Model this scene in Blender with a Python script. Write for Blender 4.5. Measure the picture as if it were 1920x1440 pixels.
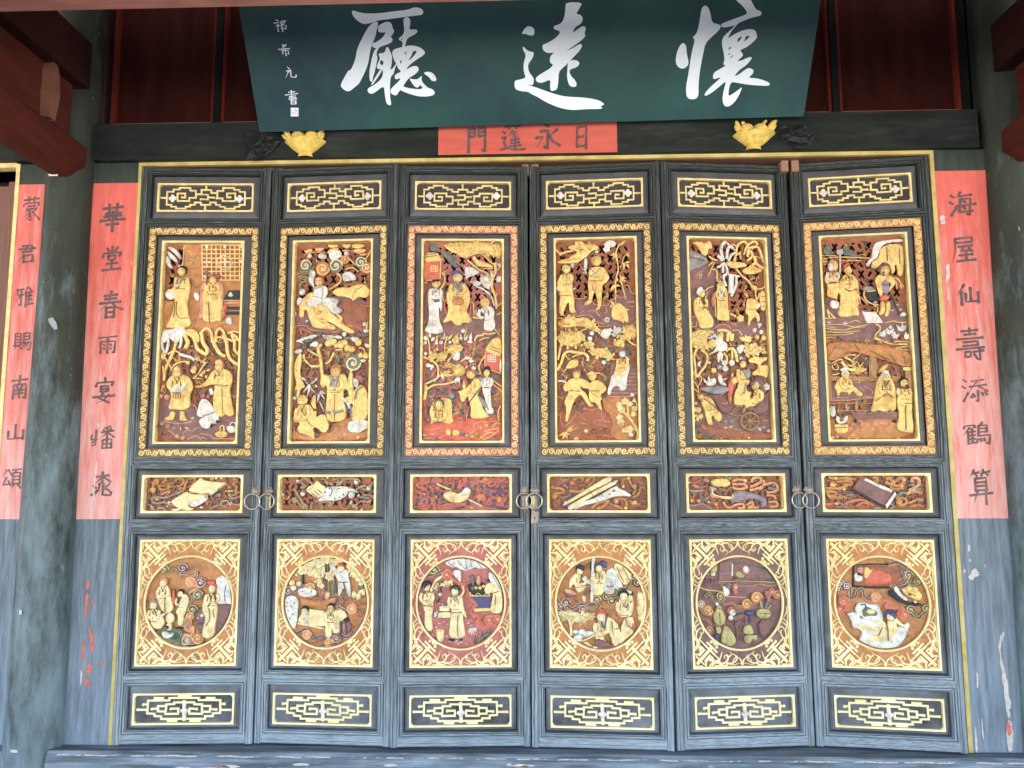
import bpy, bmesh, math, random
import numpy as np
from mathutils import Vector, Matrix
from mathutils.geometry import delaunay_2d_cdt
random.seed(7)
sc = bpy.context.scene
for o in list(bpy.data.objects): bpy.data.objects.remove(o)

# ------------------------------------------------------------------ camera
CAM = np.array([0.02898919, -3.75309662, 1.2957192])
RI = np.array([0.99948566, 0.03194652, -0.00279955])
UP = np.array([0.0063356, -0.11112911, 0.99378578])
FW = np.array([-0.03143688, 0.99329237, 0.11127435])
FPX = 1441.0
cd = bpy.data.cameras.new('camera'); cam = bpy.data.objects.new('camera', cd)
sc.collection.objects.link(cam); sc.camera = cam
cd.sensor_width = 36; cd.lens = 36 * FPX / 1920; cd.clip_start = 0.05; cd.clip_end = 2000
cam.matrix_world = Matrix(((RI[0], UP[0], -FW[0], CAM[0]), (RI[1], UP[1], -FW[1], CAM[1]), (RI[2], UP[2], -FW[2], CAM[2]), (0, 0, 0, 1)))
# ------------------------------------------------------------------ light
SUN_EL, SUN_AZ = math.radians(62), math.radians(25)   # sun behind the hall, courtyard in front is lit
w = bpy.data.worlds.new('World'); sc.world = w; w.use_nodes = True
nt = w.node_tree; bg = nt.nodes['Background']
sky = nt.nodes.new('ShaderNodeTexSky'); sky.sky_type = 'NISHITA'; sky.sun_disc = False
sky.sun_elevation = SUN_EL; sky.sun_rotation = SUN_AZ; sky.air_density = 1.2; sky.dust_density = 2.5
nt.links.new(sky.outputs[0], bg.inputs[0]); bg.inputs[1].default_value = 0.15
sl = bpy.data.lights.new('sun', 'SUN'); sl.energy = 4.2; sl.angle = math.radians(0.5); sl.color = (1, .95, .87)
sun = bpy.data.objects.new('sun', sl); sc.collection.objects.link(sun)
sd = Vector((math.sin(SUN_AZ) * math.cos(SUN_EL), math.cos(SUN_AZ) * math.cos(SUN_EL), math.sin(SUN_EL)))
sun.rotation_euler = sd.to_track_quat('Z', 'Y').to_euler(); sun.location = (2, 3, 8)
sc.view_settings.view_transform = 'Standard'; sc.view_settings.look = 'None'
sc.view_settings.gamma = 1; sc.view_settings.exposure = 3.58
sc.render.resolution_x = 1024; sc.render.resolution_y = 768

# ------------------------------------------------------------------ materials
MAT = {}
def mat(name, col, rough=.6, var=.25, scale=8, stretch=(1, 1, 1), bump=.15, bscale=40, col2=None, f2=(.5, .65), s2=6, st2=(1, 1, 1), zfade=None, metal=0, coat=0, obj=False, detail=6, chip=None, patch=.0, spec=.3):
    """procedural paint: base colour with noise, a second colour for wear and, on lower timber, painted haze (more of it low down if zfade), fine bump"""
    if name in MAT: return MAT[name]
    m = bpy.data.materials.new(name); m.use_nodes = True; n = m.node_tree.nodes; l = m.node_tree.links
    b = n['Principled BSDF']; b.inputs['Roughness'].default_value = rough; b.inputs['Metallic'].default_value = metal
    b.inputs['Coat Weight'].default_value = coat; b.inputs['Specular IOR Level'].default_value = spec
    if obj:
        tc = n.new('ShaderNodeTexCoord'); src = tc.outputs['Object']
    else:
        g = n.new('ShaderNodeNewGeometry'); src = g.outputs['Position']
    def noise(sca, st, det=detail, rgh=.6):
        mp = n.new('ShaderNodeMapping'); mp.inputs['Scale'].default_value = st; l.new(src, mp.inputs[0])
        t = n.new('ShaderNodeTexNoise'); t.inputs['Scale'].default_value = sca; t.inputs['Detail'].default_value = det
        t.inputs['Roughness'].default_value = rgh; l.new(mp.outputs[0], t.inputs['Vector']); return t.outputs['Fac']
    def ramp(fac, a, b_, c0=(0, 0, 0, 1), c1=(1, 1, 1, 1)):
        r = n.new('ShaderNodeValToRGB'); r.color_ramp.elements[0].position = a; r.color_ramp.elements[1].position = b_
        r.color_ramp.elements[0].color = c0; r.color_ramp.elements[1].color = c1; l.new(fac, r.inputs[0]); return r.outputs[0]
    c = tuple(col)
    lo = tuple(x * (1 - var) for x in c) + (1,); hi = tuple(min(1, x * (1 + var)) for x in c) + (1,)
    out = ramp(noise(scale, stretch), .3, .7, lo, hi)
    def mix(fac, a, bcol):
        mx = n.new('ShaderNodeMix'); mx.data_type = 'RGBA'; l.new(fac, mx.inputs[0]); l.new(a, mx.inputs[6])
        mx.inputs[7].default_value = tuple(bcol) + (1,); return mx.outputs[2]
    if col2 is not None:
        nf = noise(s2, st2, 8, .7)
        oi = n.new('ShaderNodeObjectInfo'); lowf = noise(1.7, (1, 1, 1), 2); m1 = n.new('ShaderNodeMath'); m1.operation = 'MULTIPLY_ADD'; l.new(oi.outputs['Random'], m1.inputs[0]); m1.inputs[1].default_value = patch * .35; m1.inputs[2].default_value = -patch * .17
        m2 = n.new('ShaderNodeMath'); m2.operation = 'MULTIPLY_ADD'; l.new(lowf, m2.inputs[0]); m2.inputs[1].default_value = patch; l.new(m1.outputs[0], m2.inputs[2])
        m3 = n.new('ShaderNodeMath'); m3.operation = 'ADD'; l.new(m2.outputs[0], m3.inputs[0]); m3.inputs[1].default_value = -patch * .5
        m4 = n.new('ShaderNodeMath'); m4.operation = 'ADD'; l.new(nf, m4.inputs[0]); l.new(m3.outputs[0], m4.inputs[1]); nf = m4.outputs[0]
        if zfade:
            sx = n.new('ShaderNodeSeparateXYZ'); gg = n.new('ShaderNodeNewGeometry'); l.new(gg.outputs['Position'], sx.inputs[0])
            mr = n.new('ShaderNodeMapRange'); l.new(sx.outputs[2], mr.inputs[0])
            mr.inputs[1].default_value = zfade[0]; mr.inputs[2].default_value = zfade[1]; mr.inputs[3].default_value = zfade[2]; mr.inputs[4].default_value = zfade[3]
            ad = n.new('ShaderNodeMath'); ad.operation = 'ADD'; l.new(nf, ad.inputs[0]); l.new(mr.outputs[0], ad.inputs[1]); nf = ad.outputs[0]
        out = mix(ramp(nf, f2[0], f2[1]), out, col2)
    if chip:   # (colour, threshold, scale, stretch)
        out = mix(ramp(noise(chip[2], chip[3], 9, .75), chip[1], chip[1] + .03), out, chip[0])
    l.new(out, b.inputs['Base Color'])
    if bump:
        bp = n.new('ShaderNodeBump'); bp.inputs['Strength'].default_value = bump; bp.inputs['Distance'].default_value = .004
        l.new(noise(bscale, stretch, 5), bp.inputs['Height']); l.new(bp.outputs[0], b.inputs['Normal'])
    MAT[name] = m; return m
WV, WH = (16, 16, .55), (.55, 16, 16)
def black(nm, st):  # paler blue low down is wear plus sky sheen and haze painted in
    return mat(nm, (.040, .047, .041), .5, .5, 14, st, .9, 14, col2=(.32, .365, .42), f2=(.41, .80), s2=13, st2=st, zfade=(.0, 2.3, .19, -.13),
               chip=((.50, .55, .60), .665, 17, st), patch=.22, spec=.2)
MV = black('weathered black paint, upright grain', WV); MH = black('weathered black paint, level grain', WH)
MPL = mat('dull black panel paint', (.042, .040, .042), .55, .3, 12, (1, 1, 1), .2, 30, col2=(.17, .18, .22), f2=(.5, .8), s2=3, zfade=(0, 2.2, .14, -.08))
MSL = mat('grey sloping panel edge', (.075, .075, .075), .5, .25, 10, (1, 1, 1), .2, 30, col2=(.20, .22, .26), f2=(.5, .85), s2=4, zfade=(0, 2.2, .15, -.08))
GILD = mat('gilt trim', (.70, .53, .22), .42, .26, 25, (1, 1, 1), .25, 120, col2=(.84, .71, .42), f2=(.45, .75), s2=5, zfade=(0, 2.0, .25, -.12), chip=((.26, .15, .06), .655, 42, (1, 1, 1)))
BRN = mat('bare brown wood edge', (.16, .075, .05), .7, .35, 8, WV, .4, 8)
PINE = mat('pale raw wood', (.26, .14, .085), .7, .2, 10, WV, .3, 8)
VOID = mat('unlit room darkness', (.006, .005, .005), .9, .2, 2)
COLS = dict(Y=(.71, .515, .19), y=(.75, .61, .34), W=(.66, .62, .55), B=(.30, .105, .055), O=(.46, .20, .075), U=(.205, .105, .095),
            G=(.15, .165, .13), g=(.05, .10, .07), R=(.56, .13, .085), r=(.42, .14, .12), V=(.085, .075, .16), K=(.03, .03, .034),
            T=(.72, .43, .19), P=(.60, .28, .17), N=(.26, .25, .24), D=(.20, .105, .035), M=(.36, .20, .09), Q=(.50, .34, .13), L=(.27, .22, .25), Z=(.20, .11, .04), q=(.46, .38, .17))
CM = {}
for k, v in COLS.items():
    gold = k in 'YyQ'
    CM[k] = mat('carving paint ' + k, v, .42 if gold else .55, .22, 34, (1, 1, 1), .9, 150, col2=(tuple((v[0] * .66, v[1] * .46, v[2] * .35)) if gold else tuple(x * .45 + .015 for x in v)), f2=(.52, .72), s2=20, metal=.12 if gold else 0, patch=.22,
                chip=((.26, .10, .05) if gold else (.30, .27, .24), .70, 60, (1, 1, 1)))
CHARK = mat('brush ink', (.105, .065, .062), .6, .3, 30, (1, 1, 1), .1, 100, col2=(.22, .13, .14), f2=(.55, .8), s2=9, zfade=(1, 2.8, .12, -.05))
RED = mat('faded red paint', (.57, .115, .085), .62, .16, 4, (6, 6, 1), .3, 30, col2=(.66, .40, .37), f2=(.40, .84), s2=5, st2=(7, 7, .8), zfade=(1.0, 2.7, .22, -.12), patch=.25,
          chip=((.68, .50, .43), .655, 8, (3, 3, 1)))
RED2 = mat('red lintel paint', (.50, .095, .065), .62, .12, 5, (1, 6, 6), .2, 30, col2=(.5, .12, .08), f2=(.5, .8), s2=4)
BOARD = mat('weathered blue black board', (.05, .062, .07), .55, .3, 4, (8, 8, .7), .5, 9, col2=(.205, .25, .31), f2=(.40, .82), s2=6, st2=(7, 7, .6), zfade=(0, 2.6, .20, -.14), patch=.22,  # lower boards paler: wear, with bottom haze and glow put into the colour
            chip=((.46, .52, .57), .655, 13, (3, 3, .7)))
BEAM = mat('aged green black beam', (.018, .022, .018), .5, .35, 3, (1, 6, 6), .3, 10, col2=(.05, .052, .048), f2=(.5, .8), s2=3.5, st2=(.8, 4, 4), spec=.10)
COLM = mat('worn dark column paint', (.034, .040, .030), .5, .4, 3, (3, 3, .7), .4, 12, col2=(.17, .22, .25), f2=(.40, .76), s2=4.2, st2=(3, 3, .8), zfade=(0, 2.5, .20, -.17), patch=.2,
           chip=((.34, .41, .44), .655, 15, (2.6, 2.6, .7)), spec=.15)
DRED = mat('dark red lacquer', (.030, .007, .005), .6, .3, 3, (5, 5, 1), .3, 12, spec=.06)
DREDE = mat('red edge moulding', (.11, .016, .011), .6, .2, 6, spec=.08)
BEAMR = mat('red brown beam paint', (.075, .018, .013), .6, .3, 3, (6, 1, 6), .3, 10, spec=.08)
SIGN = mat('green lacquer board', (.021, .064, .056), .32, .2, 2.2, (1, 1, 1), .04, 60, col2=(.012, .03, .042), f2=(.45, .7), s2=1.3)
SIGNW = mat('white brush lettering', (.72, .78, .80), .5, .06, 6)
IRON = mat('rusty iron', (.30, .23, .18), .5, .3, 40, metal=.3, bump=.4, bscale=90)
STEEL = mat('worn ring metal', (.42, .36, .29), .35, .2, 60, metal=.6)

# ------------------------------------------------------------------ helpers
def link(name, me, parent=None, label=None, cat=None, kind=None, group=None):
    o = bpy.data.objects.new(name, me); sc.collection.objects.link(o)
    if parent is not None: o.parent = parent
    if label: o['label'] = label
    if cat: o['category'] = cat
    if kind: o['kind'] = kind
    if group: o['group'] = group
    return o
def empty(name, label, cat, group=None, loc=(0, 0, 0), M=None):
    o = link(name, None, None, label, cat, None, group); o.empty_display_size = .1
    if M is not None: o.matrix_world = M
    else: o.location = loc
    return o
def pix(px, py, P0=(0, 0, 0), N=(0, 1, 0)):
    """point of the photo carried onto a real plane of the building"""
    P0 = np.array(P0, float); N = np.array(N, float); d = FW * FPX + RI * (px - 960) - UP * (py - 720)
    return CAM + d * (((P0 - CAM) @ N) / (d @ N))
def chaikin(p, closed=True, k=1):
    for _ in range(k):
        q = []; n = len(p)
        rng = range(n) if closed else range(n - 1)
        if not closed: q.append(p[0])
        for i in rng:
            a, b = p[i], p[(i + 1) % n]
            q.append((a[0] * .75 + b[0] * .25, a[1] * .75 + b[1] * .25)); q.append((a[0] * .25 + b[0] * .75, a[1] * .25 + b[1] * .75))
        if not closed: q.append(p[-1])
        p = q
    return p
def catmull(p, k=3):
    if len(p) < 3: return list(p)
    out = []; P = [p[0]] + list(p) + [p[-1]]
    for i in range(1, len(P) - 2):
        a, b, c, d = P[i - 1], P[i], P[i + 1], P[i + 2]
        for j in range(k):
            t = j / k
            out.append(tuple(.5 * (2 * b[q] + (c[q] - a[q]) * t + (2 * a[q] - 5 * b[q] + 4 * c[q] - d[q]) * t * t + (3 * b[q] - a[q] - 3 * c[q] + d[q]) * t ** 3) for q in (0, 1)))
    out.append(tuple(p[-1])); return out
def inside(x, y, poly):
    c = False; n = len(poly); j = n - 1
    for i in range(n):
        if (poly[i][1] > y) != (poly[j][1] > y) and x < (poly[j][0] - poly[i][0]) * (y - poly[i][1]) / (poly[j][1] - poly[i][1]) + poly[i][0]: c = not c
        j = i
    return c
def bdist(pts, poly):
    A = np.array(poly); Bp = np.roll(A, -1, 0); P = np.array(pts)[:, None, :]; AB = Bp - A
    t = np.clip(((P - A) * AB).sum(2) / np.maximum((AB * AB).sum(1), 1e-18), 0, 1)
    return np.sqrt((((A + AB * t[..., None]) - P) ** 2).sum(2)).min(1)
class MB:
    """collects shapes in panel coordinates (x right, z up, y into the wall); becomes ONE mesh"""
    def __init__(s): s.v = []; s.f = []; s.m = []; s.mats = []
    def mi(s, m):
        if m not in s.mats: s.mats.append(m)
        return s.mats.index(m)
    def add(s, vs, fs, m):
        b = len(s.v); s.v += [tuple(map(float, v)) for v in vs]; k = s.mi(m)
        for f in fs: s.f.append([b + i for i in f]); s.m.append(k)
    def box(s, x0, x1, y0, y1, z0, z1, m):
        vs = [(x, y, z) for z in (z0, z1) for y in (y0, y1) for x in (x0, x1)]
        s.add(vs, [(0, 1, 5, 4), (1, 3, 7, 5), (3, 2, 6, 7), (2, 0, 4, 6), (4, 5, 7, 6), (2, 3, 1, 0)], m)
    def tri(s, polys, holes, yf, yb, m, keep_back=False):
        """flat plate cut from overlapping polygons minus holes, front at yf, sides to yb"""
        allp = list(polys) + list(holes); co = []; faces = []
        for p in allp:
            b = len(co); co += [Vector(q) for q in p]; faces.append(list(range(b, b + len(p))))
        vo, eo, fo, ov, oe, of = delaunay_2d_cdt(co, [], faces, 0, 1e-6)
        np_ = len(polys); tr = []
        for f, o_ in zip(fo, of):
            if any(i < np_ for i in o_) and not any(i >= np_ for i in o_): tr.append(list(f))
        cnt = {}
        out = []
        for f in tr:
            a, b, c = vo[f[0]], vo[f[1]], vo[f[2]]
            if (b - a).cross(c - a) < 0: f = f[::-1]
            out.append(f)
            for i in range(3):
                e = (f[i], f[(i + 1) % 3]); cnt[e] = cnt.get(e, 0) + 1
        nv = len(vo)
        vs = [(p.x, yf, p.y) for p in vo] + [(p.x, yb, p.y) for p in vo]
        fs = list(out)
        for (a, b) in cnt:
            if (b, a) not in cnt: fs.append((b, a, a + nv, b + nv))
        s.add(vs, fs, m)
    def puff(s, poly, y0, h, m, r=None, fold=0, sp=None):
        """rounded relief: outline swells towards the middle"""
        xs = [p[0] for p in poly]; ys = [p[1] for p in poly]; W = max(xs) - min(xs); H = max(ys) - min(ys)
        if W < 1e-5 or H < 1e-5: return
        r = r or min(min(W, H) * .34, .020)
        if area(poly) < 0: poly = poly[::-1]
        sp = sp or (max(.0024, max(W, H) / 60) if fold else max(min(W, H) / 7, max(W, H) / 18))
        g = []
        x = min(xs) + sp * .5; row = 0
        nx = int(W / sp) + 1; ny = int(H / (sp * .87)) + 1
        for j in range(ny + 1):
            for i in range(nx + 1):
                q = (min(xs) + (i + .5 * (j % 2)) * sp, min(ys) + j * sp * .87)
                if inside(q[0], q[1], poly): g.append(q)
        if g:
            dd = bdist(g, poly); g = [q for q, d in zip(g, dd) if d > sp * .45]
        # inner ring close to the rim gives a crisp carved shoulder
        co = [Vector(p) for p in poly] + [Vector(q) for q in g]
        try: vo, eo, fo, ov, oe, of = delaunay_2d_cdt(co, [], [list(range(len(poly)))], 0, 1e-7)
        except Exception: return
        P = [(p.x, p.y) for p in vo]; d = bdist(P, poly)
        vs = []
        for (px, py), di in zip(P, d):
            t = min(di / r, 1); hh = h * (.35 + .65 * math.sqrt(max(0, 1 - (1 - t) ** 2))) if di > 1e-6 else h * .25
            if fold and di > 1e-6 and min(W, H) > .012:
                ph = (px - sum(xs) / len(xs)) * (1 + .5 * (py - min(ys)) / H) * 230 + 1.1 * math.sin(py * 38 + px * 20); g1 = (1 - abs(math.sin(ph))) ** 3
                g2 = (1 - abs(math.sin(py * 105 + px * 120 * math.sin(py * 17)))) ** 5
                hh -= min(t * 1.6, 1) * (.0042 * g1 + .0030 * g2)
            vs.append((px, y0 - hh, py))
        fs = []; E = {}
        for f, o_ in zip(fo, of):
            if not o_: continue
            a, b, c = vo[f[0]], vo[f[1]], vo[f[2]]; f = list(f)
            if (b - a).cross(c - a) < 0: f = f[::-1]
            fs.append(f)
            for i in range(3): E[(f[i], f[(i + 1) % 3])] = 1
        nv = len(vs); vs += [(p[0], y0 + .004, p[2]) for p in vs[:nv]]
        for (a, b) in list(E):
            if (b, a) not in E: fs.append((b, a, a + nv, b + nv))
        s.add(vs, fs, m)
    def stroke(s, pts, w0, y0, h, m, smooth=True, w1=None, flat=False, seg=3, lift=None):
        """raised line following pts, width w0 tapering to w1"""
        p = catmull(pts, seg) if smooth and len(pts) > 2 else list(pts)
        w1 = w0 if w1 is None else w1; n = len(p)
        if n < 2: return
        closed = (abs(p[0][0] - p[-1][0]) + abs(p[0][1] - p[-1][1])) < 1e-6
        vs = []; fs = []
        prof = [(-1, .0), (-.9, 1), (.9, 1), (1, .0)] if flat else [(-1, 0), (-.7, .75), (0, 1), (.7, .75), (1, 0)]
        K = len(prof)
        for i in range(n):
            a = p[i - 1] if i else (p[-2] if closed else p[0]); b = p[i + 1] if i < n - 1 else (p[1] if closed else p[-1]); c = p[i]
            d1 = np.array([c[0] - a[0], c[1] - a[1]]); d2 = np.array([b[0] - c[0], b[1] - c[1]])
            l1 = np.linalg.norm(d1); l2 = np.linalg.norm(d2)
            d1 = d1 / l1 if l1 > 1e-9 else (d2 / max(l2, 1e-9)); d2 = d2 / l2 if l2 > 1e-9 else d1
            t = d1 + d2; lt = np.linalg.norm(t); t = t / lt if lt > 1e-6 else d1
            nrm = np.array([-t[1], t[0]]); k = 1 / max(.55, abs(float(nrm @ np.array([-d1[1], d1[0]]))))
            ww = (w0 + (w1 - w0) * i / (n - 1)) * .5 * k
            ext = 0
            q = np.array(c)
            if not closed and flat and i in (0, n - 1): q = q + t * (w0 * .5 * (1 if i else -1))
            lf = lift(q[0], q[1]) if lift else 0
            for (u, e) in prof: vs.append((q[0] + nrm[0] * ww * u, y0 - lf - (h * e if e else -.003), q[1] + nrm[1] * ww * u))
        for i in range(n - 1):
            for j in range(K - 1):
                a = i * K + j; fs.append((a + 1, a, a + K, a + K + 1))
        if not closed: fs.append(tuple(range(K))); fs.append(tuple((n - 1) * K + j for j in reversed(range(K))))
        s.add(vs, fs, m)
    def dome(s, x, z, r, y0, h, m, rz=None, n=9, k=3):
        rz = rz or r; vs = [(x, y0 - h, z)]; fs = []
        for i in range(1, k + 1):
            a = i / k * math.pi / 2
            for j in range(n):
                t = j / n * 2 * math.pi; vs.append((x + r * math.sin(a) * math.cos(t), y0 - h * math.cos(a), z + rz * math.sin(a) * math.sin(t)))
        for j in range(n): fs.append((0, 1 + j, 1 + (j + 1) % n))
        for i in range(k - 1):
            for j in range(n):
                a = 1 + i * n + j; b = 1 + i * n + (j + 1) % n; fs.append((a, a + n, b + n, b))
        s.add(vs, fs, m)
    def lathe(s, prof, cx, cy, cz, m, n=24, ang=(0, 2 * math.pi), sy=1):
        vs = []; fs = []; full = abs(ang[1] - ang[0] - 2 * math.pi) < 1e-6; N = n if full else n + 1
        for (r, z) in prof:
            for j in range(N):
                t = ang[0] + (ang[1] - ang[0]) * j / n; vs.append((cx + r * math.cos(t), cy + r * math.sin(t) * sy, cz + z))
        for i in range(len(prof) - 1):
            for j in range(n):
                a = i * N + j; b = i * N + (j + 1) % N; fs.append((a, b, b + N, a + N))
        s.add(vs, fs, m)
    def torus(s, c, R_, r, m, ax='y', n=28, k=8, el=1):
        vs = []; fs = []
        for i in range(n):
            t = 2 * math.pi * i / n
            for j in range(k):
                a = 2 * math.pi * j / k; rr = R_ + r * math.cos(a)
                vs.append((c[0] + rr * math.cos(t), c[1] + r * math.sin(a), c[2] + rr * math.sin(t) * el))
        for i in range(n):
            for j in range(k):
                fs.append((i * k + j, i * k + (j + 1) % k, ((i + 1) % n) * k + (j + 1) % k, ((i + 1) % n) * k + j))
        s.add(vs, fs, m)
    def mesh(s, name, smooth=False):
        me = bpy.data.meshes.new(name); me.from_pydata(s.v, [], s.f)
        for m in s.mats: me.materials.append(m)
        me.polygons.foreach_set('material_index', s.m); me.update()
        if smooth:
            me.polygons.foreach_set('use_smooth', [True] * len(me.polygons))
            try: me.set_sharp_from_angle(angle=math.radians(48))
            except Exception: pass
        return me
    def obj(s, name, parent=None, smooth=False, **k):
        if not s.v: return None
        return link(name, s.mesh(name, smooth), parent, **k)
def ring(mb, x0, x1, z0, z1, prof, mh, mv):
    """mitred moulding round a rectangle; prof = (inset from the rectangle, depth)"""
    for (o1, d1), (o2, d2) in zip(prof, prof[1:]):
        a = [(x0 + o1, z0 + o1), (x1 - o1, z0 + o1), (x1 - o1, z1 - o1), (x0 + o1, z1 - o1)]
        b = [(x0 + o2, z0 + o2), (x1 - o2, z0 + o2), (x1 - o2, z1 - o2), (x0 + o2, z1 - o2)]
        for i in range(4):
            j = (i + 1) % 4
            mb.add([(a[i][0], d1, a[i][1]), (a[j][0], d1, a[j][1]), (b[j][0], d2, b[j][1]), (b[i][0], d2, b[i][1])], [(0, 1, 2, 3)], mh if i % 2 == 0 else mv)
def homog(src):
    """traced corners TL TR BR BL -> unit square (s right, t down)"""
    A = []; B = []
    for (x, y), (u, v) in zip(src, [(0, 0), (1, 0), (1, 1), (0, 1)]):
        A.append([x, y, 1, 0, 0, 0, -u * x, -u * y]); B.append(u)
        A.append([0, 0, 0, x, y, 1, -v * x, -v * y]); B.append(v)
    h = np.append(np.linalg.solve(np.array(A, float), np.array(B, float)), 1).reshape(3, 3)
    def f(x, y):
        q = h @ np.array([x, y, 1.0]); return q[0] / q[2], q[1] / q[2]
    return f
def parse(text):
    """'name layer: shape; shape' lines -> [(crop, name, layer, [shapes])]"""
    out = []; crop = None
    for ln in text.strip().split('\n'):
        ln = ln.strip()
        if not ln: continue
        if ln[0] == '@': crop = ln[1:]; continue
        head, body = ln.split(':', 1); nm, lay = head.split()
        shp = []
        for t in body.split(';'):
            t = t.split()
            if not t: continue
            nums = [tuple(float(q) for q in k.split(',')) for k in t[1:] if ',' in k]
            par = [float(k) for k in t[1:] if ',' not in k]
            shp.append((t[0], par, nums))
        out.append((crop, nm, float(lay), shp))
    return out
def carve(mb, shapes, F, S, y0):
    bumps = []   # swollen shapes already laid down in this carving, so later lines ride over them
    def lift(x, z):
        top = 0
        for (bx0, bx1, bz0, bz1, poly, h, r, base) in bumps:
            if bx0 <= x <= bx1 and bz0 <= z <= bz1 and inside(x, z, poly):
                t = min(float(bdist([(x, z)], poly)[0]) / r, 1); top = max(top, base + h * (.35 + .65 * math.sqrt(max(0, 1 - (1 - t) ** 2))))
        return top
    def note(poly, h, base, r=None):
        xs = [p[0] for p in poly]; zs = [p[1] for p in poly]
        bumps.append((min(xs), max(xs), min(zs), max(zs), poly if area(poly) > 0 else poly[::-1], h, r or max(1e-4, min(min(max(xs) - min(xs), max(zs) - min(zs)) * .34, .020)), base))
    def drape(Q):
        out = []
        for a, c in zip(Q, Q[1:]):
            n_ = max(1, int(math.hypot(c[0] - a[0], c[1] - a[1]) / .006))
            for i_ in range(n_): out.append((a[0] + (c[0] - a[0]) * i_ / n_, a[1] + (c[1] - a[1]) * i_ / n_))
        out.append(Q[-1]); return out
    """F maps crop point -> panel (x,z); S metres per crop unit"""
    for k, (code, par, P) in enumerate(shapes):
        t, c = code[0], code[1]; m = CM[c]; yy = y0 - k * .0005
        Q = [F(*p[:2]) for p in P]
        if t == 'P':
            h = min(par[0] if par else .009, .4 * min(max(q[0] for q in Q) - min(q[0] for q in Q), max(q[1] for q in Q) - min(q[1] for q in Q)))
            cq = chaikin(Q); cxm = sum(q[0] for q in cq) / len(cq); czm = sum(q[1] for q in cq) / len(cq); lb = lift(cxm, czm) * .8
            wq = min(max(q[0] for q in Q) - min(q[0] for q in Q), max(q[1] for q in Q) - min(q[1] for q in Q))
            mb.puff(cq, yy - lb, h, m, fold=(.1 if wq > .022 and c in 'YyWqG' else 0)); note(cq, h, lb)
        elif t == 'X':   # robe with carved folds
            h = par[0] if par else .011; cq = chaikin(Q); mb.puff(cq, yy, h, m, fold=.20); note(cq, h, 0)
        elif t == 'Q':   # hard flat shape
            mb.tri([Q if area(Q) > 0 else Q[::-1]], [], yy - (par[0] if par else .003), yy + .003, m)
        elif t in 'Ss':
            w = par[0] * S; q = drape(catmull(Q, 3) if t == 'S' else Q) if bumps else (catmull(Q, 3) if t == 'S' else Q)
            mb.stroke(q, w, yy, min(w * .6, .006), m, smooth=False, w1=(par[1] * S if len(par) > 1 else None), flat=(t == 's'), lift=lift if bumps else None)
        elif t == 'D':   # ribbon with light edges
            w = par[0] * S; e = CM[code[2]]; q = catmull(Q, 3); mb.stroke(q, w, yy, .003, m, smooth=False)
            for sgn in (-1, 1):
                o = []
                for i in range(len(q)):
                    a = q[max(0, i - 1)]; b = q[min(len(q) - 1, i + 1)]; dx, dz = b[0] - a[0], b[1] - a[1]; l_ = math.hypot(dx, dz) or 1
                    o.append((q[i][0] - dz / l_ * w * .42 * sgn, q[i][1] + dx / l_ * w * .42 * sgn))
                mb.stroke(o, max(.0018, w * .2), yy - .0015, .003, e, smooth=False)
        elif t == 'O':
            for p, q in zip(P, Q): mb.dome(q[0], q[1], p[2] * S, yy - lift(q[0], q[1]) * .9, min(.012, p[2] * S * (par[0] if par else .7)), m, rz=(p[3] * S if len(p) > 3 else None))
        elif t == 'H':   # head with hair/hat colour, eyes, nose, mouth
            for p, q in zip(P, Q):
                r = p[2] * S; yy = y0 - k * .0005 - lift(q[0], q[1] - r) * .55
                mb.dome(q[0], q[1] + r * .25, r * 1.12, yy, r * .75, CM[code[2]], rz=r * 1.15, n=12)
                mb.dome(q[0], q[1] - r * .1, r * .86, yy - r * .3, r * .78, m, rz=r * 1.0, n=12, k=4)
                robe = [x_ for x_ in shapes[:k] if x_[0][0] == 'X']
                if robe and r > .006:   # sleeves folded to the front, crossed collar and sash
                    rm = CM[robe[-1][0][1]]; X_, Z_ = q[0], q[1]; dk = CM['D']
                    for sx in (-1, 1):
                        mb.stroke(drape(catmull([(X_ + sx * 1.15 * r, Z_ - 1.45 * r), (X_ + sx * 1.45 * r, Z_ - 2.5 * r), (X_ + sx * 1.0 * r, Z_ - 3.35 * r), (X_ + sx * .15 * r, Z_ - 3.2 * r)], 4)), r * .85, y0 - k * .0005, .0045, rm, smooth=False, w1=r * .6, lift=lift)
                        mb.stroke(drape([(X_ + sx * .75 * r, Z_ - 1.7 * r), (X_ + sx * .85 * r, Z_ - 2.9 * r)]), .0022, y0 - k * .0005 - .001, .0012, dk, smooth=False, lift=lift)
                        mb.stroke(drape([(X_ + sx * .55 * r, Z_ - 1.0 * r), (X_ - sx * .25 * r, Z_ - 2.3 * r)]), .0026, y0 - k * .0005 - .001, .0014, dk, smooth=False, lift=lift)
                    mb.dome(X_, Z_ - 3.2 * r, r * .30, y0 - k * .0005 - lift(X_, Z_ - 3.2 * r) - .002, .004, CM['P'], n=8, k=2)
                    mb.stroke(drape([(X_ - 1.0 * r, Z_ - 4.05 * r), (X_ + 1.0 * r, Z_ - 4.05 * r)]), .0028, y0 - k * .0005 - .001, .0015, dk, smooth=False, lift=lift)
                note([(q[0] + r * math.cos(a_), q[1] + r * 1.1 * math.sin(a_)) for a_ in np.linspace(0, 5.76, 12)], r * 1.0, y0 - k * .0005 - yy)
                for sx in (-.34, .34): mb.dome(q[0] + sx * r, q[1] + r * .02, r * .17, yy - r * .98, r * .07, CM['D'], n=5, k=1)
                mb.dome(q[0], q[1] - r * .18, r * .13, yy - r * 1.02, r * .16, m, rz=r * .22, n=6, k=2)
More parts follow.
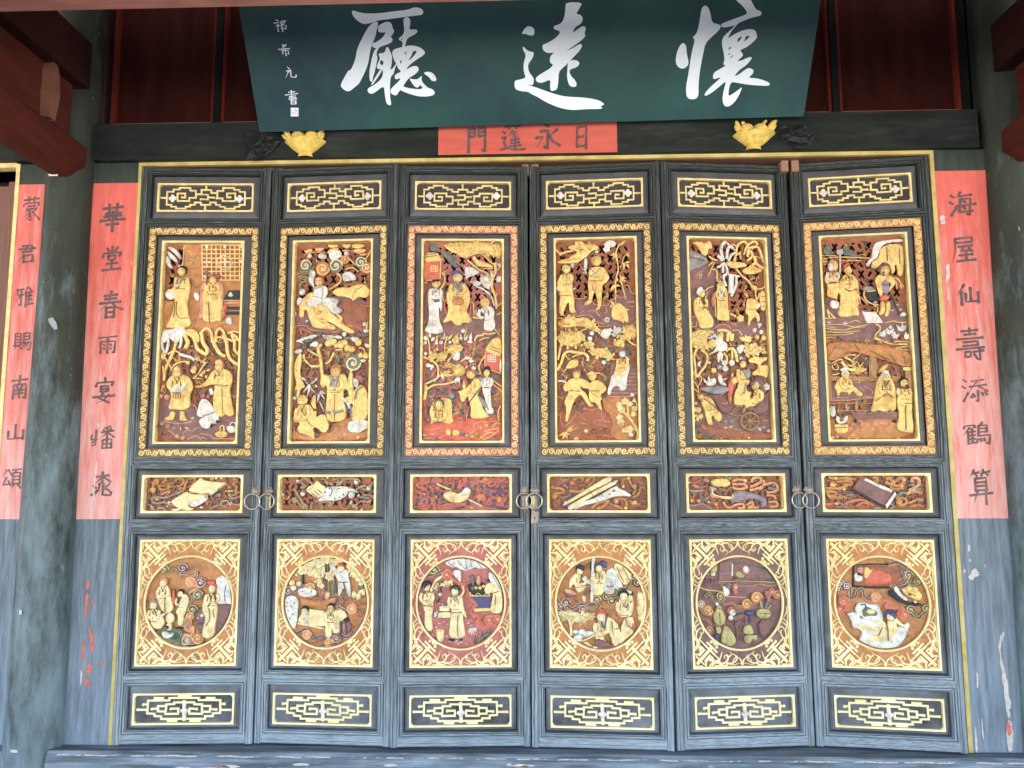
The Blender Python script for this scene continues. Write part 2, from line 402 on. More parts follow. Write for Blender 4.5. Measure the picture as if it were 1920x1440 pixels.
                mb.dome(q[0], q[1] - r * .5, r * .30, yy - r * .86, r * .09, CM['P'], rz=r * .07, n=6, k=1)
        elif t == 'F':
            for p, q in zip(P, Q):
                r = p[2] * S; n_ = 5; yy = y0 - k * .0005 - lift(q[0], q[1]) * .9
                for i in range(n_):
                    a = i * 2 * math.pi / n_ + p[0]; mb.dome(q[0] + math.cos(a) * r * .55, q[1] + math.sin(a) * r * .55, r * .48, yy, r * .4, m, n=7, k=2)
                mb.dome(q[0], q[1], r * .28, yy - r * .2, r * .35, CM[code[2]] if len(code) > 2 else m, n=6, k=2)
        elif t == 'T':   # cloud curl: spiral line round a ball
            for p, q in zip(P, Q):
                r = p[2] * S; sg = p[3] if len(p) > 3 else 1; e = CM[code[2]] if len(code) > 2 else CM['T']
                mb.dome(q[0], q[1], r * 1.05, yy, .003, m, n=12, k=2)
                sp_ = [(q[0] + math.cos(sg * a) * r * (1 - a / 11), q[1] + math.sin(sg * a) * r * (1 - a / 11)) for a in np.linspace(0, 9, 22)]
                mb.stroke(sp_, r * .20, yy - .003, .003, e, smooth=False); mb.dome(q[0], q[1], r * .22, yy - .003, r * .2, CM['y'], n=7, k=2)
        elif t == 'L':   # leaves: pairs base,tip ; par width
            for a, b in zip(Q[::2], Q[1::2]):
                yy = y0 - k * .0005 - lift(a[0], a[1]) * .8
                dx, dz = b[0] - a[0], b[1] - a[1]; L_ = math.hypot(dx, dz) or 1e-6; wq = (par[0] * S if par else L_ * .28) * .5; nx_, nz_ = -dz / L_ * wq, dx / L_ * wq
                vs = [(a[0], yy, a[1]), (a[0] + dx * .35 + nx_, yy - .001, a[1] + dz * .35 + nz_), (a[0] + dx * .45, yy - .006, a[1] + dz * .45), (a[0] + dx * .35 - nx_, yy - .001, a[1] + dz * .35 - nz_), (b[0], yy - .002, b[1])]
                mb.add(vs, [(0, 2, 1), (0, 3, 2), (1, 2, 4), (2, 3, 4)], m)
        elif t == 'G':   # grass tuft at points, size par
            for q in Q:
                r = (par[0] if par else 30) * S
                for a in (-60, -30, 0, 30, 60):
                    aa = math.radians(90 + a); e = (q[0] + math.cos(aa) * r, q[1] + math.sin(aa) * r * .9)
                    mb.stroke([q, e], r * .22, yy, .0025, m, w1=r * .05, smooth=False)
        elif t == 'C':   # foliage/petal mass in an outline: par n,size
            n_, sz = int(par[0]), par[1] * S; xs = [q[0] for q in Q]; zs = [q[1] for q in Q]; c_ = 0; tr_ = 0
            mb.puff(chaikin(Q), yy, .004, m)
            while c_ < n_ and tr_ < n_ * 20:
                tr_ += 1; x = random.uniform(min(xs), max(xs)); z = random.uniform(min(zs), max(zs))
                if inside(x, z, Q):
                    c_ += 1; a = random.uniform(0, 6.28); d = random.uniform(.7, 1.2) * sz; h_ = yy - random.uniform(.004, .011)
                    mm = m if len(code) < 3 or random.random() < .75 else CM[code[2]]
                    x2, z2 = x + math.cos(a) * d, z + math.sin(a) * d; nx_, nz_ = -math.sin(a) * d * .35, math.cos(a) * d * .35
                    mb.add([(x, h_ + .002, z), ((x + x2) / 2 + nx_, h_ + .001, (z + z2) / 2 + nz_), ((x + x2) / 2, h_ - .004, (z + z2) / 2), ((x + x2) / 2 - nx_, h_ + .001, (z + z2) / 2 - nz_), (x2, h_, z2)],
                           [(0, 2, 1), (0, 3, 2), (1, 2, 4), (2, 3, 4)], mm)
        elif t == 'W':   # window grid: corners TL, BR ; par nx ny width
            (xa, ya), (xb, yb) = P[0][:2], P[1][:2]; nx, nz, wd = int(par[0]), int(par[1]), par[2] * S
            for i in range(nx + 1):
                x = xa + (xb - xa) * i / nx; mb.stroke([F(x, ya), F(x, yb)], wd, yy, .0035, m, smooth=False, flat=True)
            for i in range(nz + 1):
                y = ya + (yb - ya) * i / nz; mb.stroke([F(xa, y), F(xb, y)], wd, yy - .0004, .0035, m, smooth=False, flat=True)
def area(p): return sum(p[i][0] * p[(i + 1) % len(p)][1] - p[(i + 1) % len(p)][0] * p[i][1] for i in range(len(p))) / 2
SKY_BLOCK_Z = 2.6  # underside of the added light-blocking beam at the porch front
# ================================================================== carved scenes, traced crop by crop
# shape letters: P puffed, X robe with folds, Q flat, S/s line, D edged ribbon, O ball, H head, F flower, T cloud curl, L leaves, G grass, C foliage, W window grid
UPPER = [None] * 6; MID = [None] * 6; LOW = [None] * 6
UPPER[0] = """
@A
carved_wall 0: QO 440,110 1260,110 1240,1300 130,1300 150,880 330,870 440,430; SY 14 435,110 415,400; QB 670,110 1250,110 1240,600 660,600
window_lattice 0.6: WY 9 8 15 672,125 1215,595; SY 16 960,260 880,300 870,350 900,430 965,455 1040,430 1065,350 1030,290 960,260; LW 30 965,350 965,265; LW 30 965,350 965,440; LW 30 965,350 885,352; LW 30 965,350 1050,352; LW 22 735,350 680,350; LW 22 735,350 790,350; LW 22 735,350 735,300; LW 22 735,350 735,400; OW 735,150,22 970,150,22 1190,150,20 1180,345,26 715,555,26 1190,560,22
banana_leaf 1: PW 215,160 260,145 330,180 380,240 410,330 330,260 270,200; PW 215,200 280,240 330,290 370,375 300,340 240,290; PW 205,260 250,300 260,380 305,450 240,430 205,370
carved_table 1: QK 1010,735 1200,735 1195,860 945,862; SY 9 940,868 1195,868; PP 960,885 1190,885 1190,925 960,925; QK 985,955 1190,955 1190,995 985,995; QK 980,1020 1185,1020 1180,1065 975,1065; OW 1040,800,36,24; OW 1040,775,18,18; OR 970,970,22,60 960,1060,20,50
carved_figure 2: XY 370,575 400,560 460,565 510,610 525,700 505,820 480,900 480,960 500,1090 535,1180 480,1255 330,1240 200,1245 205,1215 270,1090 300,1000 320,880 300,800 210,730 300,715 335,630; SN 28 440,580 400,640 365,720; SN 22 360,590 350,660 352,730; PW 190,780 240,730 330,720 375,760 340,820 300,860 250,870 210,840; HYK 420,487,60; OW 385,420,18 420,410,16; SD 7 320,880 325,1000 305,1110; SD 7 350,900 350,1060 400,1120 500,1110
carved_figure 2: PP 680,640 760,620 870,620 940,640 955,740 940,900 960,1050 940,1140 900,1120 880,800 700,760 690,1100 640,1130 625,1060 650,900 650,720; XY 700,660 760,640 870,640 920,680 935,800 930,1000 925,1160 850,1155 790,1180 720,1160 680,1150 690,900 690,760; PY 690,780 760,760 830,790 900,840 860,870 760,850 690,840; HYr 828,600,52; Pr 770,545 840,515 900,530 940,560 900,575 800,555; SD 11 745,480 740,640 765,790; SD 9 765,900 775,1180; Or 735,460,28 730,490,24; PW 570,780 610,765 645,800 635,880 600,880 575,830
white_vase 2: PW 985,1105 1055,1100 1055,1150 1060,1195 985,1195 975,1150
weeping_leaf 2: PW 140,1300 200,1265 290,1270 340,1215 420,1225 460,1270 460,1330 380,1380 360,1440 300,1440 230,1360 200,1440 140,1440; SK 8 215,1440 240,1370 290,1350 310,1400; PY 430,1280 520,1250 600,1280 640,1360 630,1440 560,1440 530,1370 450,1330; SY 40 640,1330 700,1260 760,1260 790,1330 800,1440; SY 40 850,1440 850,1310 900,1255 950,1300 990,1440; SY 30 1000,1320 1080,1290 1160,1310; SY 34 830,1370 960,1380 1080,1430; SY 34 1030,1300 1120,1370 1160,1440
@B
weeping_leaf 2: SW 30 205,-30 190,60 200,140 230,180 260,60 250,-20; SW 34 410,-20 400,80 380,130; SW 34 390,200 450,220 520,240 560,280; SY 50 440,-30 480,60 450,130; SY 46 540,-40 570,60 590,140 700,210; SY 46 640,-40 650,60 700,140 690,200; SY 44 750,-30 780,80 840,190 910,225; SY 42 880,-30 920,80 930,190 970,270 1060,330; SY 40 980,-30 1010,60 1010,150 1060,200; SY 30 1000,20 1060,40
carved_tree 1.5: SY 34 205,510 215,420 240,330 320,150 350,30; SY 22 300,380 270,330 230,260 185,210; SY 22 280,400 320,330 400,290 500,290; SY 18 215,510 200,420 195,340; SY 20 420,210 330,160 250,200; CY 14 26 170,170 230,190 220,260 175,270; PY 520,360 570,330 580,380 560,430 510,420; SY 16 540,490 600,420 650,340 700,290; LY 30 640,300 600,240 640,300 690,240 640,300 720,300 560,260 580,200; LY 34 640,440 680,380 690,400 740,370 680,440 690,490; OY 630,440,26 545,400,30 480,300,22; SY 14 535,480 640,490; CY 10 22 560,220 620,220 610,290 570,280
carved_figure 2.5: XY 320,440 380,430 460,440 520,500 545,600 500,680 505,820 470,840 440,860 330,850 250,850 285,740 290,640 230,580 245,500; PY 280,870 340,870 320,950 300,985 215,975 220,945 270,930; PY 390,870 440,870 440,930 470,970 460,985 380,985 385,930; HYr 370,425,56; PY 330,400 360,350 400,350 420,400; Or 380,345,30; PW 300,620 320,580 380,570 420,580 470,535 480,550 440,620 430,650 310,650; MM
wicker_basket 3: PQ 290,655 435,655 425,730 360,745 300,725; SD 8 290,665 435,660; SD 6 320,660 325,735; SD 6 350,660 352,740; SD 6 380,660 380,740; SD 6 408,660 404,735
carved_figure 2.5: XY 780,380 840,370 920,375 980,420 990,520 950,620 975,760 1005,870 1000,920 940,935 900,905 870,940 800,935 770,860 760,740 775,640 790,560 740,560 640,600 560,595 560,570 640,560 700,500 740,420; HYr 845,345,52; PY 805,330 815,275 880,270 890,330; SD 9 790,570 880,580 960,565; SD 6 870,600 880,900
white_child 3: PW 625,730 690,725 740,780 790,870 830,950 825,1010 780,1020 740,1010 720,1080 640,1070 605,1010 610,970 680,930 620,945 575,920 590,850; Or 650,690,30 710,700,26; SN 14 650,930 720,910 790,880; OK 815,995,18 740,1045,16; PW 720,600 770,610 775,680 740,690
ground 0: PU 120,700 280,680 520,760 620,900 1060,760 1050,1235 120,1235
carved_rock 1: SP 14 195,985 300,1010 400,1015 520,990; SP 12 410,1140 440,1100 510,1100; SP 12 520,1110 560,1070 610,1060; SP 12 610,1130 730,1160 760,1190 1010,1195; SP 14 460,1200 530,1170 580,1160 590,1190; SP 14 600,1200 640,1180 680,1200; SB 22 120,1040 170,1080 240,1110 320,1180 340,1230; SP 14 200,1130 250,1100 320,1150 370,1200; OP 240,1040,34 350,1165,30 410,1180,30 240,700,36 170,690,28 200,580,26 180,620,24; SP 14 500,790 550,800 580,860; GW 40 520,960 460,1080; GW 34 175,1030 310,1080; GP 36 1010,800; SR 10 880,970 960,985; LY 20 390,1100 390,1040; GP 26 1000,540
fruit_basket 2: PY 775,1120 850,1100 930,1120 910,1170 850,1188 790,1170; SY 16 840,1110 840,1050 875,1045 880,1110; PW 905,1050 960,1040 1030,1060 1030,1120 950,1130 920,1100; SW 14 950,1050 960,1005 1010,1010 1015,1060
"""
UPPER[1] = """
@A
willow_leaf 1: PY 260,215 330,180 380,185 370,220 290,240; PY 405,170 480,165 545,172 500,215 430,215; PY 585,120 640,130 720,120 700,170 600,170; PY 560,240 620,180 740,165 700,210 600,250; PY 780,115 840,125 900,115 870,180 800,170; PY 890,150 940,115 1070,115 1080,160 960,180; PY 910,220 960,180 1080,180 1110,215 1040,245; SP 18 260,260 400,225 560,235; SP 18 780,200 900,210 1000,245 1120,250; SY 24 1190,180 1120,280 1060,360 1030,480; PY 1000,250 1100,250 1090,280 1020,275
white_blossom 2: PW 605,240 660,200 740,200 775,240 770,290 720,320 680,345 630,330 605,290; SN 6 650,240 660,270; SN 6 715,220 725,250; PW 780,560 800,510 880,490 930,520 975,560 970,610 910,615 860,625 800,625; OW 345,280,34 505,280,44 540,290,36 840,245,36; SN 6 850,560 880,570; SY 20 830,460 930,440 1000,500; SY 18 770,290 860,310 960,400
cloud_curl 2: TGy 290,410,80; TOY 520,455,95,-1; TGy 695,415,95; TGy 1030,370,80; TOy 1110,440,75,-1; TOP 820,330,60
cloud_ribbon 1: DGY 26 400,420 330,500 200,500 180,540 300,570 320,610 230,640 215,690 230,740; SY 26 710,510 760,560 750,630 690,680 600,730; DPT 26 780,370 860,330 880,300; SP 16 1160,600 1165,520 1060,490
golden_horse 2: PY 200,930 240,900 320,790 400,760 440,780 400,900 470,920 560,940 620,1000 640,1050 740,1120 830,1220 960,1290 940,1335 860,1320 740,1250 640,1180 560,1160 700,1230 690,1280 560,1270 400,1250 370,1200 330,1090 310,1010 270,1010 275,1110 205,1115 215,1000; SD 7 400,940 450,1110 540,1140; OP 480,1050,34 640,1215,26,16; SD 6 430,1130 560,1200; PY 640,1040 760,1080 790,1110 780,1180 740,1100
carved_figure 3: PW 350,520 370,470 425,490 420,560 410,620 415,730 380,680 335,620; PW 420,700 520,680 590,700 600,800 560,850 680,850 755,880 700,960 790,1000 790,1040 700,1080 640,1040 590,960 500,940 420,960 340,985 300,970 320,900 420,830 410,770; HYr 485,640,56; PY 430,610 480,585 545,610 500,625; SN 12 430,740 520,700; SN 10 400,830 480,850 560,870 650,820; SN 8 540,700 520,940; SD 20 600,830 660,800
golden_ox 2: PY 645,770 700,720 800,705 880,710 960,660 1050,660 1140,700 1165,770 1140,830 1080,850 1020,830 980,850 930,890 900,850 800,830 700,820; SD 8 930,860 960,760 1060,700; SW 14 1175,700 1185,640
ground 0: PU 150,1010 320,1040 420,860 700,800 1200,880 1200,1340 150,1300; PB 760,860 1000,920 1180,960 1180,1300 880,1260 760,1100
carved_rock 1: SP 14 870,945 930,915 1020,930; SP 18 735,970 770,940 820,980 830,1060 860,1130; SP 14 920,1030 1000,1080 1030,1110; SP 13 950,1040 1060,1010 1080,1080 1140,1120; SP 14 1170,930 1140,960 1100,950 1110,1050 1160,1090; SP 14 1060,1060 1090,1110 1150,1140; SW 11 860,1060 890,990 860,1000 930,1000; SW 11 1010,1010 1040,940 1050,1000 990,980; SP 13 150,1330 160,1230 290,1220 350,1270 460,1290; SP 12 230,1250 280,1280 340,1300 360,1350; SP 12 210,1270 240,1340; SP 12 640,1310 740,1300 740,1260; SP 15 850,1225 990,1230 1050,1310; GW 30 890,1140; SW 12 165,1090 160,1040; LW 30 290,1170 340,1150; SY 16 1110,1270 1130,1170; OW 1085,1200,28 1110,1290,46,26 815,1340,30; LW 30 180,960 220,850 180,960 280,840; PW 170,900 210,840 270,870 200,960; PW 205,760 250,720 290,730 285,800 230,820
canopy_leaf 2: PW 200,1410 280,1380 400,1340 480,1350 380,1400 240,1440; PG 420,1340 500,1310 520,1350 460,1380; PW 500,1340 640,1350 720,1370 640,1420 560,1410; PG 580,1380 690,1360 690,1410 600,1410; PW 700,1350 780,1360 780,1400 700,1400; PG 780,1380 900,1370 880,1420; PW 900,1370 1020,1380 1010,1440 920,1440; PG 1010,1330 1180,1340 1100,1390 1010,1360
@B
canopy_leaf 2: PW 165,60 220,30 280,90 210,70; PG 250,40 340,20 400,40 300,85; PW 330,110 380,60 440,60 430,130 370,120; PG 440,80 500,40 520,80 470,100; PG 540,0 620,0 600,30; PW 155,190 190,150 250,150 240,200 180,205; PG 250,150 260,100 320,110 290,150; PW 970,80 1050,90 1040,130 990,130; PW 840,20 920,10 900,50; PG 740,0 830,0 820,40 760,30
golden_peach 2.5: OY 560,80,48 615,65,46 700,95,50 745,75,40 780,135,42 830,150,40 905,70,44 935,220,36 990,225,42 650,110,30; PW 925,270 1000,270 980,310 940,300; SD 5 565,65 575,85; SD 5 935,210 945,230
carved_tree 1.5: SY 40 480,580 480,440 460,260 430,140 480,90; SY 36 470,340 420,350 350,350; SY 24 440,230 370,190 310,150; SY 26 520,320 570,290 620,190; SY 18 640,160 720,150; SY 14 910,130 960,140 980,190; SY 14 1020,280 1060,310; SY 24 270,210 270,260 320,320 360,350
carved_figure 2: PY 215,190 250,210 240,330 220,420 270,560 290,600 230,620 215,740 180,720 160,620 190,560 150,420 155,330; SD 9 145,375 200,410; SG 16 185,630 180,720; OW 165,730,24
bamboo_leaf 3: LW 26 350,560 310,740 350,560 260,670 350,560 420,520 400,530 440,480 400,570 440,600 460,660 540,670 460,660 530,750 460,660 430,790 460,660 500,640; PW 240,470 300,500 310,520 260,520; SW 10 250,480 400,660; SW 10 460,770 510,880 
carved_figure 2.5: XY 550,460 600,450 700,440 760,440 790,540 850,640 830,680 740,600 740,740 770,860 780,930 740,990 640,1005 560,1000 525,900 540,760 550,560 520,600 480,610 460,540 500,430; PY 790,420 850,420 840,560 880,700 830,740 790,680; SN 46 590,470 625,560 630,640; SN 36 680,460 660,520 640,600; SN 34 530,890 600,900 ; SN 34 630,895 740,875; HYO 648,420,58; PO 600,350 640,325 700,335 705,375 610,380; PG 620,340 680,220 700,270 680,330; SD 6 640,680 640,990
cloud_curl 2: TGy 840,310,95,-1; SY 30 810,430 830,380
carved_figure 3: XY 880,610 930,560 990,590 1030,700 1035,960 920,990 820,975 820,860 860,800 770,760 740,730 840,680; XW 810,980 1035,965 1040,1080 980,1095 920,1135 830,1130 780,1085; PW 850,500 880,480 920,520 900,600 870,600 850,560; Pr 860,470 920,445 980,480 975,540 930,545 900,490; SN 22 880,740 900,640 960,590; PW 690,720 750,710 780,760 830,780 820,850 800,850 780,790; SN 12 740,760 800,890; SN 24 820,800 840,950; SG 10 990,480 1000,550
carved_figure 3: XY 200,830 240,800 330,790 380,850 400,880 430,870 420,960 480,910 540,930 580,1080 510,1150 430,1070 380,1080 410,1150 400,1220 370,1190 300,1160 210,1130 200,1080 240,1020 160,1010 150,960 190,900; PY 370,740 400,680 425,720 410,780 430,860 390,850 360,800; HYY 265,765,56; SG 10 240,810 330,800; SD 8 250,850 330,1000 380,1060
carved_gourd 3: OU 425,1160,32 400,1120,16; Ou 560,1110,24
ground 0: PO 110,1080 240,1140 500,1150 640,1000 800,940 1050,1050 1050,1235 110,1235
carved_rock 1: SP 12 150,1060 160,1230; SP 12 200,1190 290,1190 380,1225; SP 12 180,1080 190,1150 270,1200; SP 13 520,1215 600,1130 680,1080 790,1080; SP 12 640,1190 700,1160 760,1220; SP 12 690,1150 720,1200; GW 26 640,1080 700,1160 745,1160; GP 34 1000,1200; SW 14 895,1200 915,1170; SP 14 130,1020 230,1010
"""
UPPER[1] = UPPER[1].replace('Ou 560,1110,24', 'OU 560,1110,24')
UPPER[0] = UPPER[0].replace('; MM', '')
UPPER[2] = """
@A
ground 0: PU 150,640 400,560 470,820 440,1000 830,960 1060,980 1210,900 1210,1440 150,1440
carved_house 1: QR 170,360 390,350 385,590 170,600; PY 165,240 350,225 380,300 430,330 400,350 300,350 165,370; SY 8 190,350 400,340; SY 16 395,350 385,590; WY 3 3 9 265,415 350,490; SY 14 165,640 210,640 210,610 290,605; SD 7 170,270 330,250; SD 7 170,300 350,280; QO 170,410 205,415 200,590 170,600
palm_frond 1: PG 240,180 260,110 310,105 350,160 400,200 380,240 330,215 250,215; PG 400,260 450,210 520,250 600,330 680,410 640,430 590,360 640,450 570,410 620,450 560,430 500,340; LG 40 480,290 540,420 520,300 600,450
tree_canopy 2: CY 150 42 410,110 1200,105 1205,330 1100,290 1000,260 900,250 800,280 720,330 600,250 500,210
carved_tree 1.5: SY 40 1130,1000 1120,850 1070,700 1080,600 1120,500 1110,380; SY 24 1100,410 1020,330 960,270 880,240; SY 22 1070,620 1010,520 920,480 820,400 750,340; SY 18 1120,500 1200,420; SY 20 1000,300 1040,240; SY 22 1100,860 1150,790; CW 26 30 710,430 800,440 900,480 900,520 800,560 720,590; CW 22 30 920,560 1040,570 1060,700 1000,740 920,640; CW 14 28 810,640 900,620 930,680 840,700; CW 10 26 1040,510 1090,510 1080,600; CW 10 26 1130,400 1200,390 1180,460; CW 12 26 1130,560 1200,560 1200,640 1130,640; SW 24 860,700 960,740 1060,830 1100,960
golden_bird 2.5: PY 810,320 850,310 880,340 960,370 1080,420 1090,450 960,440 890,430 850,390; SY 14 960,460 1090,460; OY 840,325,26
carved_figure 2.5: XW 230,740 280,720 370,730 400,800 420,900 400,1060 370,940 370,1150 430,1290 420,1320 330,1340 180,1310 180,1270 230,1200 240,1000 220,880; PW 230,900 300,920 290,1030 250,1110 235,1000; HYY 335,670,52; PK 270,650 290,615 380,610 385,640 300,650; PG 290,890 370,870 390,905 320,925; SN 8 290,760 300,860
carved_figure 2.5: XY 540,660 580,650 700,650 760,720 790,850 770,940 730,1040 800,1150 780,1200 690,1180 660,1230 580,1225 540,1150 440,1195 420,1160 480,1080 500,980 460,850 480,760; PY 470,860 540,840 570,950 560,1080 500,1000; PY 780,850 700,860 650,1000 680,1080 740,1000; SN 42 690,650 640,760 600,820; SN 28 550,660 620,740; SO 24 560,850 690,850; PO 540,870 700,860 720,960 540,960; HYN 620,590,64; PV 535,560 550,500 610,485 660,505 690,560 640,535; PN 580,640 610,620 650,640 640,680 600,690; PY 560,1140 690,1140 660,1220 600,1230
carved_chair 1: SY 34 430,1180 500,1060; SY 34 800,1170 740,1060; SR 30 470,860 440,960 470,1060; SR 26 780,880 790,980 770,1080
carved_figure 2.5: XW 930,990 1000,960 1080,980 1110,1050 1090,1130 1120,1200 1100,1300 970,1300 960,1200 990,1080 920,1040; HYY 980,935,56; SN 8 1010,1020 1060,1080; SR 16 950,1310 1080,1310
carved_rock 1: SY 22 410,500 450,560 440,640 380,740; SY 22 410,800 430,880 460,890; SY 18 770,900 820,920 830,1000 840,1080; SY 16 860,1010 870,1080 930,1085; SY 22 820,1110 900,1125 960,1120; SY 18 1130,1080 1200,1050; SY 20 1150,960 1200,920; SY 20 950,1330 1040,1340 1120,1320; OG 870,1210,24 900,1270,20; GP 36 190,980 185,1180 1180,1250; SY 12 1100,1260 1180,1370
flower_bed 2: OW 690,1295,30 185,1390,30; LW 40 670,1430 650,1330 700,1430 760,1350 780,1440 800,1310 250,1390 240,1300 440,1420 440,1310; LY 34 480,1420 560,1330 560,1400 640,1330 200,1440 210,1330 380,1400 500,1370; SY 24 840,1440 870,1370 960,1355; SY 16 900,1440 950,1400 1040,1390; PY 1080,1400 1160,1380 1210,1440 1060,1440; SY 14 740,1260 700,1400; SY 18 345,1360 340,1440
@B
ground 0: PR 160,1000 500,920 700,980 1060,930 1080,1235 150,1235; PU 880,380 1080,440 1080,560 900,480
flower_bed 2: LW 50 210,60 170,100 200,180 190,230 300,10 260,60 310,60 340,100 190,340 280,340 280,330 250,400 380,430 400,510 560,470 590,550 570,480 530,560 540,290 510,190 550,290 590,190 690,290 760,290 650,230 690,280; PW 510,220 570,180 600,210 570,290 530,270; OW 375,70,24 200,30,22 480,70,20 710,65,32,24; SY 16 215,0 240,100 240,200; SY 16 450,0 420,100 420,180; SY 20 330,0 320,80
golden_bloom 2: CY 26 34 450,110 540,100 620,110 630,160 540,200 450,180; CY 24 34 230,200 320,180 320,260 250,280; CY 30 34 330,200 460,180 440,260 380,300 320,270; CY 20 30 430,310 510,310 500,370 440,370; CY 34 34 500,350 600,320 660,400 640,460 570,470 510,410; CY 14 30 370,420 480,400 470,460 390,480; CY 16 34 500,20 580,20 580,90 510,90; LY 30 330,180 330,110 660,270 720,210
carved_tree 1.5: SY 40 180,740 200,620 190,580; SY 26 210,620 300,570 430,560 550,520; SY 24 190,560 320,500 360,460 480,460 540,420; SY 26 340,480 340,360 280,290 170,240; SY 20 440,310 500,230 530,190; SY 18 600,300 660,260 740,260; SY 16 300,540 310,490; SY 18 600,440 680,350; SY 18 820,420 810,360 840,290 880,230; SY 16 770,430 830,440 820,400
palm_frond 2: LG 20 250,520 180,560 250,520 200,480 250,520 300,460 250,520 320,560 350,660 500,590 350,660 430,620 350,660 300,720 350,660 430,690; LP 22 250,480 310,410 230,730 310,690 160,620 210,520; PN 440,680 500,650 540,700 500,750
carved_house 2: QR 885,180 1070,240 1060,440 950,400 885,350; PY 870,175 930,80 990,10 1050,30 1085,60 1085,250 1000,220; WW 3 3 9 915,225 1005,300; SY 12 885,180 880,350; SY 12 950,400 1060,440; PW 1050,270 1080,280 1075,430 1050,420; SD 6 950,130 1060,160; SD 6 920,150 1050,200
carved_figure 2.5: XY 770,480 830,520 840,620 790,680 830,740 860,860 940,940 880,970 780,975 710,960 720,840 700,780 680,700 640,780 600,770 580,650 540,640 480,630 600,640 680,590 720,540; HYr 720,450,54; Pr 690,410 740,390 790,420 760,450; OW 750,380,28; PR 640,490 670,510 690,580 650,590; SK 14 600,640 540,635 490,628; PN 790,690 870,750 990,900 960,935 870,840 780,720; SK 10 840,600 700,780 680,830
carved_figure 2.5: XW 860,500 900,470 950,490 970,560 940,640 950,700 950,800 990,900 930,920 880,880 890,760 850,650 840,560; HYK 900,430,44; PK 870,370 920,345 950,380 930,420; SK 8 870,600 930,610; PN 800,490 840,480 850,530 820,540
kneeling_figure 2.5: XY 290,760 330,740 420,720 490,740 505,820 500,950 520,1000 480,1030 430,1030 380,1000 300,1010 250,1050 260,980 240,900 250,830; HYU 350,800,50; SG 12 270,790 310,860 310,930 350,1020; SG 10 400,740 410,800 400,850; PU 190,970 230,940 270,970 260,1010 210,1020; SR 20 280,870 400,880
fallen_bundle 2: PY 420,1100 460,1085 490,1120 480,1170 430,1160; PY 500,1110 550,1095 590,1120 580,1170 510,1175; PG 590,1130 650,1145 680,1160 650,1178 590,1170; SP 12 365,1105 420,1120; OW 665,1165,12
carved_rock 1: SP 14 160,1080 230,1100 330,1080 370,1055; SP 16 680,1150 750,1120 750,1050 800,1010 900,1010 950,1000; SP 14 940,990 1040,1000 1050,900; SY 18 1060,820 1030,900 1040,1000; SY 14 960,1070 1010,1020 1060,1030; SY 12 870,1120 940,1100 1050,1080; SY 12 800,1220 900,1140 980,1130; SY 12 860,1220 960,1170 1040,1100; SY 12 820,1160 870,1220; SY 16 980,520 1040,570 1080,590; SY 14 970,560 1040,620 1080,650; GY 50 830,1090 900,1060 730,1190 790,1160; GW 36 270,1160 360,1200 180,1170; SR 20 170,780 200,840 190,920; GP 40 580,1010; SP 8 690,850 665,1000; SP 14 160,1200 240,1195 300,1210
"""
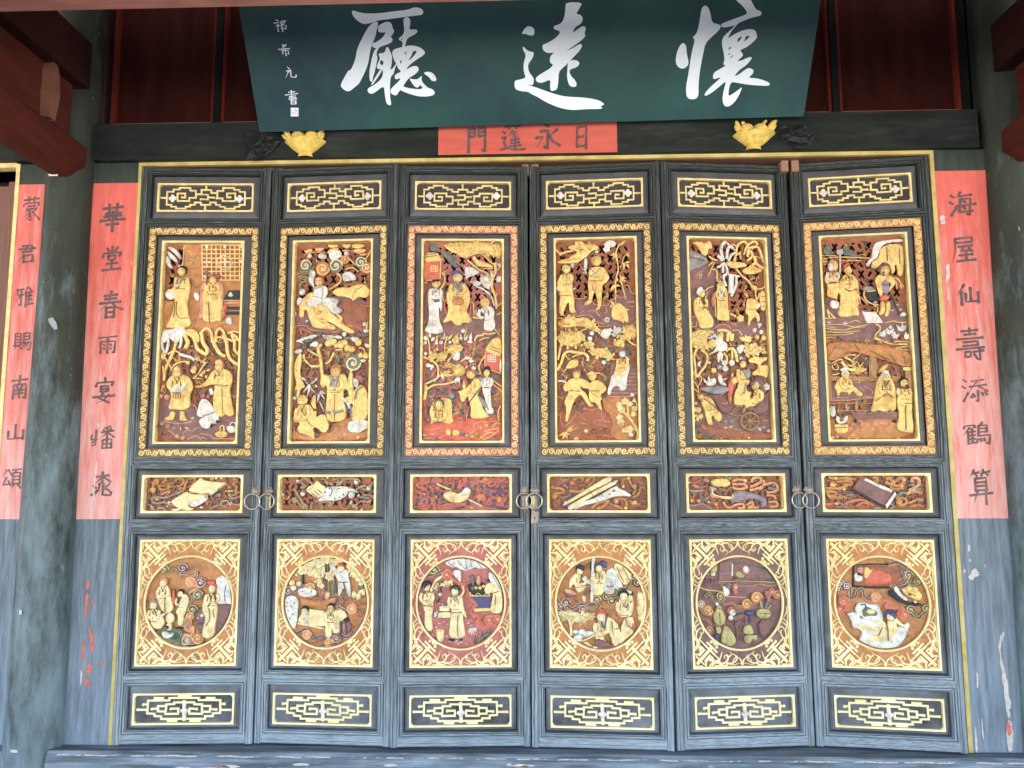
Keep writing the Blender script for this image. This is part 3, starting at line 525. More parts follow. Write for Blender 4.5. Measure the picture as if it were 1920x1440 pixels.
UPPER[3] = """
@A
ground 0: PU 150,1100 390,1090 410,880 540,860 650,940 850,930 1100,700 1210,800 1215,1300 760,1260 560,1120
pine_bough 1.5: PY 400,110 440,95 500,110 540,160 600,140 700,160 725,210 690,220 640,230 600,260 560,320 500,360 430,410 250,415 155,410 200,370 330,350 340,310 430,280 420,240 300,210 340,170 410,165; SD 6 460,130 480,280; SD 6 340,200 520,230; SD 6 250,390 480,350; SY 26 150,230 200,280 260,270; SY 30 200,300 290,260 380,240; CY 14 36 540,150 640,150 640,250 560,260
white_blossom 2: FWY 825,210,50; PW 780,150 840,90 900,90 950,130 940,170 880,190 800,180; OW 690,250,26 370,445,30; PW 530,340 570,340 570,480 540,510 520,450; LW 20 560,510 490,480 560,515 495,545 560,520 540,570
bamboo_stalk 1: SY 20 950,870 945,640 980,480 960,330 950,240 1000,130; SY 16 950,960 940,860; SY 16 1000,560 1030,680 1080,880; SY 12 1000,450 1040,400 1140,370; SY 10 1030,400 1070,280 1130,260; LY 40 1000,160 1080,80 950,260 870,300 960,270 900,340 960,270 950,360 1060,390 1050,490 1090,400 1130,470 1080,390 1140,370 1080,270 1140,310 980,600 920,660 1000,590 1100,600 1010,600 1090,650 1010,610 1020,690 940,690 880,740 950,690 1010,710 940,690 870,780
carved_figure 2.5: XY 240,560 300,540 360,560 380,640 370,780 400,900 400,1040 440,1080 330,1085 330,930 290,980 250,1100 285,1130 200,1110 200,960 215,840 160,700 190,620; HYY 292,505,52; SD 8 220,850 380,860; SW 26 165,740 190,790; SG 14 190,790 200,850; SW 18 380,770 415,745; PK 200,530 230,500 240,540 210,560
carved_figure 2.5: PY 590,490 640,460 730,450 790,470 830,530 865,590 840,650 770,700 770,760 760,860 760,960 720,1050 675,1040 710,980 690,860 670,780 640,860 630,950 530,980 530,940 590,900 590,800 570,700 590,600; HYY 686,390,62; SG 12 600,590 690,540 740,460; SG 12 610,490 660,540; SO 12 590,650 770,650; SO 12 650,640 640,760 680,780; SO 10 680,650 690,760; QK 770,580 790,560 770,660 755,640; SD 6 620,600 720,600
golden_boulder 2: PY 900,990 960,940 1020,950 1090,1020 1110,1100 1120,1190 1090,1210 1060,1170 1060,1220 1020,1190 960,1170 920,1175 885,1100; CY 20 40 900,1000 1000,960 1100,1040 1100,1130 920,1140; LY 36 900,960 870,1010 930,980 870,900
carved_rock 1: SP 13 390,880 530,880 530,850 590,870; SP 13 640,930 680,960 830,970 870,920; SP 13 170,1100 170,1150 300,1130 330,1100 430,1095; SP 16 560,1065 620,1040 680,1050 720,1100 740,1110; SP 13 430,1130 540,1100 640,1130 700,1190 790,1220; SP 13 770,1150 800,1220; SP 13 700,1180 740,1260 860,1240; SP 13 850,920 930,880 950,930; SP 13 960,820 1000,870 1060,850 1080,900; SP 13 1060,700 1110,700 1160,800 1200,800; SP 13 1090,930 1150,920 1200,920; SP 10 780,1080 830,1060 820,1000; SP 10 1120,980 1200,985; FWN 830,1168,40; SP 10 480,1080 510,1050 530,1080
golden_leafmass 2: CY 50 50 165,1200 260,1170 300,1120 380,1120 430,1160 540,1130 640,1190 700,1270 790,1330 700,1340 600,1290 480,1250 400,1270 200,1270; CY 40 50 160,1390 250,1340 400,1310 520,1370 560,1400 500,1440 170,1440; SY 20 290,1280 290,1330; SY 20 410,1260 410,1310; SY 18 480,1320 560,1290; CY 26 40 1040,1280 1120,1240 1220,1250 1220,1440 1040,1360
white_leaf 2.5: CW 18 44 770,1310 860,1280 890,1340 860,1400 760,1380; CW 16 44 910,1280 1020,1260 1020,1330 920,1380; OW 630,1350,32 600,1420,28
@B
golden_leafmass 2: CY 60 50 110,20 200,0 400,0 430,60 380,90 300,140 200,130 130,70; CY 20 44 760,100 820,70 900,70 880,130 790,140; CY 16 44 400,110 480,100 540,130 480,160; CY 44 50 490,170 570,160 650,160 740,220 770,290 700,280 600,260 500,230; PY 220,380 270,300 350,290 370,330 350,380 280,400 220,400; SY 34 120,420 170,330 200,230 260,200 330,210 420,220 470,260 470,310; SY 26 130,300 150,200 170,80; SY 18 290,270 350,240 420,225; SY 14 200,230 260,300; SY 16 190,440 230,400; SY 16 740,290 800,290; SY 22 910,30 960,90 1030,130; CY 20 40 800,20 900,0 1000,-10 900,60
white_leaf 2.5: CW 12 40 600,0 700,0 720,40 640,40; OW 495,50,28 655,325,28
stone_steps 1: QU 740,330 1050,330 1045,720 690,720; SP 8 960,358 1050,356; SP 8 950,400 1050,400; SP 8 940,450 1045,450; SP 8 930,495 1045,495; SP 8 900,540 1045,540; SP 8 880,585 1045,585; SP 8 770,635 1045,635; SP 8 740,680 1045,682; SP 9 680,722 980,722
carved_figure 2.5: PW 740,470 800,480 900,450 950,350 960,330 950,420 920,520 920,600 905,650 840,665 840,610 780,600 740,660 735,705 700,710 700,640 730,560; XY 800,290 850,270 930,290 950,350 920,430 900,500 800,500 755,490 790,400; PW 770,460 850,470 920,400 950,360 940,440 860,485; HWN 868,230,40; SW 26 905,255 945,300
carved_figure 2.5: PY 270,520 340,500 430,520 500,570 500,620 420,620 380,600 400,650 450,680 500,800 550,830 490,855 430,760 390,700 320,760 290,850 260,950 240,1025 210,1010 230,860 200,800 230,720 260,660 200,670 185,610 220,560; HYr 345,475,46; SK 8 260,660 380,665; SW 24 130,550 180,545 220,560; PP 340,440 390,430 380,480
carved_figure 2.5: PY 500,560 560,530 620,540 690,620 680,660 610,710 640,750 610,780 640,880 620,895 560,790 500,800 480,720 490,640 430,630 380,620 480,600; HYY 522,495,46; PY 440,480 500,430 560,450 640,450 570,470 500,480; SK 8 490,662 610,662; SD 6 510,680 600,740
ground 0: PO 640,700 1050,740 1055,1235 740,1235 760,950 650,880; PB 130,900 280,840 650,850 760,960 740,1235 120,1235
carved_rock 1: SP 11 440,850 400,920 350,950; SP 11 420,860 520,880 600,860 560,960 440,1010; SP 11 630,900 640,1000 740,1020; SP 11 540,1040 560,990 620,1010 680,940; OB 620,1100,40 540,1130,36 690,1120,36 480,1150,34 600,1170,36; SP 11 440,1140 510,1110 560,1160; SP 11 600,1060 680,1070 700,1120; SP 11 660,1180 760,1190; SP 11 380,1030 480,1050; SP 13 200,1080 280,1010 340,930; SP 11 160,920 170,1020 200,1080; LY 30 220,1140 130,1190 220,1140 180,1230 220,1140 240,1230 220,1140 290,1180 220,1140 300,1060 220,1140 340,1040 220,1140 380,1080; PY 300,1230 350,1180 380,1240; SP 11 440,1000 410,950; SG 30 350,860 420,900; OY 455,1125,24
blossom_branch 2: SY 26 1040,1240 1050,1130 1000,1040 940,960 880,900; SY 18 940,950 930,850 920,800; SY 16 960,960 1020,880 1040,830 1000,730; SY 16 900,1130 850,1060 830,960; SY 16 1040,1130 1000,1090; FyY 830,820,40 900,780,42 860,880,44 960,810,30 1010,870,34 840,970,40 850,1030,44 1000,930,34 950,1110,50 890,1120,28; OW 985,705,22 1005,775,20 970,1170,26 820,840,16
"""
UPPER[4] = """
@A
ground 0: PU 170,560 420,400 560,420 640,620 560,1200 700,1170 950,1180 1060,1100 1200,1000 1210,1440 200,1440
carved_house 1: PN 180,240 250,210 430,320 440,370 380,410 220,470 180,480; QU 190,490 415,400 420,660 195,780; SG 14 180,490 400,410; QR 190,600 205,590 200,780 190,780; SY 8 300,590 310,510 375,490; SY 8 300,545 375,530; SY 8 335,500 335,600; SY 8 360,500 355,590; SW 9 260,290 330,310; SW 9 200,340 190,400; SD 6 200,300 400,360
banana_leaf 2: PY 220,110 290,85 340,110 355,70 375,130 440,80 480,110 490,200 440,180 430,280 370,280 330,200 270,140; SD 6 360,150 370,260; SY 20 450,290 490,330 560,350; SY 14 500,370 440,420; SY 14 520,380 480,460 430,570; SY 16 480,470 550,490 545,640
white_frond 2: SW 44 640,350 610,240 620,140 670,100; SW 40 680,330 690,220 720,160 760,190; SW 34 700,360 740,280 790,250; SW 40 620,360 590,310 560,290; SW 32 640,380 590,430 550,440; SW 30 650,390 630,450 630,520; SW 30 660,390 680,470 690,530; SW 12 640,80 720,150 790,220; SW 36 680,540 640,560 650,640 670,700; SW 70 740,560 740,680 730,800; SW 36 800,570 800,680 740,840; SW 22 700,540 850,570
golden_frond 2: SY 34 800,260 820,150 900,100 950,160 960,280; SY 30 900,280 940,160 1030,100 1080,150; SY 30 950,310 950,210 1020,170; SY 34 1000,200 1060,170 1110,230 1150,390; SY 36 940,360 1010,300 980,220; SY 40 1040,300 1060,400 1160,470; SY 26 780,370 790,290 840,260; SY 20 740,130 800,160 810,220; SY 22 850,240 860,340
golden_bird 2.5: PY 660,370 720,370 840,380 920,400 940,440 860,450 790,465 710,450; PY 880,480 960,440 1020,380 1060,400 1020,440 1150,490 1060,540 940,550 880,520; SY 22 800,470 870,560 950,630 1020,730; PY 980,690 1070,700 1050,760 1010,760
carved_figure 2.5: XY 560,700 600,690 660,710 690,800 690,1000 720,1170 640,1170 530,1150 520,960 500,900 520,790; PW 555,660 620,650 650,700 640,780 600,880 560,820; HYY 590,715,46; PO 490,780 540,770 530,960 510,1010 470,930; SK 9 540,600 535,900 545,1210; SY 22 560,640 620,650
carved_figure 2.5: XY 250,880 300,840 350,850 360,960 430,1020 480,1100 510,1180 490,1260 380,1270 320,1260 310,1150 260,1080 240,980; HYW 350,800,48; PW 275,780 300,720 350,710 360,760 310,780 320,830 290,820; SY 16 400,760 440,720 500,700; SY 14 430,780 400,870 430,950 410,1010; SD 7 330,880 380,950 360,1030
carved_child 2.5: PY 940,870 1010,870 1080,900 1100,1000 1040,1030 1090,1080 1110,1160 1070,1200 1060,1120 1000,1140 960,1250 950,1200 960,1090 920,1080 930,960; PW 1040,940 1080,930 1105,960 1090,1000 1050,1000; SD 7 950,1020 1080,1020; PY 900,790 940,800 960,860 920,840; SU 8 1140,1060 1150,1130 1130,1200
golden_vase 2: PY 1110,780 1150,760 1190,800 1190,1010 1160,1045 1120,1020 1100,900; SD 8 1115,850 1190,850; SD 8 1110,920 1190,920; SD 8 1115,985 1190,985; SY 22 1100,800 1080,870 1060,870 1050,790 1060,740 1130,740 1170,710
carved_rock 1: SP 14 520,1270 590,1220 690,1220 740,1280; SP 13 740,1190 830,1240; SP 13 210,1110 290,1110 290,1230 220,1230 250,1170; SY 13 660,820 690,980 720,1050; SY 30 720,1080 760,1080 800,1110; FYy 860,1130,54; SY 14 750,1300 830,1290 880,1360; OW 1110,1220,26 1130,1320,30; LW 24 1100,1270 1110,1210; GP 36 740,1100; PW 1010,1290 1060,1250 1070,1300 1040,1340; OY 1070,1390,34 1160,1400,38
tree_canopy 2: CYy 60 40 230,1320 300,1290 500,1290 510,1330 420,1380 400,1440 200,1440; SY 40 560,1300 640,1290 720,1330 740,1440; SY 30 610,1320 610,1440; SW 34 450,1400 530,1370 580,1440; LW 40 540,1370 600,1440 540,1370 500,1340; LY 50 930,1440 920,1350 930,1430 1020,1390 920,1430 840,1410 600,1330 570,1440
@B
tree_canopy 2: CYy 80 42 120,0 300,0 310,80 260,150 160,150 130,60; CY 26 36 310,70 400,60 400,140 330,150; SY 30 190,160 160,230 170,340 180,480; SY 30 240,160 310,230 290,340 230,430 190,480; SY 16 170,170 240,140 290,170; SY 22 300,150 340,100; SY 18 330,220 380,190 440,170; SY 10 165,500 230,470 240,530 200,600; SY 10 140,520 190,580 210,660 150,610; SY 10 180,490 220,450
white_frond 2.5: PW 400,40 440,0 480,60 530,90 540,150 480,190 430,180 400,120; LW 50 450,110 340,30 450,130 360,210 450,180 430,320 460,180 470,310 460,70 420,-20; PW 640,120 720,100 710,180 680,220 640,190; FWy 500,320,34 585,320,38 510,385,34; FNW 445,370,36; LW 34 200,330 240,300 200,330 230,370 350,320 300,310 140,400 130,480
golden_frond 2: SY 34 480,-20 470,60; SY 34 540,-30 540,70; SY 34 600,-20 590,60; SY 36 520,180 570,150 620,180 650,310; SY 24 590,170 590,280; SY 20 490,200 530,250 530,330; LY 44 740,40 660,20 740,50 800,0 740,60 820,60 740,60 740,0; SY 10 740,60 735,140
carved_tree 2: CYy 46 50 720,150 820,110 920,140 930,190 850,230 740,220; PY 770,280 840,240 900,260 990,250 980,290 920,320 900,360 1000,340 1000,440 970,510 930,470 810,470 820,420 880,400 880,330 780,320; CY 8 30 860,380 980,370 980,450 880,450; GG 40 900,110 950,250
carved_bird 2.5: PW 300,540 330,510 400,490 410,560 360,590 300,580; LW 30 300,560 260,490 330,530 320,470; PW 420,470 470,460 480,530 540,590 450,580; LW 24 480,520 540,500 470,490 430,440; OY 380,405,34; PN 240,590 540,590 560,650 440,700 250,650; SR 24 250,630 330,640 430,630
carved_figure 2.5: PR 560,500 600,470 620,560 590,680 560,820 540,740 540,580; HYr 605,530,42; PY 580,450 600,420 600,500 570,500; PO 540,700 580,700 570,820 545,790; SU 20 620,560 610,640
carved_figure 2.5: XY 640,430 680,400 720,440 740,520 790,520 780,560 740,600 790,740 760,800 680,820 600,820 610,680 660,580 630,500; HYU 705,335,44; PN 680,400 790,400 800,480 740,520 720,460; SN 22 740,560 710,690; FW 690,270,24; QU 680,260 740,240 730,290 690,290
carved_figure 2.5: XY 830,640 880,620 960,680 920,760 860,810 800,850 770,890 720,810 760,760 830,720; HYU 840,585,52; PU 830,490 900,480 980,560 980,660 940,690 880,600; FWy 968,605,42; SU 16 820,500 800,600; SU 24 900,480 960,560
wheeled_cart 3: SU 20 680,905 820,810 980,690 1010,660; PU 830,830 980,700 1000,820 960,920 830,920; SM 14 530,900 620,940 700,940; SM 14 570,930 630,840 700,830; SU 18 390,750 480,810 560,900; PU 390,760 440,760 560,900 520,930 430,850; SM 20 885,1007 855,1075 785,1107 715,1075 685,1007 715,935 785,905 855,935 885,1007; SM 12 785,910 785,1100; SM 12 690,1007 880,1007; SM 12 715,940 855,1075; SM 12 855,940 715,1075; OM 785,1007,26; PM 700,860 740,830 730,900 690,920; SU 14 900,930 990,930; OU 800,860,50,30
carved_figure 2.5: PY 250,740 280,700 340,720 400,800 400,860 480,930 450,1020 400,990 370,930 350,960 380,1050 320,1050 290,940 280,880 240,800; HYO 235,715,42; PU 200,690 240,660 310,680 280,710; SG 10 270,740 370,820 430,860; SD 8 300,880 390,860
ground 0: PU 130,680 1040,700 1050,1225 140,1235; PB 220,1010 600,1100 1040,1150 1040,1225 500,1220 240,1080
carved_rock 1: PR 230,1020 340,1080 500,1100 590,1120 560,1165 400,1130 270,1090; SP 12 230,1040 320,1110 460,1140 540,1170; SP 11 420,1180 560,1190 700,1190; SP 10 560,1190 600,1220; SP 10 700,1180 800,1210 900,1200; GW 50 640,1130; GW 34 520,1090 580,1080 770,1190 900,1100 950,1090 1010,1130 520,1010 600,1010 690,1140; OW 780,1190,18 700,1140,14 910,1105,14; OY 160,860,34 210,865,36 240,940,30; SY 16 160,960 190,930 210,1000; SY 12 170,1000 220,960 250,980; SP 12 470,790 540,795 520,760; SP 8 930,990 1000,1000; OB 470,860,26; SG 26 160,1180 200,1080; SG 22 270,1200 330,1190; SG 20 370,1200 430,1170; OU 470,1000,26; OW 180,790,14; SB 30 240,610 230,650
"""
UPPER[5] = """
@A
ground 0: PU 180,870 370,960 640,1040 900,1100 1000,900 1200,1000 1230,1440 200,1440; PB 830,600 1160,640 1170,860
distant_peak 1: PG 170,370 200,300 235,230 270,290 300,340 330,380; PG 410,370 430,290 455,250 500,300 560,350 640,400 700,400 600,410; SY 9 180,360 210,300 235,240 260,300 310,350; SY 8 220,360 235,290 250,350; SY 8 270,370 280,320 300,360; SY 9 410,340 440,280 460,250 490,310; SY 8 440,330 465,290 480,340; SY 8 500,320 520,360 570,370 640,400; SY 8 420,300 450,380; SY 10 160,385 330,385 350,410; SY 14 260,410 400,405 560,410 770,420; SY 10 170,420 240,420 170,450; SY 10 180,460 240,450 180,480; SY 8 400,440 500,450 650,450; SY 8 170,500 230,490; SY 8 620,380 680,370 700,400
golden_elephant 2: PY 760,540 770,460 830,440 860,380 850,320 920,270 1010,245 1140,260 1150,400 1150,640 1080,650 1070,520 1040,500 1050,600 1000,620 990,520 940,480 880,480 850,540 800,550; PW 790,250 860,215 960,205 1080,190 1140,200 1130,230 980,230 890,270 850,330 830,430 770,450 720,540 690,500 760,430 770,340; SW 22 760,440 720,480 730,530; SY 16 780,520 840,520 900,460; SD 8 940,290 950,460; SD 7 1090,300 1100,500
carved_figure 2.5: XY 250,600 330,580 380,640 370,720 360,940 300,930 230,900 240,760 200,700 210,630; XW 265,945 380,950 375,1060 280,1040; HWW 290,540,46; PW 240,540 270,510 300,560 280,600 250,590; PP 250,470 290,440 350,470 355,540 320,560; PY 290,470 350,480 350,590 300,590; SR 14 230,900 350,940; SR 12 230,600 330,600; SD 8 240,740 360,735; SW 20 385,380 385,620; OW 382,350,42
carved_figure 2.5: XY 430,640 480,600 560,640 610,720 610,820 630,920 640,1010 600,1000 630,1145 560,1130 500,1155 350,1145 380,1020 400,880 350,850 370,720; HYY 480,590,40; PY 450,560 480,530 510,560 510,620 460,620; PR 415,540 440,490 490,480 500,510 440,550; SR 12 600,930 630,1010; SD 8 440,800 500,840 590,810; SD 6 500,660 500,800
carved_figure 2.5: PY 830,640 880,620 980,630 1040,680 1050,740 1010,800 970,840 960,810 1000,760 980,720 900,720 900,860 890,900 860,890 830,780 805,700; PL 880,680 970,680 980,860 920,870 880,820; PR 870,890 970,880 980,950 860,960; PY 870,960 925,960 930,1090 880,1140 850,1110 875,1050; PY 935,960 990,960 990,1090 960,1150 920,1140 940,1080; HYU 915,585,62; PU 870,520 930,475 990,520 980,560 940,540; SV 10 880,760 970,760; SK 10 1000,880 1040,980 1100,1130; PW 1090,1140 1140,1090 1195,1120 1150,1155; SU 30 880,610 900,650; SU 26 960,610 980,630
carved_rock 1: PN 660,790 720,760 800,780 800,820 680,830; SY 18 690,830 680,870 720,950 800,990 860,1000; QK 710,840 830,840 860,960 740,950; SY 16 820,820 720,835; QW 660,1080 830,1100 915,1220 720,1225; SY 14 800,1010 850,1030 840,1090 790,1085; SY 12 1050,660 1110,700 1130,800; SY 10 1060,700 1080,810; SY 10 1080,680 1160,780; SY 18 240,1060 330,1160; SY 18 240,1060 270,1160; SY 12 200,1165 350,1160; SY 10 480,1230 580,1190 640,1220; SY 12 940,1220 1030,1200 1100,1215 1190,1215; GW 50 260,1230 460,1240; GW 30 820,980 1020,1080 1120,1070 1080,1010; SY 11 200,1250 400,1240 560,1270 720,1245; SY 10 220,1290 420,1310 560,1280 700,1270; SY 10 210,1330 400,1340 640,1320; SY 9 210,1370 420,1370 560,1350; SY 8 230,1270 340,1280; SY 18 820,1240 870,1270 870,1310 820,1370 820,1420 900,1440; SP 16 600,880 680,950 720,1000
white_lotus 2: LW 50 900,1390 870,1330 900,1390 940,1300 900,1390 950,1350 990,1370 950,1280 990,1360 1040,1290 1000,1300 1000,1250 1040,1410 1050,1320 1040,1410 1110,1360 1140,1330 1060,1240 1140,1330 1140,1220 1140,1320 1190,1250 1190,1430 1180,1330 1190,1430 1220,1350; PW 880,1350 940,1350 910,1390; PW 1010,1370 1080,1360 1050,1420; PW 1110,1280 1180,1280 1150,1340
@B
carved_rock 1: SY 14 720,20 780,50 900,100 1100,110; SY 12 700,40 760,60 800,90; SY 12 940,80 1000,70 1110,80; SY 12 930,170 1000,140 1110,130; SY 10 960,160 1110,175; SY 10 990,100 1090,100; SY 9 160,30 230,20; SY 9 160,60 220,60; LW 50 960,30 900,-10 1060,40 1100,0
cloth_awning 3: PO 140,110 300,80 460,90 640,110 820,120 940,170 1120,200 1135,370 1040,370 1000,350 900,320 800,290 680,250 560,220 480,190 420,220 340,260 260,300 180,300 150,270; SD 8 260,130 220,200 180,260; SD 8 480,110 530,190; SD 8 640,180 760,240 870,290; SD 8 760,240 880,330; SD 7 880,230 950,330; SD 7 1040,250 1060,350; SD 6 440,200 360,220 280,280
timber_post 2: QM 670,250 730,260 725,500 665,500; SP 9 660,250 660,490; SP 9 735,270 730,500; QM 160,330 215,330 230,760 185,760; QM 1060,400 1130,390 1140,640 1070,560; QY 1040,380 1130,378 1130,415 1045,415
shop_counter 1: QM 220,490 1020,490 1020,540 220,540; SP 9 230,490 1020,490; SP 9 440,550 1000,550; QY 530,545 555,545 555,580 530,580; QU 230,560 1040,560 1040,760 230,760; SP 12 190,765 400,765 460,760 700,730; SP 9 190,800 690,800; SP 10 220,890 660,885; QM 500,770 530,770 530,890 500,890; SP 12 540,735 620,720 700,735; SP 9 600,600 680,640 700,690; SP 9 540,610 600,650
carved_scroll 2: SY 16 160,290 220,330 300,290 350,290; SY 34 340,310 420,400 540,420 620,400; SY 22 370,260 450,300 470,360 400,350; SY 14 540,380 580,330 620,270; SY 14 500,350 470,290 530,240 560,200; SY 12 230,350 240,400 300,400 290,350; SY 18 370,260 430,230 500,240; CY 16 34 440,370 600,380 600,440 470,440; SY 12 480,320 520,320 540,370; CG 10 30 590,290 650,290 640,340 600,350; SY 10 430,450 540,450; SY 12 250,350 280,330
carved_figure 2.5: XY 330,490 400,480 440,560 500,620 600,700 530,730 460,650 440,690 420,710 410,670 320,670 310,720 290,720 280,660 250,610 280,550; PY 340,430 390,430 410,480 350,500; HYW 378,470,40; PW 320,395 370,375 410,410 400,450 330,430; SK 8 330,430 400,420; SY 14 230,470 310,450; SP 10 280,735 420,740
carved_figure 2.5: XY 770,480 820,470 900,500 950,600 960,750 960,910 800,905 780,890 740,910 660,900 700,800 720,640 740,540; HYW 835,505,50; PW 790,440 830,405 880,430 870,470 800,470; PY 750,440 800,350 880,335 850,390 790,440; SD 9 720,780 790,730 840,690; SD 9 860,690 920,740; PU 740,885 780,885 780,910 740,910; PU 860,885 900,885 900,910 860,910; SD 8 780,640 890,640; SG 12 810,540 830,600 860,540
carved_figure 2.5: XY 1000,640 1060,620 1130,660 1150,740 1140,900 1170,1140 1100,1155 980,1120 970,1050 1000,930 960,800 980,710; PY 1000,570 1040,500 1080,540 1070,590 1040,600; HYK 1045,560,46; PW 960,650 995,640 990,690 960,690; SD 9 1050,805 1140,805; SD 7 1060,830 1070,1120; SK 16 1050,600 1080,590
wooden_bench 2.5: QU 450,915 980,910 975,980 500,990; SP 8 450,915 980,910; OK 500,1010,20 950,1010,20; QM 450,915 500,985 480,960
water_bucket 2.5: PY 255,1040 330,1050 425,1040 410,1140 330,1160 260,1130; PW 275,945 320,960 320,1010 350,1020 370,960 415,940 405,1020 340,1045 280,1030; SK 10 270,1000 290,1045 410,1040; SD 8 255,1085 420,1085
white_jar 2.5: PW 205,835 270,835 265,870 275,930 250,965 215,950 205,900
ground 0: PO 190,930 1180,960 1190,1215 210,1225; OP 480,1050,26 560,1045,26 640,1045,26 720,1045,26 840,1040,28 800,1030,26 440,1100,26 520,1110,26 600,1105,26 700,1105,26 920,1050,26 250,1195,26 300,1190,26 480,1170,24
"""
MID[0] = """
@A
cloud_ribbon 1: DOT 26 440,250 390,250 380,330 320,380 320,400; DOT 24 550,180 570,230 520,260 600,290 700,260 740,210 820,220 820,280 760,320 600,320 470,310 480,350 540,370 640,330; DOT 24 840,340 880,240 940,210 1000,220 960,300 900,330; DOT 24 640,380 560,420 500,430; DOT 24 760,350 860,360; DNT 24 840,390 700,440 560,490 430,480 370,490 380,560 500,570 560,530; DNT 22 640,400 600,440; DNT 24 300,600 350,600 360,650 420,680; DNT 24 550,560 620,590 700,610; DNT 22 440,660 480,640 540,650 560,690; DOT 22 1340,380 1400,330 1480,300; DOT 22 1540,220 1600,250 1540,300 1600,350 1570,400 1650,430; DNT 24 1400,560 1300,620 1200,660; DNT 24 1650,480 1560,510 1480,490 1600,440; DNT 24 1360,560 1440,540 1470,580 1420,620 1360,600; DNT 24 1500,560 1560,600 1660,600; DNT 22 1290,480 1350,440 1340,490; DOT 22 1180,600 1160,560 1200,540
cloud_curl 1.6: TOT 430,255,40; TOT 385,380,40; TNT 440,500,34; TNT 375,645,30; TOT 1240,215,34; OW 1300,210,18 1375,210,16; OY 1490,400,20 1490,340,20,16 1490,455,20,16 1450,400,20,14 1530,400,20,14; OY 1500,595,20 590,620,16
unrolled_scroll 2.5: Py .014 1090,190 1150,240 1300,260 1480,270 1400,330 1330,380 1200,440 1000,430 900,390 960,320 1040,240; Py .014 900,390 1000,440 1190,450 1190,470 1050,540 900,600 940,640 1000,650 960,690 860,690 760,650 640,550 760,470; PW 910,600 980,560 1120,480 1190,470 1195,520 1080,600 990,640; PW 1200,430 1310,370 1345,385 1250,455 1220,455; SM 13 890,370 910,410 1000,440 1150,440 1220,460 1260,520 1270,570; SM 9 1150,450 1190,520 1240,560; LW 40 600,560 670,560; QW 660,655 720,660 780,650 800,665 740,690 700,685; PW 1060,630 1130,620 1110,660
"""
MID[1] = """
@A
cloud_ribbon 1: DNT 26 500,260 570,250 620,220 700,270 760,330; DNT 26 560,270 640,340 560,360; DNT 24 460,370 500,430 560,540 600,600 650,640 650,700; DGT 24 440,520 500,540 540,600 600,650; DGT 26 730,570 720,690; DGT 24 780,590 830,560 880,640 860,700 760,690; DGy 24 860,220 930,240 960,290 1050,300; DGy 26 1040,230 1110,230 1110,310 1060,420 1030,500 1040,600 970,640; DNT 28 1130,310 1200,240 1290,220 1380,220; DNT 26 1380,390 1480,330 1560,340; DGy 26 1440,360 1540,380 1640,290; DNT 26 1480,470 1600,470 1660,520; DNT 26 1280,600 1380,620 1460,560 1560,570 1620,540; DBT 26 1150,560 1160,640 1220,680 1300,640; DNT 24 1330,640 1400,660 1380,700; DNT 24 1440,500 1580,510; DNT 22 880,590 960,560 1020,610
cloud_curl 1.6: TGy 1400,270,46; TGy 1580,370,40; TGy 600,450,44; TGy 610,655,30; TNT 480,550,40; OW 525,262,24 600,455,30 1390,275,26 1575,370,24 1430,475,20 1320,580,20 1475,690,20 300,465,20; SY 12 310,490 330,530 380,530 395,490; OY 965,205,22 960,290,14
conch_shell 2.5: Py .014 820,230 870,300 960,350 940,430 900,500 820,520 740,470 700,440 650,410 700,340 780,300; SD 10 740,430 820,500; SD 10 780,400 860,470; SD 10 830,380 900,440; SY 16 830,240 780,320 700,360; Py 700,340 750,320 800,300 740,380 660,410; PW .016 960,350 1040,340 1150,330 1280,340 1400,390 1430,430 1380,440 1300,440 1260,470 1230,500 1120,560 1020,555 900,560 810,545 900,500 930,440; OW 1330,460,54; SK 10 1270,470 1320,410 1400,430 1380,470 1340,490; OK 1160,370,14,8 1220,460,16,10 1165,500,14,9 1095,520,14,8 950,430,8,22 1015,370,10,14; SG 10 1030,350 1060,400 1020,480; LW 50 950,520 860,560
"""
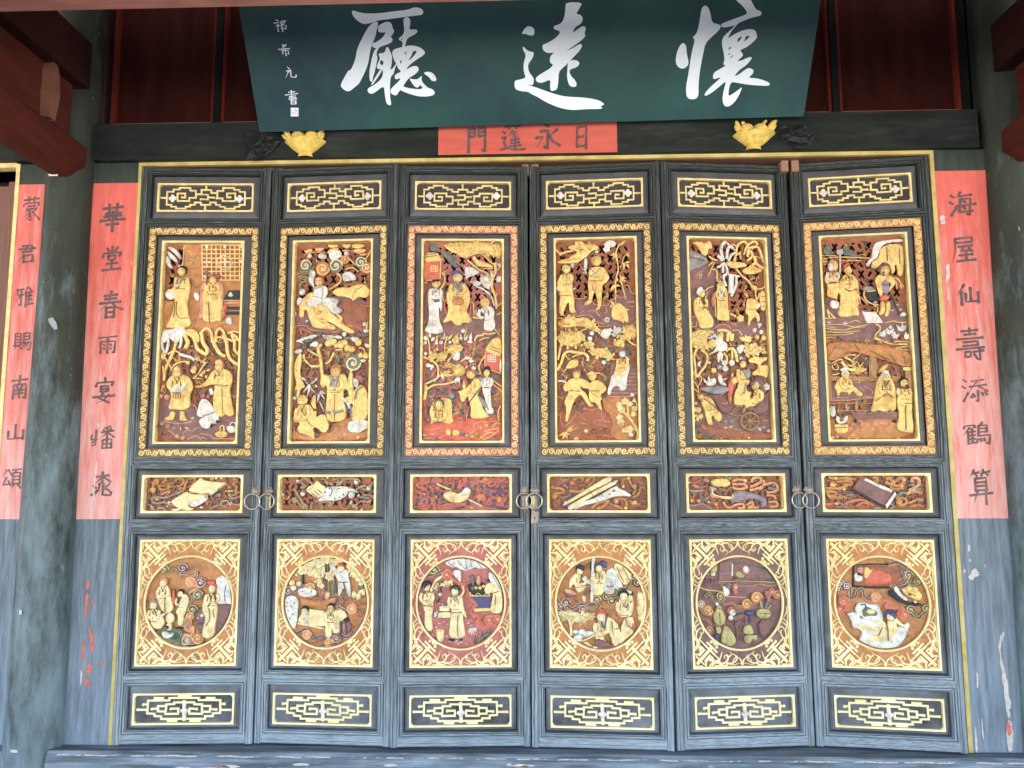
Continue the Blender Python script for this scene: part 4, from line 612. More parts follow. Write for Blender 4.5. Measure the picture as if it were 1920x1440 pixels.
MID[2] = """
@A
cloud_ribbon 1: DRP 34 380,210 480,190 520,220 480,280 360,290 330,310 380,350 460,370 480,430; DRP 32 290,460 340,430 420,440; DRP 30 520,330 560,380 620,360 700,400; DRP 32 350,640 380,600 430,600; DRP 30 380,690 480,670 560,590 590,700; DRP 34 870,330 880,240 940,220 980,280 940,370; DRP 30 1000,240 1060,250 960,370; DRP 30 740,220 790,260 720,300; DRP 30 640,660 740,620 900,610 1060,600; DRP 28 1220,240 1300,260 1400,240 1490,230; DRP 28 1530,230 1590,250 1660,210; DRP 28 1380,330 1470,330 1490,280; DRP 30 1180,520 1240,470 1320,480 1330,560 1250,500; DRP 30 1350,600 1420,520 1500,510 1660,530 1560,590; DRP 28 1150,380 1210,370 1300,390; DVr 24 1350,360 1500,380 1640,400; DVr 24 1440,480 1560,430 1660,450; DVr 24 900,680 1040,650; DVr 24 1350,640 1460,650 1650,690; DGr 30 600,200 700,200; DGr 30 560,470 680,460; DGr 30 600,290 680,320; DGr 28 660,570 740,580; DGr 28 290,640 330,680; DGr 28 1560,300 1640,320
cloud_curl 1.6: TRY 1345,240,40; TRY 1235,385,36; TRY 1555,545,44; TRY 1265,510,44; TRY 560,545,34; TRY 640,360,34; TRy 610,495,28; OY 830,290,26,16 440,450,18 1140,665,22,14
golden_ingot 2.5: Py .016 720,450 780,410 850,410 920,440 1000,430 1040,360 1090,345 1130,380 1130,450 1080,540 980,590 880,595 790,560 730,510; PW 960,440 1000,420 1040,360 1090,350 1115,380 1110,430 1050,460 980,460; SY 10 850,420 860,520 920,620; SD 6 1000,470 1080,470 1120,430; Sy 30 630,295 730,345 840,390; Sy 24 1090,535 1180,580 1290,635; SD 6 1180,570 1280,620
"""
MID[3] = """
@A
cloud_ribbon 1: DOT 26 560,300 600,260 680,230 740,230 730,270; DOT 26 790,280 830,240 900,210 900,270 850,330 780,380; DOT 28 280,380 400,380 460,410 430,450 330,460 290,500 330,540; DBT 28 330,590 380,560 400,610 350,640 310,620 330,590; DOT 30 540,420 600,430 700,430 760,390; DNR 26 400,220 440,260 540,240; DNR 26 460,330 520,380; DBR 30 580,320 680,330 700,370; DGR 28 700,330 780,340; DGR 28 370,480 450,520 560,480; DOT 30 880,680 940,620 1040,580 1130,570 1060,640 960,690; DOT 26 1210,560 1280,540 1380,560 1390,640 1360,690; DOT 26 1140,610 1240,650 1340,690; DOT 26 1330,330 1340,260 1420,250 1470,340 1520,350 1520,420 1480,480; DOT 28 1480,520 1560,480 1590,400 1640,370 1680,420; DOT 26 1440,560 1480,620 1580,620; DVR 26 300,670 400,650 480,680; DNR 26 1560,280 1660,330; DVR 24 1500,680 1620,670; DGR 26 1620,560 1690,580
cloud_curl 1.6: TOT 585,295,32; TOT 1240,575,36; TOT 1510,600,34; TOT 1510,370,26; TOT 290,365,26; TOT 330,500,30; OY 1425,230,24 1345,355,24 1380,680,24 1525,600,20
bamboo_scroll 2.5: PW .010 1240,330 1290,390 1400,430 1480,510 1330,500 1200,510 1040,570 900,610 760,640 640,700 600,705 700,600 950,520; Py .014 1090,210 1160,210 1170,250 1150,290 840,440 560,600 520,620 490,580 600,520 860,350; Py .014 1150,290 1210,280 1250,310 1150,370 860,520 640,670 570,700 530,650 560,620 860,450; SD 8 1040,340 760,490 560,600; OW 1130,240,40 560,670,36 495,600,26; PW 1190,270 1270,255 1240,310; SD 8 780,375 850,430 900,500 980,580; LW 40 500,600 440,640; ON 1200,420,26,18 1140,470,18,12 1040,500,16,10
"""
MID[4] = """
@A
cloud_ribbon 1: DBP 30 240,260 320,300 420,260 440,240; DNW 26 470,250 560,280; DNW 26 250,390 330,430 470,410; DNW 24 330,340 400,360; DBP 30 290,330 420,380 540,330; DNW 26 560,370 660,400 560,410; DPT 28 590,420 590,500 660,520 740,520; DNL 26 260,640 360,640 460,620 600,700; DNL 26 420,500 480,560 560,500; DBT 30 700,400 820,420 900,360; DPT 34 900,330 960,330 1060,330 1110,370 1040,400 950,400 910,370; DPT 30 900,280 1000,260 1100,280; DPT 36 1170,300 1210,240 1300,240 1320,300 1220,350 1160,370; DPT 32 1150,420 1250,400 1340,360 1360,300; DPT 30 1290,430 1360,350 1460,320 1540,340 1560,420 1500,450 1400,460; DPT 28 1400,500 1500,510 1530,560; DGW 26 1420,390 1540,420; DGW 24 800,220 880,250; DPT 30 760,590 800,650 860,680 940,640 1040,620 1070,680 980,690; DPT 30 1100,640 1180,600 1200,640 1130,680 1280,680; DPT 28 1420,600 1530,600 1540,660 1440,670; DVL 28 1310,690 1380,680 1450,680; DBP 30 560,600 640,620 700,680
cloud_curl 1.6: TRP 300,565,36; TRP 400,570,36; TRP 655,625,34; TNP 1345,620,44; OY 295,565,22 395,570,20 655,625,22 1085,280,24 1350,290,24 545,590,18 260,300,16
ruyi_sceptre 2.5: PY .014 570,290 600,250 700,235 800,240 860,290 850,350 780,370 720,360 680,370 600,350; TYD 680,305,44; TYD 770,320,36; Sy 22 600,400 600,470 700,510 860,520; PL .012 900,440 1000,430 1100,450 1200,460 1320,510 1380,570 1380,640 1320,650 1300,600 1220,560 1120,550 1050,590 960,600 850,590 880,520; TLN 1345,610,46; SP 10 950,420 960,440 1080,440; SP 8 1110,440 1080,560 1050,600; SL 8 880,590 960,520 1040,500; SY 24 720,530 860,540 890,480
"""
MID[5] = """
@A
cloud_ribbon 1: DOT 34 290,230 400,250 520,240 620,250 700,250; DOT 30 410,300 500,290 620,290 620,340 500,330; DOT 34 240,390 330,400 500,400 540,410; DOT 34 230,440 290,440 400,460 380,510 300,510 280,460; DOT 30 450,390 530,370 560,330; DOT 32 300,540 420,540 560,530; DRP 34 250,640 340,630 460,620 520,650; DOT 34 540,640 620,590 760,570 860,600 960,650; DRP 30 700,660 820,610 880,660; DOT 32 940,230 1000,230 1010,300 950,270; DOT 34 1140,250 1200,230 1240,300 1180,320 1140,280; DOT 36 1240,300 1330,240 1400,240 1390,320 1280,350 1240,320; DPT 40 1520,290 1540,230 1620,230 1630,320 1560,380 1480,420; DOT 34 1200,350 1260,400 1400,370; DOT 34 1280,540 1360,530 1440,560 1440,620 1340,640 1310,590 1360,560; DOT 34 1440,470 1560,430 1690,460; DOT 34 1480,620 1600,560 1700,560; DOT 30 1500,660 1620,640 1700,660; DNG 28 1480,340 1560,330 1520,390; DGW 28 540,490 640,500 700,520; DGW 26 1290,520 1360,460 1460,460; DGW 26 1560,420 1670,390; DGW 26 1620,580 1700,550; DGW 26 430,510 490,490; DNL 26 400,680 520,670 600,700; DNL 28 1180,620 1260,660 1200,700; DNL 26 950,690 1060,690
cloud_curl 1.6: TOY 355,345,44; TOT 1340,580,40; OY 400,245,22 525,410,24 350,345,24 415,630,24 1410,250,24 1475,460,22 1370,350,20
tied_book 2.5: QU .004 750,230 820,235 1270,440 1130,690 620,420; Qr .010 750,225 1210,420 1100,650 640,395; QU .012 760,240 1200,430 1100,640 650,395; QW .015 820,235 1010,330 985,360 790,265; QW .015 1015,330 1215,410 1190,450 990,365; QW .015 1250,440 1270,480 1130,690 1105,650; QK .009 640,400 1100,655 1120,690 610,420; Sr 14 1010,335 950,500 900,590; SL 8 760,400 780,410; Sr 8 690,480 800,560; OP 780,400,16 860,490,14 930,400,14 1060,490,16 1080,550,14 760,320,12
"""
LOW[0] = """
@A
cloud_ribbon 1.6: DgT 26 340,420 430,420 460,370 520,400; DUT 30 520,470 560,440 640,450 700,440 680,480 760,500 790,520; DPT 24 670,560 720,580 660,610 620,640; DGT 24 620,660 660,690 630,740 600,800 680,830; DPT 24 600,880 570,930 600,1000 660,1010 640,1060 580,1050 590,1080; DgT 22 310,1050 370,990 500,1000 550,1060 520,1110 430,1110 380,1060 460,1040; DKT 24 560,1100 600,1160 680,1160; DgT 20 400,1130 480,1140 540,1150; DKT 18 700,1150 780,1130; DUT 24 500,430 540,480
cloud_curl 1.8: TgT 380,400,44; TVT 560,385,48; TPT 635,525,52; TVT 735,530,52,-1; TGT 710,655,52; TgT 655,800,50; TPT 630,870,40; TPT 610,930,40; TNT 600,1110,60; TOT 705,1090,54,-1; TPT 640,990,34
painted_banner 1: QW 885,500 950,460 1020,480 1060,560 1060,745 905,745; SV 12 985,560 970,640 975,720
courtyard_paving 0.4: PU 690,760 1060,740 1060,860 980,1010 900,1080 760,1080 680,960; Pg 250,990 420,960 560,1000 640,1120 560,1160 400,1120
carved_figure 2.2: Xy 340,560 400,550 440,590 450,680 480,790 420,850 350,800 310,690 310,600; HyP 380,535,36; PP 355,500 400,475 435,500 380,520; PR 460,590 490,600 490,750 460,770; SP 10 300,590 310,680; SD 8 400,620 395,820
carved_figure 2.4: Xy 250,790 300,780 340,840 380,880 390,940 340,1000 260,990 245,940 240,860; HyN 285,750,38; PW 330,850 390,830 400,850 350,870; SG 8 290,790 320,860
carved_figure 2.2: Xy 550,650 600,640 630,700 600,800 570,880 570,960 510,960 520,860 490,820 530,760; HyK 545,640,32; PU 440,820 520,740 540,780 470,830; PK 500,970 570,980 560,1000 490,990; PW 560,690 600,700 570,760 540,740
tall_figure 2.6: Xy .014 800,640 860,630 880,700 910,780 900,870 885,950 890,1070 820,1095 750,1070 770,960 790,880 760,830 760,740; HyR 855,590,40; PR 800,510 860,505 890,530 850,560 810,550; SU 14 830,640 850,700 820,770; SD 8 830,780 840,880 800,960; SD 7 870,800 880,880
bronze_jar 2.6: Oy 440,885,46,52; Py 410,930 460,930 455,1010 400,1000; OK 420,970,16; SD 7 400,880 480,880; PW 355,1020 410,1010 440,1050 470,1020 480,1050 430,1090 370,1080
low_table 1: PU 690,890 770,870 770,940 690,940; PV 690,930 770,910 760,960 700,950; OW 750,860,22 710,885,14
"""
LOW[1] = """
@A
bamboo_grove 1.2: SG 16 570,360 570,600 580,660; SG 16 595,360 600,500 620,660; SK 16 350,440 355,570; SG 12 330,460 340,570; SG 16 650,480 660,660; SG 14 660,500 680,660; SG 16 900,500 910,640; SG 14 940,560 950,700; SG 14 880,480 900,560
bamboo_leaf 1.8: Cy 60 44 250,460 330,380 420,310 520,290 600,290 540,400 480,390 420,390 380,440 300,450; Cy 40 44 400,430 520,400 560,470 500,480 440,460; Cy 40 44 560,290 700,310 770,340 660,370 600,340; Cy 50 44 810,360 880,380 960,460 980,560 900,520 840,460 810,420; Cy 20 40 560,490 650,440 660,500 620,540; Ly 40 900,660 980,610 940,680 990,620; Cy 12 36 500,480 540,500 530,600 490,590; Oy 245,560,30 310,570,30 260,610,30 540,590,26 595,680,26,40 860,670,26,34 905,690,26,34
carved_figure 2.4: PW 690,420 760,400 800,440 820,560 835,680 800,690 790,610 760,600 720,680 705,690 705,560 690,500 640,430 615,380 620,360 680,390; HyR 735,405,38; PR 680,370 740,350 780,380 740,390; PV 740,350 780,340 780,380; SK 8 710,545 800,545; SK 8 765,550 775,600; SD 6 760,610 770,690
cloud_ribbon 2: DVT 24 180,700 270,650 320,600 420,580; DBP 30 460,700 520,720 560,650 500,620; DVT 26 600,710 700,690 740,740 700,790 780,830; DBP 26 760,720 860,740 940,770 980,760; DBP 26 780,790 820,750 920,740; DBP 26 990,830 930,830 960,890 900,880; DVT 30 650,810 730,800 800,860; DVT 26 380,560 470,580 490,600; DVT 28 300,1060 340,1040 400,1020 460,1120 540,1080 620,1150; DBP 26 420,1140 500,1150 560,1120; DVT 28 640,1100 740,1080 800,1100 860,1040 930,960 960,940; DBP 24 860,1030 900,1000 940,960; DVT 28 540,1180 640,1170 720,1150
cloud_curl 2.2: TVT 210,640,46; TOT 420,605,50; TPT 840,810,52,-1; TPT 400,1075,48; TOT 615,1155,46; TVT 690,1110,42,-1; TBP 545,650,34
patterned_quilt 2: PW 180,700 260,680 310,720 310,830 300,960 270,1030 210,950 170,840; SV 5 200,740 210,760; SV 5 240,780 250,800; SV 5 210,820 220,840; SV 5 260,860 265,880; SV 5 230,900 240,920; SV 5 275,750 280,770; SV 5 195,790 205,800; PW 300,620 380,600 500,630 480,690 330,700; SV 5 350,640 370,645; SV 5 400,660 420,655; SV 5 440,630 450,650
reed_mat 1.6: PO 320,710 420,720 520,740 660,700 700,720 640,790 560,810 440,790 340,790; SP 8 560,740 660,720
sleeping_figure 2.4: Py .012 320,900 400,800 440,820 600,830 600,960 570,1000 310,960; Cy 30 26 410,830 580,840 570,950 400,940; HyK 385,835,38; SW 16 410,840 390,900 400,970; Sy 18 310,960 570,1010
carved_figure 2.4: Xy 590,820 660,810 700,870 720,900 730,1000 720,1060 660,1060 650,1000 640,1110 580,1100 580,980 590,900; Py 660,820 760,820 800,880 780,920 730,940 690,930; HyK 640,800,34; PW 660,980 720,990 700,1020
iron_brazier 2.6: PU 720,960 780,930 840,960 840,1030 800,1060 730,1060; SK 8 740,950 750,1060; SK 8 790,940 800,1060; SP 8 770,960 775,1060; OK 790,920,32,20; SK 8 730,1060 760,1110
"""
LOW[2] = """
@A
stage_curtain 1.6: PW 415,340 520,300 640,290 760,310 870,390 860,410 790,420 730,400 660,440 600,430 540,390 520,410; SN 8 470,350 530,390; SN 8 560,330 640,420; SN 8 640,310 650,420; SN 8 690,320 700,400; SN 8 760,340 800,410; PW 515,430 590,420 600,480 590,560 560,520 520,480; PW 860,440 920,470 990,560 1015,660 940,600 870,540; SN 7 900,480 980,620; PR 530,390 570,400 550,430
cloud_ribbon 1.6: DgT 28 260,470 330,470 400,440 430,420; DRP 26 440,500 520,520 560,560 640,580; DRP 26 660,710 710,740 740,780 690,830 700,880 760,890 800,900 740,940 800,960 820,1010 870,970 950,990 980,940; DRP 24 640,600 660,640 650,690; DRP 24 830,900 900,890 960,900
cloud_curl 1.8: TgT 330,430,54; TRP 455,475,56; TRP 860,935,48; TRP 945,925,44; OY 610,600,18 620,640,16
carved_table 1.4: PK 660,560 820,550 830,620 870,690 700,690 670,620; WY 7 1 8 680,655 870,690; QV 705,700 890,700 880,810 740,810; QY 720,815 880,810 880,840 720,845; SY 8 680,660 720,690 760,660 800,690 840,660; PG 690,500 720,490 725,590 700,590; PP 745,500 765,475 785,500 785,580 745,580; OG 705,610,18 ; OY 740,605,16 780,605,18 815,590,16; OG 700,490,16
carved_figure 2.4: Xy .013 240,650 300,640 330,700 325,790 310,900 320,1030 270,1045 210,1000 240,900 230,800 210,730; HyK 262,590,42; PK 230,560 270,520 300,550 250,600 235,620; SD 8 230,780 320,790; SD 6 240,830 230,920
carved_figure 2.6: Xy .014 500,690 560,670 610,700 620,800 650,900 640,920 610,860 620,1000 640,1080 580,1115 470,1100 480,980 500,850 490,800 420,810 400,760 440,790 490,760; HyK 535,635,42; Pg 510,610 540,575 580,600 560,625; PN 510,690 560,680 560,730 520,730; PK 470,1110 540,1120 530,1145 460,1130; PK 560,1120 610,1110 600,1140; SD 8 500,850 600,850; SD 6 560,870 560,1090; Sy 24 590,690 620,640 610,600
carved_figure 2.4: Xy 850,560 920,560 990,640 1000,760 985,870 880,860 880,780 910,680 890,650 850,680 820,640 830,590; SD 8 900,660 970,640; SD 7 930,680 930,780; PK 840,530 880,520 870,550
antler_branch 2: SK 14 410,540 400,620 390,700 360,750; SN 12 410,620 440,580 420,550; SN 12 400,700 340,640 350,580; Oy 390,670,18; Cy 16 34 400,560 460,530 530,540 470,580 410,580; Cy 8 30 330,580 370,570 350,640; Sy 28 300,640 340,540 410,490; SN 14 370,760 430,760; SN 14 350,900 370,850
stone_plinth 1.4: Qy 380,790 480,800 480,840 385,840; Qy 370,855 490,850 490,905 365,905; SD 7 380,845 480,845; SD 6 370,880 480,880; QW 330,850 370,840 350,890 325,900
drum_stool 2.4: Py 350,1020 430,1010 420,1130 390,1155 355,1130; OY 385,1025,42,14
courtyard_paving 0.6: Pr 200,860 500,900 760,930 900,1040 780,1160 620,1200 420,1190 260,1060 200,960; OW 380,960,10,6 430,940,10,6 460,970,10,6 350,1000,10,6 660,960,12,6 690,985,12,6 720,905,10,6 450,1090,10,6 480,1140,12,6 540,1140,14,8 590,1150,12,6 310,1080,10,6 190,860,10,6 640,1170,10,6 560,1165,10,6; OV 420,980,9,5 640,1000,9,5 700,960,9,5 440,1120,9,5 590,1180,9,5 330,980,9,5
pine_tuft 1.8: LW 24 700,1010 640,1060 700,1010 650,1090 700,1010 690,1100 700,1010 720,1090 700,1010 740,1040 700,1010 660,1020; PW 660,1020 700,1000 750,1010 740,1050 690,1040; SK 10 720,1170 730,1080; SK 10 740,1160 760,1060; SK 10 780,1140 800,1040; SK 10 810,1130 840,1040; SG 20 860,1100 900,1060; SG 26 740,1140 860,1060
"""
LOW[3] = """
@A
cloud_ribbon 2: DVT 30 170,740 230,790 290,800 330,830 400,800 440,870; DgT 28 470,800 540,780 580,760 620,700 640,680; DgT 28 560,740 600,800 560,830; DgT 28 660,720 740,700 780,690 800,620 860,620 900,560 920,500; DgT 26 740,620 790,650; DVT 28 380,790 450,780 480,830 400,870; DgT 24 480,820 520,860
cloud_curl 2.2: TVT 265,765,48; TVT 215,810,40; TVT 435,830,42; TgT 570,735,46; TgT 665,705,36; TgT 720,740,44,-1; TKT 940,495,40; TKT 975,560,40
folding_screen 1.4: PW .008 700,420 740,400 830,590 830,610 750,640 740,680 640,670 640,560 670,440; Py 730,380 780,360 860,400 960,490 880,580 830,580 770,470; SD 8 770,400 840,560; SD 7 830,400 900,540; SV 8 670,590 700,610; SV 8 710,600 740,590; SW 30 535,310 530,500 525,760; OW 540,315,16,24; PW 425,500 520,540 520,590 430,540; SK 14 510,350 515,440; SD 10 420,440 500,360
carved_figure 2.4: Xy .012 340,480 400,460 420,540 380,560 440,600 460,640 400,670 370,640 350,560 300,640 300,540; HyK 405,440,38; PK 370,400 410,370 450,400 450,440 400,430; Py 430,590 480,600 450,620; PP 240,630 300,620 380,670 360,690 280,680; PU 240,650 380,690 360,720 260,690; SU 14 340,720 380,760; SU 14 270,700 280,740; Py 430,690 465,690 465,760 435,750; PU 440,680 510,620 510,650 450,700
carved_figure 2.4: Xy .012 570,450 620,430 660,450 670,540 640,570 650,680 540,690 530,640 550,550 500,530 520,500 570,500; HyV 595,410,36; PV 600,350 640,330 680,360 670,410 630,410; SD 10 590,450 600,540; SD 8 570,550 640,550
carved_figure 2.4: Xy .014 800,700 860,680 930,680 940,780 930,870 900,900 840,910 790,900 770,820; Py 830,930 900,900 940,910 950,1050 870,1120 830,1190 790,1180; HyK 840,690,44; PK 890,650 930,640 940,690 900,680; OW 880,650,18 905,655,16; Sr 16 860,920 880,980 940,1030; SK 8 920,740 870,790 850,840; Py 800,800 850,790 880,840 820,860; Pr 930,940 950,1020 920,1030
carved_figure 2.6: Xy .014 600,920 660,890 740,920 800,1000 820,1090 800,1190 740,1200 720,1110 690,1060 650,1100 640,1170 610,1180 570,1150 560,1040; HyR 620,900,44; PR 580,850 600,820 660,830 650,855 590,870; SV 16 620,940 650,1010 680,880; Sy 12 620,1060 680,1040 740,1060; Py 600,1160 660,1120 670,1150 620,1200; PU 560,1110 700,1150 740,1200 640,1215 560,1190; SD 6 720,930 740,1080; SK 8 760,1020 800,1010
shade_tree 1.6: Cy 90 36 175,870 260,850 420,870 570,870 540,910 450,970 400,960 330,920 220,940 190,920; Sy 26 310,1110 320,1000 300,930; Sy 18 320,1000 360,930 380,900; Sy 16 310,950 270,910; Sy 14 330,960 350,900
white_cloud 1.4: OW 370,1060,30,22 430,1060,40,30 480,1080,50,28 520,1070,40,22 400,1110,44,26 400,1140,36,18 370,1130,30,18
felled_log 2.4: Sy 14 440,1150 560,1090; Py 440,1160 480,1150 540,1200 510,1215; OW 565,1210,24,12
scholar_stone 1.6: Oy 1010,710,40,50 1020,760,44,40 1010,810,40,40 1020,860,40,44 1020,910,34,40 1000,680,30,30
"""
LOW[4] = """
@A
carved_table 1.2: QU 385,330 520,330 520,530 385,540; PU 520,340 880,350 960,520 520,530; Qg 520,350 860,350 890,385 520,385; Qg 650,495 940,500 945,525 640,525; Sq 9 385,545 500,545 600,540 950,545; SP 8 400,580 440,600 480,570 540,590 620,590 700,590 780,570 860,590 940,580; SW 16 515,370 512,490; SN 5 400,470 500,460
incense_stand 1.6: QU 250,490 360,500 360,520 250,515; SU 12 265,510 270,610; SU 12 350,510 345,610; SU 8 265,560 350,565; SU 8 290,520 290,560; SU 8 320,520 320,560; Pq 300,440 330,380 360,370 370,440 340,460 310,460; Pq 265,440 290,440 285,490 265,490; OW 330,475,26,20
carved_figure 2.2: Pq 540,460 580,440 610,470 640,480 610,520 560,510; OW 640,430,34,44; PP 600,410 680,400 680,460 620,480; OB 570,420,24; OU 590,520,60,18; SK 12 540,520 620,530
white_jar 2: OW 455,650,34,42 ; OW 435,610,16; OG 480,600,26
red_vase 2: Pr 515,560 570,555 565,620 560,670 540,690 520,660 510,610; OT 540,600,20; SP 6 520,585 565,585
cloud_ribbon 1.8: Sq 14 180,595 260,630 360,640 440,660; SP 13 440,690 530,700 640,700; DgT 26 320,690 370,760 430,710 400,680; DgT 24 250,700 290,660 320,720; DBT 26 200,800 260,870 310,850; DBT 24 190,900 270,930 320,970; DBP 26 420,770 500,760 540,790 580,810; DBT 26 560,800 660,790 740,760; DRP 26 840,640 860,700 900,650 960,700; DBT 24 700,680 780,690 800,720; DRP 24 840,690 880,740; DBP 24 250,1020 310,1040
cloud_curl 2: TgT 395,695,42; TNT 210,775,40; TOT 280,830,46,-1; TOT 745,705,54; TOT 650,770,48; TBP 945,680,46; TBP 300,860,36; TBP 500,840,40; TBP 290,1030,40; TBP 890,650,34
golden_vase 2.6: Pq .016 360,780 400,780 410,830 440,880 440,950 400,980 350,970 330,920 335,860 355,830; SD 7 350,800 410,820; SD 7 380,850 385,960; OW 365,770,16; Pq 350,990 400,990 400,1060 360,1060
golden_peach 2.6: Pq .016 430,980 470,990 540,1100 540,1150 490,1190 420,1190 400,1150 410,1060
crouching_figure 2.6: Pq .014 640,970 690,980 710,1040 700,1070 630,1070 610,1030; Pq .014 620,1080 700,1070 750,1090 740,1130 690,1130 680,1160 630,1150; PU 680,1110 720,1110 700,1140; Sq 18 700,1080 745,1085
brush_pot 2.4: Pq .014 745,830 800,810 870,830 880,880 850,910 780,915 745,890; SL 16 800,810 785,720; SL 16 830,810 860,710; Sq 14 850,820 880,780; ST 7 790,800 780,740; SD 6 760,860 870,860
carved_table 1.4: PU 440,930 560,870 630,860 640,900 570,950 480,950; SU 20 540,960 560,1030 560,1120; PV 630,840 720,830 720,880 650,890; SV 16 680,880 690,960; PU 760,930 900,920 900,1100 780,1120; PV 330,1080 380,1060 390,1110 350,1120; SU 24 640,880 640,960
white_bird 2.4: PW 480,850 510,810 540,850 540,880 500,890; OW 495,905,24; SK 5 510,840 520,860
"""
LOW[5] = """
@A
carved_room 1: SK 14 310,375 480,372 660,370; SK 14 315,380 320,600; SK 22 310,595 500,605 700,600; PB 330,390 660,385 780,420 790,560 660,590 330,580; QB 330,385 780,385 790,575 330,580
carved_figure 2.2: PW 330,460 400,460 410,530 380,550 330,540; HPU 385,425,34; PK 350,460 410,470 400,490 350,480; PY 420,400 460,400 480,430 520,400 470,490 440,520 420,490; PR 470,440 560,420 700,480 680,560 560,570 430,580 440,520
cloud_ribbon 2: DVT 30 660,365 740,340 800,360 840,400 800,440 860,490 820,530; DVT 30 780,540 820,500 850,560 760,600; DgT 28 900,460 860,540 930,550 990,520; DVT 26 140,680 170,620 200,560 260,560 290,600 290,700 340,700 360,640 410,620 430,700 480,720; DRP 24 180,700 290,740 260,800 200,880 150,820; DRP 28 480,700 560,720 640,730 690,740 640,790 760,800 820,810 760,860 840,900; DgT 28 840,810 920,850 960,900 1010,850 1060,820; DVT 26 690,600 720,570 740,640
cloud_curl 2.2: TVT 860,465,40; TgT 950,530,40; TVy 190,565,36; TVy 255,600,36; TVy 165,620,30; TRP 225,745,46; TPT 540,700,46; TRP 830,865,36; TgT 885,815,42; TgT 1040,800,40; TRP 190,830,30
reclining_figure 2.2: PK 660,640 700,610 850,740 980,740 1000,780 820,770 670,680; PW 715,590 750,580 780,650 860,710 840,735 740,660; PY 790,610 850,590 900,580 960,620 1000,670 980,720 920,710 880,690 820,660; OY 860,600,30 920,610,28; OW 930,735,14; SD 7 850,640 930,670; OK 870,660,12
white_beast 2: PW .012 360,760 420,750 480,770 570,770 580,820 610,860 620,960 700,1000 800,980 850,940 885,960 860,1020 850,1080 800,1150 760,1205 640,1215 520,1205 400,1160 380,1130 420,1060 370,1020 320,1020 300,920 250,870 300,850 350,860 340,810; SN 8 260,870 320,850 350,870; SK 10 390,780 430,770 440,800; PG 400,830 440,790 500,810 560,850 540,890 470,880 420,900; Oy 480,840,44,26; PG 380,880 410,900 410,920 385,910; OK 500,830,12,8; SN 7 640,900 700,940 820,1000
carved_figure 2.8: Py .014 660,920 720,890 750,940 750,1040 720,1080 670,1140 600,1140 440,1150 480,1090 540,1060 500,1030 400,1020 360,980 380,950 460,980 560,990 620,1000 650,990; Py 710,880 740,900 800,960 880,980 860,995 780,980 730,940; HyV 680,880,46; PV 640,850 690,830 730,860 720,910 690,890; Py 520,930 580,920 640,950 640,1010 580,980 530,970; SD 9 650,960 660,1130; SD 7 600,1000 560,1080
"""
# ================================================================== the place
LW_, LH_ = .657, 2.835
UPC = [((310.7,452.2),(457.9,452.2),(441.1,830.5),(288.6,830.5)), ((549.4,452.5),(697.5,448.3),(692.7,829.7),(540,832)),
       ((795.6,449),(945.8,451),(945.7,830.5),(790,830.5)), ((1037.4,453.3),(1189.2,446),(1198.3,831),(1041.8,831.5)),
       ((1294.7,444),(1438.2,449.7),(1455.6,829.7),(1307.4,829)), ((1533,444.5),(1693.8,437.3),(1720.7,828.5),(1555.4,830))]
UPO = [((285,440,7.2),(275,630,6.261)), ((530,440,7.2),(525,630,6.261)), ((775,440,7.2),(770,630,6.261)), ((1020,440,7.2),(1025,630,6.261)), ((1275,440,7.2),(1285,630,6.261)), ((1515,420,6.545),(1525,630,6.261))]
MIC = [((255,150),(1710,165),(1690,720),(225,718)), ((255,165),(1710,155),(1700,735),(240,737)), ((245,155),(1735,158),(1730,735),(228,738)),
       ((208,168),(1728,168),(1740,745),(220,742)), ((187,160),(1632,180),(1650,745),(205,745)), ((170,172),(1778,145),(1812,750),(200,752))]
LOC = [((168,103),(1138,103),(1095,1355),(98,1357)), ((108,117),(1070,110),(1060,1385),(90,1373)), ((112,115),(1090,115),(1078,1393),(90,1393)),
       ((95,122),(1098,122),(1135,1420),(120,1412)), ((90,128),(1030,110),(1078,1385),(130,1402)), ((38,125),(1090,103),(1195,1420),(112,1408))]
R_FRET = (.084, .573, 2.602, 2.752); R_UP = (.121, .536, 1.419, 2.449); R_MID = (.079, .573, 1.081, 1.266); R_LOW = (.086, .569, .358, .954); R_BOT = (.088, .568, .089, .233)
ROT = [(-1.986, -.018, .014, .002), (-1.324, .024, -.012, .0), (-.664, -.008, .027, .03), (-.001, .023, -.0145, .04), (.670, -.0105, .068, .036), (1.329, .055, -.026, .015)]
LABEL = ['leftmost door leaf, gilt window lattice in its long panel and an unrolled scroll plaque',
         'door leaf carved with a white rider on a golden horse and a white conch plaque',
         'door leaf with red scroll border and red circle panel, golden ingot plaque',
         'door leaf with rolled bamboo scroll plaque and keyhole lock plate on its left edge',
         'door leaf pushed slightly inward, carved wheeled cart above and purple circle panel below',
         'rightmost door leaf, golden elephant in its long panel and dark tied book plaque']
LATC = ['B', 'B', 'r', 'B', 'B', 'B']; CIRC = ['O', 'O', 'r', 'O', 'U', 'O']; BORD = ['Z', 'Z', 'r', 'Z', 'Z', 'O']
def leafM(i):
    x, yl, yr, t = ROT[i]; yaw = math.atan((yr - yl) / LW_); tt = math.atan(t / LH_)
    X = Vector((math.cos(yaw), math.sin(yaw), 0)); Z = Vector((-math.sin(yaw) * math.sin(tt), math.cos(yaw) * math.sin(tt), math.cos(tt))); N = Z.cross(X)
    return Matrix(((X.x, N.x, Z.x, x), (X.y, N.y, Z.y, yl - t / 2), (X.z, N.z, Z.z, .01), (0, 0, 0, 1)))

